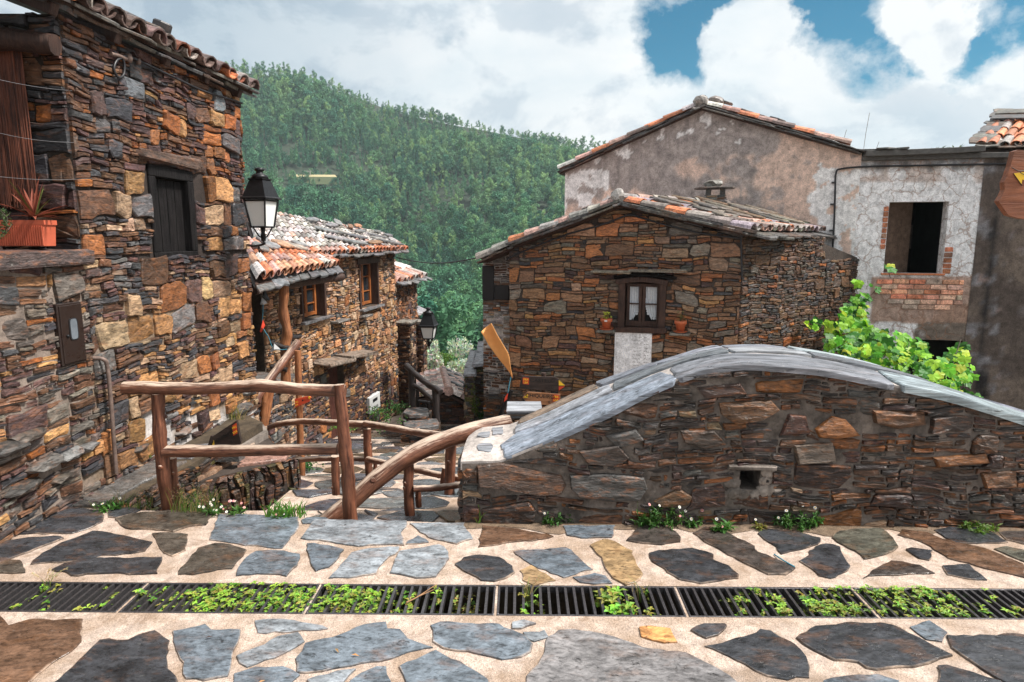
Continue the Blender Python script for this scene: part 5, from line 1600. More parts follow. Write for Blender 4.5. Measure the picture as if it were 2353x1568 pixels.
# window
a, b, c, d = kw
V6 = lambda x, y: FD.uv(1350 + x / 6.066, 603.2 + y / 6.066)
mb = MB()
timber(mb, FD.pt(a + .03, c, .0), FD.pt(a + .03, d, .0), FD.d, .14, .11); timber(mb, FD.pt(b - .03, c, .0), FD.pt(b - .03, d, .0), FD.d, .14, .11)
q = V6(395, 930); q2 = V6(1110, 945); timber(mb, FD.pt(*q, .03), FD.pt(*q2, .03), (0, 0, 1), .16, .085)
ac = [FD.pt(*V6(400, 270), .02), FD.pt(*V6(600, 245), .02), FD.pt(*V6(740, 235), .02), FD.pt(*V6(900, 248), .02), FD.pt(*V6(1120, 285), .02)]
for p, r in zip(ac[:-1], ac[1:]): timber(mb, p, r + (r - p) * .02, (0, 0, 1), .13, .085)
w1 = mb.build('window', M['wood_frame'], hK)
mb = MB()
for x in (560, 730, 780, 980): timber(mb, FD.pt(V6(x, 600)[0], c + .05, -.05), FD.pt(V6(x, 600)[0], d - .03, -.05), FD.d, .05, .05)
for y in (320, 845, 875): timber(mb, FD.pt(V6(540, 0)[0], V6(760, y)[1], -.05), FD.pt(V6(1000, 0)[0], V6(760, y)[1], -.05), (0, 0, 1), .048, .055)
timber(mb, FD.pt(V6(560, 0)[0], V6(760, 583)[1], -.05), FD.pt(V6(980, 0)[0], V6(760, 583)[1], -.05), (0, 0, 1), .035, .022)
mb.build('sash', M['wood_frame'], w1)
mb = MB(); mb.quad(FD.pt(a, c, -.12), FD.pt(b, c, -.12), FD.pt(b, d, -.12), FD.pt(a, d, -.12), (.01, .01, .012)); mb.build('unlit_black', M['painted_dark'], w1)
for L_, sg in (([(575, 335), (722, 335), (720, 520), (700, 640), (650, 760), (620, 800), (572, 770)], 1), ([(965, 335), (808, 335), (808, 520), (830, 640), (860, 770), (890, 810), (950, 770)], -1)):
    mb = MB(); n = 12; rows = 16
    ys = [p[1] for p in L_[1:6]]; xs = [p[0] for p in L_[1:6]]
    fe = interp(ys, xs); vs = []
    for r in range(rows + 1):
        y = 330 + (790 - 330) * r / rows; x0 = L_[0][0]; x1 = fe(y)
        for k in range(n + 1):
            x = x0 + (x1 - x0) * k / n
            yy = y + (0 if r < rows else 22 * math.sin(k * 1.3))
            vs.append(FD.pt(*V6(x, yy), -.085 + .012 * math.sin(k * 2.1 + r * .12)))
    mb.add(vs, [(r * (n + 1) + k, r * (n + 1) + k + 1, (r + 1) * (n + 1) + k + 1, (r + 1) * (n + 1) + k) for r in range(rows) for k in range(n)], (.6, .6, .6))
    for k in range(9):    # round lace bobbles along the edge
        y = 520 + k * 34; x = fe(min(y, 800)) + sg * 12
        if k > 6: x = fe(790) - sg * (k - 6) * 40; y = 790
        u, v = V6(x, y); mb.prism([FD.pt(u + .022 * math.cos(g), v + .022 * math.sin(g), -.082) for g in [q * math.pi / 5 for q in range(10)]], .006, (.6, .6, .6), up=FD.n)
    mb.build('curtain', M['curtain'], w1)
mb = MB()
p, q = V6(75, 125), V6(620, 128); mb.box(FD.pt((p[0] + q[0]) / 2, p[1], .08), FD.d * (q[0] - p[0]) / 2, FD.n * .13, Vector((0, 0, .02)), (.20, .18, .14), jit=.012, bev=.008)
p, q = V6(600, 112), V6(1400, 128); mb.box(FD.pt((p[0] + q[0]) / 2, (p[1] + q[1]) / 2 + .01, .08), FD.d * (q[0] - p[0]) / 2, FD.n * .13, Vector((0, 0, .018)), (.15, .13, .10), jit=.012, bev=.008)
mb.build('lintel_slab', M['roof_slate'], hK)
mb = MB(); p, q = V6(370, 215), V6(1250, 220); mb.tube([FD.pt(*p, .0), FD.pt(*V6(760, 165), .0), FD.pt(*q, .0)], [.04, .075, .045], 8, rough=.2); mb.build('lintel_beam', M['wood_dark'], hK)
# plaque
p0, p1 = FD.uv(1414, 762, .03), FD.uv(1499, 766, .03); zb = FD.uv(1410, 900)[1]
pq = thing('stone_plaque', FD.pt((p0[0] + p1[0]) / 2, zb, 0), 'tall white stone plaque leaning under the curtained cottage window', 'plaque')
mb = MB(); mb.box(FD.pt((p0[0] + p1[0]) / 2, (zb + p0[1]) / 2, .05), FD.d * (p1[0] - p0[0]) / 2, FD.n * .03, Vector((0, 0, (p0[1] - zb) / 2)), (.85, .87, .90), jit=.004, bev=.006); mb.build('slab', M['plaque'], pq)
mb = MB(); wp = p1[0] - p0[0]
for r in range(16):
    z = p0[1] - .07 - r * .062
    if z < zb + .05: break
    u = p0[0] + wp * .52; e_ = p0[0] + wp * R.uniform(.66, .72)
    for grp in range(2):
        while u < e_:
            w_ = R.uniform(.006, .016); mb.box(FD.pt(u + w_ / 2, z + R.uniform(-.006, .006), .081), FD.d * w_ / 2, FD.n * .001, Vector((0, 0, R.uniform(.003, .008))), (.05, .05, .05)); u += w_ + R.uniform(.004, .012)
        u = p0[0] + wp * .80; e_ = p0[0] + wp * R.uniform(.88, .94)
mb.build('lettering', simple('worn_lettering', (.22, .22, .23), .8), pq)
# flower pots on stone shelves
for k, (x, y, lab) in enumerate(((1393, 757, 'terracotta pot of yellow-green seedlings with a white tag left of the cottage window'), (1563, 763, 'terracotta pot with a dry sparse plant right of the cottage window'))):
    c = FD.pt(FD.u(x, y), FD.uv(x, y, .14)[1], .14); c = at(x, y, c.y)
    mb = MB(); mb.box(c + Vector((0, 0, -.03)) - FD.n * .05, FD.d * .16, FD.n * .16, Vector((0, 0, .018)), (.14, .13, .11), jit=.012, bev=.008); mb.build('pot_shelf', M['roof_slate'], hK)
    pt_ = thing('flower_pot', c + Vector((0, 0, -.01)), lab, 'flower pot')
    mb = MB(); mb.lathe(c, [(.06, .012), (.085, .135), (.10, .135), (.102, .185), (.088, .185), (.08, .16), (.001, .16)], 20); mb.build('pot', M['terra'], pt_)
    mb = MB(); mb.lathe(c, [(.085, -.01), (.118, .012), (.112, .014), (.08, -.002), (.001, -.002)], 20); mb.build('saucer', M['terra'], pt_)
    if k == 0: mb = MB(); mb.box(c + FD.n * .104 + Vector((0, 0, .155)) + FD.d * .01, FD.d * .024, FD.n * .002, Vector((0, 0, .012)), (.7, .7, .7)); mb.build('tag', M['metal_white'], pt_)
    mb = MB()
    for i in range(60 if k == 0 else 34):
        g = R.uniform(0, 6.28); r = R.uniform(0, .09); z = .17 + R.uniform(.01, .13 if k == 0 else .17)
        p = c + Vector((math.cos(g) * r, math.sin(g) * r, z)); s = R.uniform(.014, .026)
        a1 = Vector((R.gauss(0, 1), R.gauss(0, 1), R.gauss(0, .5))).normalized(); b1 = a1.orthogonal().normalized()
        mb.add([p - a1 * s, p + b1 * s * .6, p + a1 * s, p - b1 * s * .6], [(0, 1, 2, 3)], (.45, .50, .06) if k == 0 and R.random() < .8 else (.22, .19, .07))
    for i in range(8): g = R.uniform(0, 6.28); mb.tube([c + Vector((0, 0, .16)), c + Vector((math.cos(g) * .06, math.sin(g) * .06, .28))], .003, 4, (.15, .12, .05))
    mb.build('plant', M['leaf'], pt_)

# black cable along the verge
mb = MB(); w = .05
P = [FD.pt(*FD.uv(x, y, w), w) for x, y in ((1165, 596), (1210, 575), (1300, 540), (1380, 518), (1443, 495), (1470, 500), (1540, 520), (1620, 538), (1700, 548))]
mb.tube(smoothpath(P, 50), .016, 6)
P = [FD.pt(*FD.uv(1702, 548, w), w), FD.pt(*FD.uv(1704, 600, w), w), FD.pt(*FD.uv(1705, 640, w), w)]; mb.tube(P, .014, 6)
tag(mb.build('cable', M['cable'], at_base=True), 'black cable strung under the verge of the low cottage roof and down its corner', 'cable')

# ================================================================== BIG PLASTERED HOUSE
O2 = Vector((6.52, 12.56, 0))
FG = Frame(O2, (.94, -.342))
gl = FG.u(1298, 440); gr = 0.0
gx_ = [(1296, 397), (1400, 350), (1500, 305), (1612, 252), (1640, 258), (1750, 292), (1850, 322), (1975, 352)]
gv = [FG.uv(*p) for p in gx_]; gtp = interp([p[0] for p in gv], [p[1] for p in gv])
hG = thing('plastered_house', FG.pt(gl / 2, -1.5, -1), 'large gabled house with stained grey and pink plaster rising behind the low cottage', 'house')


def nz(u, v, s, k=0): return noise.noise(Vector((u * s, v * s, k))) + .5 * noise.noise(Vector((u * s * 2.3, v * s * 2.3, k + 4))) + .25 * noise.noise(Vector((u * s * 5, v * s * 5, k + 7)))
def sstep(a, b, x): t = max(0, min(1, (x - a) / (b - a))); return t * t * (3 - 2 * t)
def mixc(a, b, t): return tuple(x + (y - x) * t for x, y in zip(a, b))
def colG(u, v):
    x, y = px(FG.pt(u, v)); n1 = nz(u, v, 1.4); n2 = nz(u, v, 3.5, 20)
    c = mixc((.42, .365, .34), (.31, .272, .258), sstep(-.3, .5, n2))
    pk = sstep(-.18, .18, ((x - 1640) / 260 + (y - 400) / 260) + n1 * .9 - .35) if x > 1480 else sstep(.1, .6, (y - 430) / 60 + n1)
    c = mixc(c, (.76, .56, .46), pk * .9)
    c = mixc(c, (.37, .325, .31), sstep(.05, .35, n2 + (.25 if 1700 < x < 1800 and y > 430 else -.25)) * .8)
    wl = sstep(.0, .25, n2 + (.30 if x < 1400 and y > 390 else -1)) + sstep(-15, 15, x - 1872 + 40 * n1) * sstep(-20, 10, y - 400 + 30 * n2) * (.95 if n2 > -.35 else .4)
    wl += sstep(.0, .2, n2 - .15) * (1 if abs(y - (252 + abs(x - 1612) * .40 + 22)) < 22 and x < 1700 else 0)
    c = mixc(c, (.86, .84, .83), sstep(.42, .58, min(1, wl)))
    return c
mb = MB(); backing(mb, FG, gl, gr, -.5, 5, gtp, (), colf=colG, step=.036)
e = FG.pt(gl, 0); bk = Vector((1.9, 5.6, 0))
body(mb, [(e.x, e.y), (e.x + bk.x, e.y + bk.y), (O2.x + bk.x, O2.y + bk.y), (O2.x, O2.y)], -2, [gtp(gl), gtp(gl), 3.3, 3.3], (.2, .16, .15))
mb.build('wall', M['plaster'], hG)
fo = .13
Ag = FG.pt(FG.u(1614, 245), gtp(FG.u(1614, 245)) + .05, fo); Lg = FG.pt(FG.u(1290, 397) - .03, gtp(FG.u(1300, 397)) + .0, fo); Rg = FG.pt(FG.u(1972, 350), gtp(FG.u(1972, 352)) + .03, fo)
mb = MB(); deck(mb, Rg, Rg + bk, Ag + bk, Ag, .06, (.08, .06, .05)); deck(mb, Lg + bk, Lg, Ag, Ag + bk, .06, (.08, .06, .05)); mb.build('roof_boards', M['wood_frame'], hG)
mb = MB(); inn = -FG.n
for A_, B_ in ((Lg, Ag), (Ag, Rg)):
    for dz in (-.05, -.005): edge_slates(mb, A_ + Vector((0, 0, dz)), B_ + Vector((0, 0, dz)), inn, (0, 0, 1), SLATE_WS, over=.05, depth=.4, w=(.4, .9))
edge_slates(mb, Rg + Vector((-.1, 0, .0)), FG.pt(.65, gtp(0) + .02, .1), inn, (0, 0, 1), SLATE_WS, over=.05, depth=.4)
mb.build('verge_slates', M['roof_slate'], hG)
mb = MB(); up = Vector((0, 0, .03)); TG = [(4, T_PK), (1.6, T_OR), (1.4, T_WH), (.6, T_GN), (.6, T_DK)]
tile_patch(mb, Rg + up + (Ag - Rg) * .05, Rg + bk + up, Ag + bk + up, Ag + up, 26, 8, tpal(TG), jit=.02)
tile_patch(mb, Lg + bk + up, Lg + up, Ag + up, Ag + bk + up, 26, 8, tpal(TG), jit=.02)
for k in range(14):
    a = Ag + bk * (k / 14) + Vector((0, 0, .12)); b = a + bk / 14 * 1.15; e = bk.cross(Vector((0, 0, 1))).normalized(); vs = []
    for c, r_ in ((a, .11), (b, .09)):
        for q in range(7): g = math.pi * q / 6; vs.append(c + e * math.cos(g) * r_ + Vector((0, 0, math.sin(g) * r_ * .8)))
    mb.add(vs, [(q, q + 1, q + 8, q + 7) for q in range(6)], pick([(2, T_GR), (1, T_PK)]))
rock(mb, Ag + Vector((-.02, .05, .10)), .15, (.26, .24, .22), 1, 1, .8)
mb.build('roof_tiles', M['tile'], hG)
sp = []
for x, y, rx, ry, h in ((1330, 372, .2, .14, .05), (1365, 357, .14, .12, .04), (1430, 318, .16, .14, .05), (1475, 300, .2, .14, .04), (1540, 266, .16, .14, .06), (1580, 244, .2, .14, .03), (1668, 232, .16, .14, .03), (1715, 252, .18, .12, .03), (1752, 268, .18, .14, .06), (1785, 272, .2, .14, .04), (1820, 285, .26, .14, .03), (1850, 296, .28, .14, .025), (1890, 306, .3, .16, .025)):
    c = FG.pt(*FG.uv(x, y + 6, -.3), -.3)
    A_, B_ = (Lg, Ag) if x < 1612 else (Rg, Ag)
    sp.append((c, B_ - A_, bk, rx, ry, h, pick(SLATE_WS)))
loose_slates('roof_stone', sp, 'dark loose stone resting on the verge tiles of the large plastered house', 'roof stone', 'stones along the plastered house verge')
c = FG.pt(*FG.uv(1643, 236, -.2), -.2); mb = MB(); rock(mb, c, .17, (.13, .11, .10), 1.1, .9, .75)
tag(mb.build('roof_stone', M['roof_slate'], at_base=True), 'big lumpy stone sitting just right of the ridge top of the plastered house', 'roof stone')

# ================================================================== WHITE RUIN
FH = Frame(O2, (.978, -.208)); hu1 = FH.u(2256, 500); hu2 = FH.u(2700, 600); ZH = FH.uv(2100, 362)[1]
hW = thing('ruined_house', FH.pt(1.2, -1.5, -1), 'ruined house with cracked white plaster, bare bricks and an empty square window', 'house')
ww = (FH.u(2037, 545), FH.u(2173, 545), FH.uv(2100, 629)[1], FH.uv(2100, 464)[1]); lo = (FH.u(2062, 850), FH.u(2206, 850), -2.0, FH.uv(2130, 781)[1])
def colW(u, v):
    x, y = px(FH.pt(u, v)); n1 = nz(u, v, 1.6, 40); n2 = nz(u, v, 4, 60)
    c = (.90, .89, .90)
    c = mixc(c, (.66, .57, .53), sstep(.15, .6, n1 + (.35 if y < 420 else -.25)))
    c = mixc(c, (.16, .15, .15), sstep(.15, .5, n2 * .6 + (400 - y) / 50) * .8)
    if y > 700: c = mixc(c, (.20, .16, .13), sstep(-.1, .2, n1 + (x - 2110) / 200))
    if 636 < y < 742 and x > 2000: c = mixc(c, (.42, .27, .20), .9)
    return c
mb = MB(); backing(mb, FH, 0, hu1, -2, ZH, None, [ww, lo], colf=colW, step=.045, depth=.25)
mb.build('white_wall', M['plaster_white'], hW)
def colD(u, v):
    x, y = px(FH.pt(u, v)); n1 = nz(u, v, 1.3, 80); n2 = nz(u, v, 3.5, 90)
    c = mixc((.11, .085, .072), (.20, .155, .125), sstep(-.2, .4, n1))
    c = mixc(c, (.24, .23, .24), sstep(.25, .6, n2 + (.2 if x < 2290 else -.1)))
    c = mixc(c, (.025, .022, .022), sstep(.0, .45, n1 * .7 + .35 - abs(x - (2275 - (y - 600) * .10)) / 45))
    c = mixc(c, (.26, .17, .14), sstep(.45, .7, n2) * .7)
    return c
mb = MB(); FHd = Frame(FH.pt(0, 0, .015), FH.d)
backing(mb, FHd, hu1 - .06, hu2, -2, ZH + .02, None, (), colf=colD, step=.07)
body(mb, [tuple(FH.pt(hu2, 0, 0))[:2], tuple(FH.pt(hu2, 0, -4))[:2], tuple(FH.pt(0, 0, -4))[:2]], -2, ZH, (.1, .08, .07))
mb.build('dark_wall', M['plaster_dark'], hW)
mb = MB(); bx0, bx1 = FH.u(2008, 690), FH.u(2214, 690)
y0 = 648; zt_ = FH.uv(2100, 641)[1]; hb = .095
for r in range(6):
    u = bx0 + (r % 2) * .14 + R.uniform(-.04, .02) + (.0 if r < 3 else .12 * (r - 2)); zc = zt_ - .055 - r * hb
    e_ = bx1 - R.uniform(0, .03)
    while u < e_:
        w_ = min(.28, e_ - u)
        if w_ > .06 and not (r > 4 and R.random() < .35): mb.box(FH.pt(u + w_ / 2, zc + R.uniform(-.004, .004), .01), FH.d * (w_ / 2 - .008), FH.n * R.uniform(.010, .02), Vector((0, 0, hb / 2 - .009)), pick([(3, (.78, .42, .30)), (2, (.74, .48, .37)), (1, (.56, .44, .36)), (1, (.78, .34, .22))]), jit=.004, bev=.005)
        u += .28
for side, u0 in ((0, ww[1] + .07), (1, ww[0] - .05)):
    for r in range(9):
        zc = ww[2] + .05 + r * .10 if side == 0 else ww[2] + .5 + r * .1
        if zc > ww[3] - .05 or (side == 0 and r > 4): continue
        mb.box(FH.pt(u0, zc, .006), FH.d * (.065 if side == 0 else .04), FH.n * .012, Vector((0, 0, .04)), pick([(3, (.50, .21, .13)), (1, (.42, .24, .18))]), jit=.005, bev=.005)
mb.box(FH.pt((ww[0] + ww[1]) / 2, ww[2] - .012, -.05), FH.d * ((ww[1] - ww[0]) / 2 + .04), FH.n * .09, Vector((0, 0, .014)), (.48, .17, .08), jit=.003, bev=.004)
mb.build('bare_bricks', M['brick'], hW)
mb = MB()     # room painted near-black for its darkness, with a small daylight opening at its back
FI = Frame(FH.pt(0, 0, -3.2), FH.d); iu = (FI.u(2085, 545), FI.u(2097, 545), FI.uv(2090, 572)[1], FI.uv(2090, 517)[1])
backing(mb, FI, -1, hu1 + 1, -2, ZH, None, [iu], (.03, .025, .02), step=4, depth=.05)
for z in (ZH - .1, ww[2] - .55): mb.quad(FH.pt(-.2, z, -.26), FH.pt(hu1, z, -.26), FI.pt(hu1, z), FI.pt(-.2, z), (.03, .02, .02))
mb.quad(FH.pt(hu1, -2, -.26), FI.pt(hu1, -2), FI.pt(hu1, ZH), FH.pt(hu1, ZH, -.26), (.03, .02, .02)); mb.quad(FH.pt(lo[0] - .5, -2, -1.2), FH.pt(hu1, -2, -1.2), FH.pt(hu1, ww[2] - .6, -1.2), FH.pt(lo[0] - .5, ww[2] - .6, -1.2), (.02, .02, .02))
mb.build('dark_interior', M['painted_dark'], hW)
pt1 = FH.uv(2090, 545, -.75)[0]; mb = MB(); mb.box((FH.pt(ww[0] - .05, 0, -.3) + FH.pt(pt1, 0, -.75)) / 2 + Vector((0, 0, (ww[2] - .5 + ZH - .12) / 2)), (FH.pt(pt1, 0, -.75) - FH.pt(ww[0] - .05, 0, -.3)) / 2, FH.n * .02, Vector((0, 0, (ZH - .12 - ww[2] + .5) / 2)), (.16, .105, .075)); mb.build('inner_partition', M['plaster'], hW)
mb = MB()
P = [FH.pt(.02, ZH + .07, .05), FH.pt(.7, ZH + .075, .05), FH.pt(1.5, ZH + .09, .05), FH.pt(hu1 - .15, ZH + .11, .05)]
for a, b in zip(P[:-1], P[1:]): timber(mb, a, b + (b - a) * .01, (0, 0, 1), .3, .10)
a = FH.pt(.0, ZH + .0, .02); b = FH.pt(hu2, ZH + .0, .02); timber(mb, a, b, (0, 0, 1), .14, .09)
mb.build('coping', M['concrete'], hW)
mb = MB(); w = .05
P = [FH.pt(*FH.uv(x, y, w), w) for x, y in ((2420, 374), (2300, 377), (2150, 380), (2000, 383))] + [FG.pt(*FG.uv(x, y, w), w) for x, y in ((1935, 388), (1921, 398), (1919, 440), (1917, 500), (1914, 560), (1910, 588), (1880, 592))]
mb.tube(smoothpath(P, 90), .018, 7)
for x, y in ((1916, 420), (1913, 470), (1911, 530)): mb.box(FG.pt(*FG.uv(x, y, .02), .02), FG.d * .04, FG.n * .03, Vector((0, 0, .014)))
tag(mb.build('black_pipe', M['cable'], at_base=True), 'black pipe running down the white plaster and along under the ruin coping', 'pipe')

# far house at the upper right edge
E0, E1, R1, R0 = at(2243, 336, 13.3), at(2560, 340, 12.2), at(2600, 255, 14.2), at(2300, 262, 15.4)
hF = thing('stone_house', (10.5, 15, 0), 'house at the right edge of which only a patchwork tiled roof shows', 'house')
mb = MB(); deck(mb, E0, E1, R1, R0, .06, (.07, .06, .05)); mb.build('roof_boards', M['wood_frame'], hF)
mb = MB(); tile_patch(mb, E0, E1, R1, R0, 12, 5, tpal([(3, T_OR), (2, T_PK), (2, T_GR), (1, T_GN)]), jit=.02); mb.build('roof_tiles', M['tile'], hF)
mb = MB(); edge_slates(mb, E0, E1, R0 - E0, (0, 0, 1), SLATE_WS, over=.12, depth=.5)
for k in range(5): edge_slates(mb, lerp(E0, R0, k / 5) + Vector((-.04, 0, .04)), lerp(E0, R0, (k + 1) / 5) + Vector((-.04, 0, .08)), E1 - E0, (0, 0, 1), SLATE_WS, over=.05, depth=.35)
for t in (.62, .8): edge_slates(mb, lerp(E0, R0, t) + Vector((0, 0, .13)), lerp(E1, R1, t) + Vector((0, 0, .13)), R0 - E0, (0, 0, 1), SLATE_WS, over=.05, depth=.4, w=(.5, .9))
mb.build('edge_slates', M['roof_slate'], hF)
mb = MB(); body(mb, [(E0.x + .1, E0.y + .1), (E1.x, E1.y + .2), (R1.x, R1.y + 2), (R0.x, R0.y + 2), (E0.x + .1, E0.y + .1)], -1, E0.z - .05, (.2, .16, .14)); mb.build('wall', M['plaster'], hF)

# ================================================================== LOWER LANE: small building, walls, steps, rail
LPAL = lambda u, v, w, h: pick([(4, BR), (3, DK), (1.5, PU), (1, RU), (.6, GR)])
hL = thing('stone_shed', at(1025, 980, 14) + Vector((0, 0, -1)), 'low stone shed with a worn pinkish tiled roof seen down the lane', 'shed')
q0, q1, apx = at(966, 918, 13), at(1074, 930, 13), at(1032, 906, 12.9)
mb = MB(); f = Frame((q0.x, q0.y, 0), q1 - q0); L = (q1 - q0).length
tp = interp([0, (apx.x - q0.x), L], [q0.z, apx.z - .03, q1.z])
backing(mb, f, 0, L, -3.8, 9, tp, (), (.05, .04, .03), 1, step=.3)
rubble(mb, f, 0, L, -3.8, -1.2, LPAL, tp, band=(.10, .2), pbig=.35, thin=(.03, .06))
b = Vector((-.5, 3.2, -.1)); body(mb, [(q1.x, q1.y), (q1.x + .2, q1.y + 3)], -3.8, q1.z, (.06, .05, .04), 1); body(mb, [(q0.x, q0.y), (q0.x - .5, q0.y + 3)], -3.8, q0.z, (.06, .05, .04), 1)
mb.build('wall', [M['stone_dark'], M['gap']], hL)
E0, E1, Ab_ = at(948, 920, 12.8), at(1084, 934, 12.8), at(1017, 855, 16.2)
El, Er = at(968, 866, 16.2), at(1096, 884, 16.2)
mb = MB(); deck(mb, E1, Er, Ab_, apx, .05, (.1, .08, .07)); deck(mb, El, E0, apx, Ab_, .05, (.1, .08, .07)); mb.build('roof_boards', M['wood_frame'], hL)
mb = MB(); u_ = Vector((0, 0, .02)); tw = tpal([(3, (.66, .48, .42)), (3, (.7, .62, .58)), (1, (.56, .36, .30))])
tile_patch(mb, E1 + u_, Er + u_, Ab_ + u_, apx + u_, 15, 4, tw, jit=.02); tile_patch(mb, El + u_, E0 + u_, apx + u_, Ab_ + u_, 15, 4, tw, jit=.02)
mb.tube([apx + Vector((0, -.05, .07)), lerp(apx, Ab_, .5) + Vector((0, 0, .07)), Ab_ + Vector((0, 0, .07))], .10, 8, T_PK)
mb.build('roof_tiles', M['tile'], hL)
sp = [(lerp(lerp(E1, Er, s), lerp(apx, Ab_, s), t) + Vector((0, 0, .13)), apx - E1, Er - E1, .2, .12, .03, (.12, .12, .125)) for s, t in ((.15, .3), (.3, .6), (.5, .35), (.62, .75), (.8, .5), (.9, .85), (.35, .15), (.7, .15), (.05, .1))]
loose_slates('roof_stone', sp, 'dark slate on the worn pink roof of the low shed down the lane', 'roof stone', 'slates on the shed roof')
wlab = ['mossy narrow stone wall end with yellow lichen beside the low shed', 'narrow stone wall end capped with a pale slate next to the cottage corner']
for k, (x0, x1, yt, Y, L) in enumerate(((1069, 1088, 862, 12.4, 2.2), (1091, 1116, 838, 12.7, 3.0))):
    a, b2 = at(x0, yt, Y), at(x1, yt, Y); w_ = b2.x - a.x
    th = thing('stone_wall', ((a.x + b2.x) / 2, Y + 1, -3.5), wlab[k], 'wall')
    mb = MB(); stone_box(mb, (a.x, Y), (1, 0), w_, L, -3.6, a.z, (lambda u, v, w, h: pick([(2, BR), (2, GR), (1.5, (.12, .13, .04)), (1, TN), (1, DK)])), band=(.08, .16), pbig=.3)
    mb.build('stone_face', [M['stone'], M['gap_warm']], th)
    mb = MB()
    for j in range(4): mb.box(Vector((a.x + w_ / 2, Y + .2 + j * .55, a.z + .02 + j * .02)), Vector((w_ / 2 + .04, 0, 0)), Vector((0, .30, .02)), Vector((0, 0, .025)), (.22, .225, .24), jit=.02, bev=.01)
    mb.build('cap_slab', M['roof_slate'], th)
for x, y, Y, w_, dp, lab in ((958, 944, 11.3, .55, .5, 'upper wet stone step at the foot of the black wooden rail'), (968, 972, 10.9, .72, .5, 'lower wet stone step with a broken edge below the black wooden rail')):
    c = at(x, y, Y); mb = MB()
    flat_rock(mb, c + Vector((0, 0, -.07)), w_ * .5, dp * .6, .07, Vector((1, .1, 0)).normalized(), Vector((-.1, 1, 0)).normalized(), Vector((0, 0, 1)), (.10, .10, .10), 9, rot=.1)
    rubble(mb, Frame((c.x - w_ * .45, c.y - dp * .45, 0), (1, .1)), 0, w_ * .9, c.z - .5, c.z - .07, LPAL, lambda u: c.z - .07, band=(.08, .12))
    mb.box(c + Vector((0, .1, -.35)), Vector((w_ * .42, 0, 0)), Vector((0, dp * .4, 0)), Vector((0, 0, .28)), (.05, .04, .03))
    tag(mb.build('stone_step', M['stone_dark'], at_base=True), lab, 'step')
rl = thing('wooden_rail', at(975, 985, 11.4), 'black wet wooden rail with curved logs beside the stone steps', 'railing')
log('rail', rl, [at(934, 840, 11.9), at(955, 860, 11.7), at(985, 885, 11.4), at(1000, 893, 11.2), at(1013, 902, 11.1)], .06, .05, 18, 'log_dark')
log('rail', rl, [at(946, 884, 11.8), at(962, 892, 11.7), at(980, 908, 11.5), at(1000, 925, 11.3)], .045, .045, 14, 'log_dark')
log('rail', rl, [at(962, 922, 11.9), at(990, 926, 11.9)], .03, .03, 8, 'log_dark')
for x0, y0, x1, y1, Y, r in ((945, 848, 948, 945, 11.8, .06), (1000, 890, 1006, 1000, 11.25, .06), (959, 895, 960, 945, 12, .035), (985, 925, 986, 962, 11.9, .04)):
    log('post', rl, [at(x0, y0, Y), at(x1, y1, Y)], r, r, 8, 'log_dark')

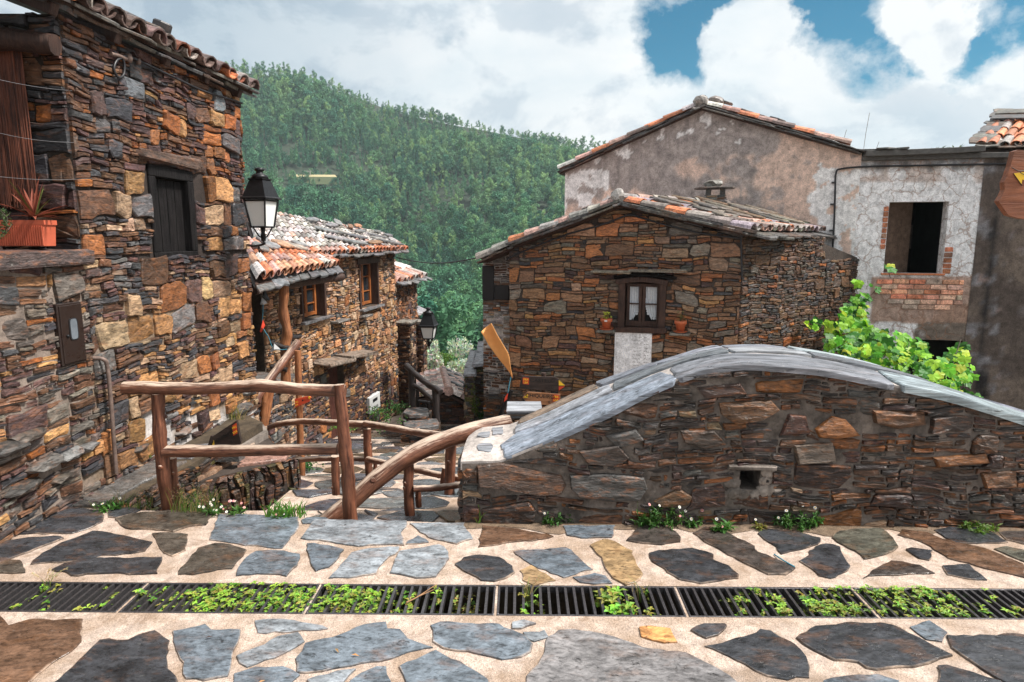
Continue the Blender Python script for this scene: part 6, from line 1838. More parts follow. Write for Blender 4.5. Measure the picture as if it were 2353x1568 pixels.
# ================================================================== STREET LAMPS
def lamp(cx, Y, k, rot, wall_pt, lab, yroof, ybot, S=.74):
    """k = metres per photo pixel; lantern centred at px cx, eaves at yroof, base at ybot"""
    top = at(cx, yroof, Y); c = Vector((top.x, top.y, top.z)); hh = (ybot - yroof) * k
    root = thing('street_lamp', c + Vector((0, 0, -hh - .1)), lab, 'street lamp')
    s2 = math.sqrt(2); w1, w0 = .112 * S / .74, .076 * S / .74
    mb = MB(); mb.lathe(c, [(w0 * s2 * .93, -hh), (w1 * s2 * .93, 0)], 4, rot=rot, smooth=False); mb.build('glass_panes', M['frost'], root)
    mb = MB()
    for i in range(4):
        g = 2 * math.pi * (i + rot) / 4; g2 = 2 * math.pi * (i + 1 + rot) / 4; D = Vector((math.cos(g), math.sin(g), 0)); D2 = Vector((math.cos(g2), math.sin(g2), 0))
        timber(mb, c + D * w0 * s2 + Vector((0, 0, -hh)), c + D * w1 * s2, D, .020 * S, .022 * S)
        for z, w in ((-hh, w0), (-.012, w1)): timber(mb, c + D * w * s2 + Vector((0, 0, z)), c + D2 * w * s2 + Vector((0, 0, z)), (0, 0, 1), .018 * S, .022 * S)
        mb.tube([c + D * w0 * 1.2 + Vector((0, 0, -hh)), c + D * w0 * .5 + Vector((0, 0, -hh - .12 * S)), c + Vector((0, 0, -hh - .15 * S))], .010 * S, 6)
    mb.lathe(c + Vector((0, 0, -hh)), [(.0, -.18 * S), (.03 * S, -.18 * S), (.035 * S, -.10 * S), (.012 * S, -.06 * S), (.03 * S, 0)], 10)
    mb.build('frame', M['iron'], root)
    mb = MB(); mb.lathe(c, [(w1 * s2 * 1.02, 0), (w1 * s2 * 1.22, .005 * S), (w1 * s2 * 1.22, .018 * S), (w1 * s2 * 1.08, .035 * S), (w1 * s2 * .62, .245 * S), (w1 * s2 * .70, .25 * S), (w1 * s2 * .70, .265 * S), (w1 * s2 * .5, .27 * S)], 4, rot=rot, smooth=False)
    mb.lathe(c, [(w1 * .75, .265 * S), (w1 * .62, .31 * S), (w1 * .30, .335 * S), (w1 * .28, .36 * S), (w1 * .40, .365 * S), (w1 * .40, .39 * S), (w1 * .20, .405 * S), (.001, .41 * S)], 16)
    mb.build('hood', M['iron'], root)
    b = c + Vector((0, 0, -hh - .17 * S)); wp = Vector(wall_pt); mb = MB()
    mb.tube(smoothpath([b, b + Vector((0, 0, -.05 * S)), lerp(b, wp, .5) + Vector((0, 0, -.05 * S)), wp], 14), .016 * S, 8)
    if Y < 10:      # scroll
        cs = lerp(b, wp, .25) + Vector((0, 0, -.12 * S)); dx = (wp - b); dx.z = 0; dx.normalize()
        mb.tube([cs + dx * math.cos(t * .55) * .055 * (1 - t * .06) * S + Vector((0, 0, math.sin(t * .55) * .055 * (1 - t * .06) * S)) for t in range(13)], .009 * S, 6)
    else: mb.tube([lerp(b, wp, .1), wp + Vector((0, 0, -.45))], .02, 6)
    mb.build('bracket', M['iron'], root)
lamp(600, 6.45, .0043, .36, FA.pt(ue - .02, FA.uv(562, 562)[1], -.0), 'large black iron street lamp with frosted panes at the corner of the left house', 459, 520)
lamp(985, 13.6, .0091, .40, FC.pt(cu1 - .1, at(957, 786, 14.5).z, .3), 'small distant street lamp on a bracket at the end of the lane', 749, 778, .96)

# ================================================================== WIRES
def wire(name, pts, r, mat, lab, sag=0, n=24):
    mb = MB(); P = smoothpath(pts, n) if len(pts) > 2 else [lerp(Vector(pts[0]), Vector(pts[1]), i / n) + Vector((0, 0, -sag * math.sin(math.pi * i / n))) for i in range(n + 1)]
    mb.tube(P, r, 5); return tag(mb.build(name, M[mat], at_base=True), lab, 'wire')
for (xa, ya), (xb, yb_), lab in (((-60, 170), (204, 211), 'uppermost thin grey wire crossing the porch recess of the left house'), ((-60, 292), (170, 328), 'middle thin grey wire crossing the porch recess of the left house'), ((-60, 400), (214, 410), 'lowest thin grey wire crossing the porch recess just above the planter')):
    pb = FA.pt(*FA.uv(xb, yb_, .02), .02); wire('wire', [at(xa, ya, pb.y - .9), pb], .0014, 'wire', lab, .02)
w = .05; PA = lambda x, y: FA.pt(*FA.uv(x, y, w), w)
wire('cable', [PA(262, 120), PA(275, 130), PA(292, 130), PA(330, 145), PA(400, 178), PA(470, 210), PA(535, 230), PA(556, 238)], .010, 'cable', 'black cable running under the eave along the left house wall', n=40)
wire('cable', [PA(283, 132), PA(268, 140), PA(262, 160), PA(272, 178), PA(284, 172), PA(286, 150), PA(282, 133)], .010, 'cable', 'loop of black cable hanging from a bracket under the left house eave', n=30)
mb = MB(); P = [PA(255, 124), PA(272, 128), PA(290, 136)]; mb.tube(P, .014, 8); mb.lathe(PA(296, 134), [(.02, -.03), (.028, 0), (.02, .03)], 10); mb.lathe(PA(318, 142), [(.015, -.02), (.02, 0), (.015, .02)], 8)
tag(mb.build('cable_bracket', M['pipe'], at_base=True), 'pale metal cable bracket with insulators under the left house eave', 'bracket')
wire('overhead_wire', [FB.pt(bu1 - .1, 1.35, .1), FL.pt(ll, FL.uv(1110, 590)[1], 0)], .012, 'cable', 'dark overhead wire slung from the tan house to the cottage eave', .12)

# ================================================================== SIGNS
def board(root, pts, Y, th, mat, name='board'):
    P = [at(x, y, Y) for x, y in pts]
    mb = MB(); mb.prism(P if area_xz(P) else P[::-1], th, (.5, .5, .5), 0, Vector((0, 1, 0)))
    return mb.build(name, M[mat], root)
def area_xz(P): return True
def plate(root, pts, Y, mat, name='painted_mark', d=.004):
    P = [at(x, y, Y) + Vector((0, -d, 0)) for x, y in pts]; mb = MB(); mb.prism(P, d - .0012, (.5, .5, .5), 0, Vector((0, 1, 0)))
    return mb.build(name, M[mat], root)
def txt(root, s, x, y, hpx, Y, mat, ang=0, sx=1.0, bold=.0, d=.0065):
    k = Y / F / .985; ex = Vector((math.cos(ang), 0, math.sin(ang))); ey = Vector((-math.sin(ang), 0, math.cos(ang)))
    return text_mesh('lettering', s, hpx * k * 1.42, at(x, y, Y) + Vector((0, -d, 0)), ex, ey, M[mat], root, .0006, 'CENTER', bold, sx)
YS = 6.2
sg = thing('trail_sign', at(1249, 1010, YS) + Vector((0, .05, -.4)), 'brown wooden trail signpost pointing to Castelo and Chiqueiro behind the parapet', 'signpost')
log('post', sg, [at(1249, 857, YS + .05), at(1250, 1060, YS + .05)], .025, .027, 8, 'wood_frame')
board(sg, [(1199, 864.5), (1275, 867), (1283, 871), (1300, 886.5), (1283, 900), (1193, 893)], YS, .02, 'board_dark')
plate(sg, [(1201, 868), (1215.5, 869), (1215.5, 884), (1201, 882.5)], YS, 'paint_red'); txt(sg, 'PR4', 1208.3, 872.6, 5, YS, 'paint_yellow', bold=.0004); txt(sg, 'LSA', 1208.3, 879.3, 4.6, YS, 'paint_yellow', bold=.0004)
txt(sg, 'CASTELO', 1246.5, 875, 7.2, YS, 'paint_black', -.02, 1.35, .0006); txt(sg, '≡', 1221, 888, 7, YS, 'paint_black'); txt(sg, 'h 2.5 k', 1264, 890.5, 5, YS, 'paint_black', -.02)
plate(sg, [(1284, 873.5), (1298, 886), (1284, 886)], YS, 'paint_yellow'); plate(sg, [(1284, 888), (1298, 888), (1284, 898)], YS, 'paint_red')
board(sg, [(1212, 900.7), (1287.7, 906.5), (1288.6, 932), (1213, 929), (1201, 914)], YS - .01, .02, 'board_light')
plate(sg, [(1213, 904.5), (1213, 914.5), (1203, 913.5)], YS - .01, 'paint_yellow'); plate(sg, [(1270, 907.5), (1284.5, 908.5), (1284.5, 924), (1270, 923)], YS - .01, 'paint_red')
txt(sg, 'PR5', 1277.3, 912.4, 5.2, YS - .01, 'paint_yellow', bold=.0004); txt(sg, 'LSA', 1277.3, 919.6, 4.8, YS - .01, 'paint_yellow', bold=.0004)
txt(sg, 'CHIQUEIRO', 1241, 910.5, 8.4, YS - .01, 'paint_black', -.06, 1.05, .0008); txt(sg, '≡', 1261.5, 924.5, 7, YS - .01, 'paint_black')
board(sg, [(1243, 935), (1284, 938), (1284, 952), (1243, 950)], YS, .02, 'board')
# red sign on a post down the lane
YR = 6.75
rs = thing('trail_sign', at(693, 1095, YR), 'small red trail sign on a slim brown post below the log porch', 'signpost')
log('post', rs, [at(684, 806, YR), at(687, 915, YR), at(690, 1000, YR), at(695, 1112, YR)], .033, .036, 14, 'post')
board(rs, [(677, 918), (711, 910.6), (715, 914), (711, 923), (678.5, 936.7)], YR - .04, .016, 'paint_red')
txt(rs, 'PR2', 681.5, 924.2, 4, YR - .04, 'paint_yellow', .22); txt(rs, 'LSA', 682, 930.4, 3.6, YR - .04, 'paint_yellow', .22); plate(rs, [(708.5, 911.3), (711, 910.8), (714, 914), (710, 918)], YR - .04, 'paint_yellow')
txt(rs, '■ ≡', 698, 920, 3.4, YR - .04, 'paint_black', .22)
# black sign lying on the low wall
YV = 5.35; ang = math.atan2(1002 - 967, 544 - 487) * .95
vs_ = thing('trail_sign', at(515, 1040, YV), 'black arrow shaped trail sign to Vaqueirinho propped on the low wall behind the log fence', 'sign')
board(vs_, [(489, 1003), (543, 967), (553, 1017), (549, 1026), (545, 1048), (470, 1048), (484, 1002)], YV, .035, 'board_dark')
plate(vs_, [(534.5, 978), (543.3, 972.3), (545.5, 996), (536.5, 1001.5)], YV, 'paint_red', d=.005); txt(vs_, 'PR2', 539.3, 982.5, 5, YV, 'paint_yellow', ang, 1, .0003, .008); txt(vs_, 'LSA', 541, 993, 5, YV, 'paint_yellow', ang, 1, .0003, .008)
txt(vs_, 'VAQUEIRINHO', 513.5, 1003.5, 7, YV, 'paint_black', ang, .82, .0006); txt(vs_, '≡', 533, 1016, 8, YV, 'paint_black', ang); plate(vs_, [(491.5, 1012), (493.5, 1026), (487.5, 1025)], YV, 'paint_yellow')
mb = MB(); mb.box(at(519, 1048, YV + .05), Vector((.14, 0, 0)), Vector((0, .05, 0)), Vector((0, 0, .03)), (.08, .08, .08), jit=.01); mb.build('foot_stone', M['stone_dark'], vs_)
# brown arrow board at the right edge
YB = 2.2
bs = thing('trail_sign', Vector((2.02, YB + .04, 0)), 'broken brown wooden board with a yellow arrow poking in at the right edge', 'sign')
board(bs, [(2331, 348), (2340, 344.5), (2620, 362), (2620, 520), (2353, 503.6), (2335, 500), (2318, 495), (2313.7, 490), (2304, 476), (2295, 462.5), (2303, 450), (2309, 436), (2308, 419), (2315, 404), (2318, 393), (2322.5, 383), (2327, 364)], YB, .022, 'board')
plate(bs, [(2328, 399), (2353, 395.5), (2560, 398), (2560, 422), (2353, 414.5), (2348, 412.6), (2345.5, 424.5)], YB, 'paint_yellow', d=.003)
mb = MB()
for a, b2, r in (((2327, 399), (2347, 427), .0012), ((2323, 385), (2337, 393.5), .0012), ((2337, 393.5), (2425, 392), .0012), ((2342, 397), (2354, 403), .0010)): mb.tube([at(*a, YB) + Vector((0, -.003, 0)), at(*b2, YB) + Vector((0, -.003, 0))], r, 5)
mb.build('carved_line', M['paint_black'], bs)
log('post', bs, [Vector((2.02, YB + .055, 0)), Vector((2.02, YB + .055, 2.1))], .03, .03, 10, 'log')

# ================================================================== ORANGE CLOTH AND STICK
YC = 7.2
mb = MB(); A_, B_, C_, D_ = (1105, 763), (1128, 743), (1173, 818), (1172, 862); n = 14
Lf = interp([0, .75, 1], [0, 0, 0]); vs = []
def cl(s, t):
    lx = np.interp(t, [0, .30, .55, .8, 1], [1105, 1122, 1141, 1160, 1174]); ly = np.interp(t, [0, .30, .55, .8, 1], [763, 795, 820, 842, 862])
    rx = np.interp(t, [0, .30, .6, .8, 1], [1129, 1143, 1170, 1173, 1178]); ry = np.interp(t, [0, .30, .6, .8, 1], [743, 770, 812, 838, 868])
    p = at(float(lerp(lx, rx, s)), float(lerp(ly, ry, s)), YC + .5 * t * .0)
    return p + Vector((0, .05 * math.sin(s * 3.0 + t * 2.2) + .03 * math.sin(t * 7), 0))
for i in range(n + 1):
    for j in range(9): vs.append(cl(j / 8, i / n))
mb.add(vs, [(i * 9 + j, i * 9 + j + 1, i * 9 + j + 10, i * 9 + j + 9) for i in range(n) for j in range(8)], (.5, .5, .5), 0, True)
fl = mb.build('cloth_flag', M['cloth'], at_base=True); tag(fl, 'orange cloth flag twisting in the air at the left corner of the low cottage', 'flag')
so = fl.modifiers.new('thick', 'SOLIDIFY'); so.thickness = .004
st_ = thing('flag_stick', at(1150, 960, YC), 'leaning grey stick with a blue cord and red ribbon beside the slate pillar', 'stick')
log('stick', st_, [at(1176, 897, YC), at(1160, 930, YC), at(1148, 960, YC), at(1140, 985, YC)], .022, .028, 10, 'wood_dark')
mb = MB(); mb.tube(smoothpath([at(1174, 866, YC), at(1170, 885, YC), at(1167, 905, YC)], 10), .006, 5); mb.build('cord', M['cord'], st_)
mb = MB(); P = [at(x, y, YC - .03) for x, y in ((1168, 903), (1165, 918), (1158, 924), (1161, 912))]; mb.prism(P, .006, up=Vector((0, 1, 0))); mb.build('ribbon', M['cloth_red'], st_)

# ================================================================== PLANTS
def leaf(mb, p, d, up, L, W, col, fold=.25, curl=.2):
    d = Vector(d).normalized(); s = d.cross(up)
    if s.length < 1e-4: s = d.orthogonal()
    s.normalize(); n_ = s.cross(d).normalized()
    m = p + d * L * .5 + n_ * fold * W * -.3; t = p + d * L - n_ * curl * L
    mb.add([p, m + s * W / 2 + n_ * fold * W, t, m - s * W / 2 + n_ * fold * W, m], [(0, 1, 4), (1, 2, 4), (2, 3, 4), (3, 0, 4)], tuple(x * R.uniform(.75, 1.25) for x in col))
def rv(z=0.0): return Vector((R.gauss(0, 1), R.gauss(0, 1), R.gauss(0, 1) + z)).normalized()
def flower(mb, p, d, r, pink=False):
    d = Vector(d).normalized(); a = d.orthogonal().normalized(); b = d.cross(a); n = 11
    vs = [p]; col = (.75, .35, .40) if pink else (.80, .80, .78)
    for k in range(n * 2):
        g = math.pi * k / n; q = r if k % 2 == 0 else r * .72; vs.append(p + (a * math.cos(g) + b * math.sin(g)) * q + d * r * .12)
    mb.add(vs, [(0, k + 1, (k + 1) % (2 * n) + 1) for k in range(2 * n)], col)
    mb.lathe((0, 0, 0), [(r * .36, 0), (r * .3, r * .16), (.0005, r * .22)], 8, (.70, .42, .03))
    m = 24
    for i in range(len(mb.v) - m, len(mb.v)): x, y, z = mb.v[i]; mb.v[i] = tuple(p + a * x + b * y + d * (z + r * .1))
def clump(name, c, rx, ry, h, nleaf, nfl, lab, L=.035, col=(.06, .16, .025), pink=.15, group=None, wallside=None, fr=.010, cat='plant'):
    root = thing(name, c, lab, cat, group); mb = MB(); fb = MB()
    for i in range(max(6, nleaf // 14)):
        g = R.uniform(0, 6.28); q = math.sqrt(R.random()); b0 = Vector(c) + Vector((math.cos(g) * rx * q * .75, math.sin(g) * ry * q * .75, 0))
        tip = b0 + Vector((math.cos(g) * rx * .45 * R.random(), math.sin(g) * ry * .45 * R.random() - .01, h * R.uniform(.35, 1.0) * (1 - .5 * q)))
        P = smoothpath([b0, lerp(b0, tip, .5) + rv() * h * .12, tip], 8); mb.tube(P, .0015, 4, tuple(x * .7 for x in col), cap=False)
        for k in range(14):
            p = P[R.randint(1, 8)]; leaf(mb, p, rv(.5), Vector((0, 0, 1)), L * R.uniform(.6, 1.3), L * .33, col)
    mb.build('foliage', M['leaf'], root)
    for i in range(nfl):
        g = R.uniform(0, 6.28); q = math.sqrt(R.random()); p = Vector(c) + Vector((math.cos(g) * rx * 1.1 * q, math.sin(g) * ry * q - .02, h * R.uniform(.5, 1.15)))
        flower(fb, p, (R.gauss(0, .35), -.7 + R.gauss(0, .3), .7), fr * R.uniform(.8, 1.2), R.random() < pink); fb.tube([p, p + Vector((R.gauss(0, .01), .01, -h * .5))], .001, 4, (.1, .16, .04), cap=False)
    if nfl: fb.build('flowers', M['petal'], root)
    return root
by = lambda x, y, dy=0: on(x, y, 0) + Vector((0, dy, 0))
def daisy(x, yb, wpx, hpx, nl, nf, lab, z=0.0, **kw):
    c = on(x, yb, z); k = c.y / F; clump('daisy_clump' if nf else 'weed_clump', c + Vector((0, -.02, 0)), wpx * k, min(.07, wpx * k * .6), hpx * k, nl, nf, lab, **kw)
daisy(1515, 1206, 62, 60, 620, 6, 'large bushy daisy clump at the parapet foot just left of the drain hole')
daisy(1592, 1204, 30, 34, 200, 3, 'small daisy clump at the parapet foot right under the drain hole side')
daisy(1832, 1208, 66, 48, 620, 8, 'wide daisy clump with several white flowers at the parapet foot right of the drain hole')
daisy(1278, 1200, 34, 42, 200, 2, 'thin weed with two flowers at the parapet foot below the big rusty block')
daisy(2240, 1214, 56, 26, 320, 0, 'low yellowish green weeds at the parapet foot near the right edge', col=(.13, .22, .03))
daisy(1655, 1215, 20, 30, 50, 2, 'sparse broad leaved weed between two daisy clumps at the parapet foot', L=.06)
daisy(1740, 1212, 18, 20, 60, 1, 'tiny yellowish weed at the parapet foot between the larger clumps', col=(.2, .2, .04))
daisy(300, 1062, 46, 60, 460, 26, 'daisies in flower beside the rusty pipe on the walkway', pink=.25, fr=.013)
daisy(62, 1108, 66, 70, 460, 16, 'daisies spilling from the rocks at the far left of the walkway', col=(.04, .10, .025), fr=.013)
daisy(122, 1164, 34, 36, 200, 3, 'leafy green weed on the terrace edge at the far left', L=.05, col=(.08, .17, .03))
daisy(255, 1168, 40, 26, 220, 4, 'low leafy weed at the terrace edge beside the walkway slab')
daisy(520, 1180, 52, 34, 200, 20, 'low mat of pinkish daisies at the terrace edge by the mossy retaining wall', pink=.35, fr=.009)
daisy(650, 1186, 20, 14, 50, 5, 'few pinkish daisies in the grass tuft by the steps', pink=.5, fr=.007)
daisy(1282, 1208, 10, 12, 20, 0, 'tiny reddish sprig below the left end of the parapet', col=(.2, .06, .05)) if False else None
def grass(x0, x1, y, z, hpx, n, lab, col=(.13, .28, .04), dry=.1, Y=None, cat='grass', W=.006, seeds=0):
    a, b = (on(x0, y, z), on(x1, y, z)); k = a.y / F; root = thing('grass_tuft', (a + b) / 2, lab, cat); mb = MB()
    for i in range(n):
        p = lerp(a, b, R.random()) + Vector((0, R.uniform(-.03, .05), 0)); h = hpx * k * R.uniform(.35, 1.1); ln = Vector((R.gauss(0, .35), R.gauss(0, .25), 0)) * h
        P = smoothpath([p, p + Vector((0, 0, h * .55)) + ln * .3, p + Vector((0, 0, h)) + ln], 5); c = (.38, .30, .12) if R.random() < dry else tuple(x * R.uniform(.7, 1.3) for x in col)
        s = Vector((R.uniform(.6, 1), R.uniform(-.5, .5), 0)).normalized(); w = W * R.uniform(.6, 1.2); vs = []
        for q, pt in enumerate(P): ww = w * (1 - (q / len(P)) ** 1.5); vs += [pt - s * ww / 2, pt + s * ww / 2]
        mb.add(vs, [(2 * q, 2 * q + 1, 2 * q + 3, 2 * q + 2) for q in range(len(P) - 1)], c)
        if seeds and R.random() < seeds:
            for _ in range(14): leaf(mb, P[-1] + Vector((R.gauss(0, .006), 0, R.uniform(-.05, .03))), rv(.6), Vector((0, 1, 0)), .012, .003, (.42, .30, .16))
    mb.build('blades', M['leaf'], root)
grass(615, 705, 1187, 0, 40, 70, 'bright green broad grass tuft at the terrace edge left of the steps', (.16, .34, .05), .04, W=.012)
grass(395, 500, 1178, 0, 62, 130, 'tall fine grass growing at the foot of the left fence post', (.12, .22, .04), .3, W=.004, seeds=.12)
grass(260, 345, 1170, 0, 50, 60, 'scattered grass at the terrace edge left of the near log fence', (.09, .16, .03), .25, W=.004, seeds=.1)
grass(503, 560, 975, -.06, 60, 80, 'dry yellowish grass standing against the left house wall above the black sign', (.22, .24, .05), .55, W=.006)
grass(1096, 1106, 1203, 0, 50, 6, 'two green grass blades at the left foot of the parapet', (.14, .3, .05), 0, W=.012)
# plants down the lane
def bush(name, c, rx, ry, rz, n, col, lab, L=.05, cat='shrub', stems=True, group=None, mat='leaf'):
    root = thing(name, Vector(c) - Vector((0, 0, rz)), lab, cat, group); mb = MB()
    cl_ = [(Vector(c) + Vector((R.gauss(0, .45) * rx, R.gauss(0, .45) * ry, R.gauss(0, .45) * rz)), R.uniform(.25, .5)) for _ in range(9)]
    for i in range(n):
        q, s = R.choice(cl_); d = rv(); p = q + Vector((d.x * rx, d.y * ry, d.z * rz)) * s * R.random() ** .4
        k = R.uniform(.7, 1.3); leaf(mb, p, rv(.3), rv(), L * R.uniform(.6, 1.3), L * .5, tuple(x * k for x in col))
    mb.build('foliage', M[mat], root)
    if stems:
        mb = MB()
        for q, s in cl_[:5]: mb.tube([Vector(c) - Vector((0, 0, rz)), lerp(Vector(c) - Vector((0, 0, rz)), q, .6) + rv() * .05, q], [rx * .05, rx * .04, rx * .02], 5)
        mb.build('stem', M['bark'], root)
for x, y, Y, rx, rz, n, col, lab in ((873, 955, 10.5, .30, .16, 260, (.06, .15, .03), 'ferny green plants at the foot of the tan house wall left of the stone steps'), (912, 940, 11, .28, .16, 220, (.05, .12, .03), 'daisy plants on the bank beside the upper stone step'),
                                     (790, 985, 10.2, .22, .10, 120, (.10, .24, .04), 'small bright green fern by the brown lower door'), (650, 1085, 6.3, .06, .16, 120, (.05, .12, .03), 'green plants climbing behind the mossy retaining wall'), (708, 1070, 7.2, .16, .10, 120, (.06, .17, .04), 'small plants behind the slim sign post'),
                                     (1090, 925, 12.3, .12, .3, 160, (.10, .14, .02), 'moss and small ferns growing on the narrow wall end'), (1106, 960, 12.4, .12, .2, 140, (.05, .14, .03), 'green ferns at the foot of the cottage corner'), (965, 905, 12.6, .1, .06, 40, (.3, .3, .05), 'yellow flowering tuft below the black rail')):
    bush('fern', at(x, y, Y), rx, .15, rz, n, col, lab, .045, 'plant', False)
for x, y, Y, rx, rz, n, col, lab in ((985, 842, 22, .75, .95, 3000, (.52, .60, .47), 'silvery pale leaved shrub behind the shed roof, left one'), (1072, 838, 23, 1.15, .95, 4200, (.52, .60, .46), 'wider silvery pale leaved shrub behind the shed roof beside the cottage'),
                                     (1012, 830, 25, .7, .8, 900, (.12, .22, .04), 'yellow green bush between the two silvery shrubs')):
    bush('shrub', at(x, y, Y), rx, .8, rz, n, col, lab, .12)
bush('potted_shrub', at(8, 500, 4.05) + Vector((0, 0, .02)), .06, .08, .12, 220, (.06, .09, .03), 'dark green heather like shrub in the orange planter at the left edge', .02, 'plant')
# planter with aloe
yp = cA.y - .22; a, b = at(-40, 560, yp), at(104, 560, yp); zt = at(60, 506, yp).z; zb = at(60, 566, yp).z
pl = thing('planter', ((a.x + b.x) / 2, yp + .08, zb), 'orange ribbed window planter holding a reddish aloe on the stone ledge', 'planter')
mb = MB(); hw, hd = (b.x - a.x) / 2, .062; cx_ = (a.x + b.x) / 2
def rect(z, k, o=0): return [Vector((cx_ - hw * k - o, yp - hd * .05 + (1 - k) * hd, z)), Vector((cx_ + hw * k + o, yp + (1 - k) * hd, z)), Vector((cx_ + hw * k + o, yp + hd * 2 - (1 - k) * hd, z)), Vector((cx_ - hw * k - o, yp + hd * 2 - (1 - k) * hd, z))]
rr = [rect(zb, .93), rect(zt - .03, .985), rect(zt - .03, 1.0, .006), rect(zt, 1.0, .006), rect(zt, .95), rect(zt - .03, .95)]
vs = [p for r in rr for p in r]; mb.add(vs, [(4 * i + k, 4 * i + (k + 1) % 4, 4 * i + 4 + (k + 1) % 4, 4 * i + 4 + k) for i in range(5) for k in range(4)] + [(3, 2, 1, 0)])
for k in range(26): x = cx_ - hw * .93 + hw * 1.86 * k / 25; mb.box(Vector((x, yp + .002, (zb + zt) / 2 - .015)), Vector((.004, 0, 0)), Vector((0, .005, 0)), Vector((0, 0, (zt - zb) / 2 - .02)))
mb.build('box', M['planter'], pl); mb = MB(); mb.add([p - Vector((0, 0, .012)) for p in rr[4]], [(0, 1, 2, 3)]); mb.build('soil', M['soil'], pl)
mb = MB(); c = at(78, 498, yp + .06)
for i in range(26):
    g = R.uniform(0, 6.28); el = R.uniform(.1, 1.3); L = R.uniform(.16, .36); d = Vector((math.cos(g) * math.cos(el), math.sin(g) * math.cos(el) * .7, math.sin(el))); col = (.22, .06, .035) if R.random() < .7 else (.10, .12, .03)
    s = d.cross(Vector((0, 0, 1))).normalized(); u = s.cross(d); vs = []
    for q in range(5): t = q / 4; p = c + d * L * t + Vector((0, 0, -.10 * L * t * t * 2)); w = .019 * (1 - t) ** .8 + .0008; vs += [p - s * w, p - u * w * .5, p + s * w]
    mb.add(vs, [(3 * q + k, 3 * q + k + 1, 3 * q + k + 4, 3 * q + k + 3) for q in range(4) for k in range(2)], col)
mb.build('aloe', M['leaf_dry'], pl)

# grape vine
vn = thing('grape_vine', at(2050, 900, 9.5), 'bright green grape vine sprawling between the parapet and the ruined house', 'vine'); mb = MB(); stb = MB()
VB = [(1970, 655, 14, 11.9, 7), (1978, 690, 24, 11.7, 16), (1965, 725, 34, 11.4, 30), (1950, 765, 48, 11.0, 46), (2000, 775, 40, 10.8, 36), (1985, 808, 60, 10.2, 66), (1935, 800, 40, 10.6, 36), (2040, 825, 60, 9.8, 66), (2100, 850, 60, 9.4, 66), (2150, 865, 52, 9.2, 50), (2185, 840, 34, 9.6, 26), (2205, 805, 22, 9.8, 12), (2215, 870, 24, 9.2, 14), (1912, 755, 24, 11.2, 10), (1866, 745, 16, 11.3, 6), (1918, 785, 26, 11.0, 12), (2060, 790, 36, 10.4, 20), (2120, 800, 30, 10.2, 12), (2238, 912, 16, 8.2, 8), (2130, 895, 60, 8.6, 46), (2170, 905, 40, 8.6, 24), (2222, 840, 22, 9.4, 8), (2195, 890, 34, 9.0, 22), (2085, 780, 14, 10.2, 4), (2010, 660, 16, 11.8, 3), (2040, 612, 10, 11.9, 3)]
def vleaf(p, n_, r, col):
    n_ = n_.normalized(); a = (Vector((0, 0, -1)) - n_ * n_.dot(Vector((0, 0, -1))))
    a = (a.normalized() if a.length > .05 else n_.orthogonal().normalized()); a = (a + rv() * .5); a = (a - n_ * a.dot(n_)).normalized(); b = n_.cross(a)
    rad = [1.0, .72, .95, .66, .80, .55, .30, .55, .80, .66, .95, .72]; vs = [p]
    for k in range(12): g = 2 * math.pi * k / 12; q = r * rad[k] * R.uniform(.9, 1.1); vs.append(p + (a * math.cos(g) + b * math.sin(g)) * q - n_ * (q * q / r * .22 + abs(math.sin(g)) * -.10 * r))
    mb.add(vs, [(0, k + 1, (k + 1) % 12 + 1) for k in range(12)], tuple(x * R.uniform(.85, 1.15) for x in col))
for x, y, rp, Y, n in VB:
    for i in range(int(n * 1.25)):
        g = R.uniform(0, 6.28); q = math.sqrt(R.random()) * rp; dY = R.gauss(0, .22); p = at(x + math.cos(g) * q, y + math.sin(g) * q * .75, Y + dY)
        col = R.choice([(.10, .36, .02), (.20, .52, .03), (.34, .64, .04), (.05, .20, .02), (.50, .68, .06)]); 
        if dY > .1: col = (.05, .22, .03)
        vleaf(p, Vector((R.gauss(0, .5), -.75 + R.gauss(0, .35), .75 + R.gauss(0, .35))), R.uniform(.035, .125) * (Y / 10), col)
        if R.random() < .3: stb.tube([p, p + Vector((R.gauss(0, .1), .15, -.15))], .004, 4, cap=False)
for pts in ([(2180, 870, 9.2), (2195, 820, 9.6), (2208, 780, 9.8)], [(2060, 860, 9.5), (2085, 810, 9.8), (2090, 775, 10)], [(1975, 760, 11.3), (1972, 690, 11.7), (1965, 650, 11.9)], [(1985, 800, 10.8), (1920, 760, 11), (1870, 742, 11.3)], [(2235, 930, 8.2), (2236, 905, 8.2)], [(2046, 640, 11.95), (2040, 610, 11.9), (2056, 604, 11.9)]):
    stb.tube(smoothpath([at(*p) for p in pts], 10), .007, 5)
mb.build('foliage', M['leaf'], vn); stb.build('stem', M['bark'], vn)
# weeds on the ruin coping and thin dry stalks
mb = MB()
for x, y in ((2085, 350), (2110, 346), (2165, 340), (2200, 338), (2150, 345)):
    for i in range(10): leaf(mb, FH.pt(*FH.uv(x + R.uniform(-12, 12), y + 8, -.1), -.1) + Vector((0, 0, .02)), rv(.8), Vector((0, 0, 1)), .12, .03, (.06, .12, .05))
tag(mb.build('weed_clump', M['leaf'], at_base=True), 'small leafy weeds growing along the top of the ruin coping', 'plant')
mb = MB()
for x, y, h in ((1983, 355, 90), (1935, 340, 40), (2010, 358, 30)): a = FG.pt(*FG.uv(x, y, -.3), -.3); mb.tube([a, a + Vector((.02, 0, h / F * 6.3)), a + Vector((.06, 0, h / F * 12.6))], .004, 4, (.2, .14, .1))
tag(mb.build('dry_stalk', M['leaf_dry'], at_base=True), 'bare dry stalks standing on the plastered house eave against the sky', 'plant')

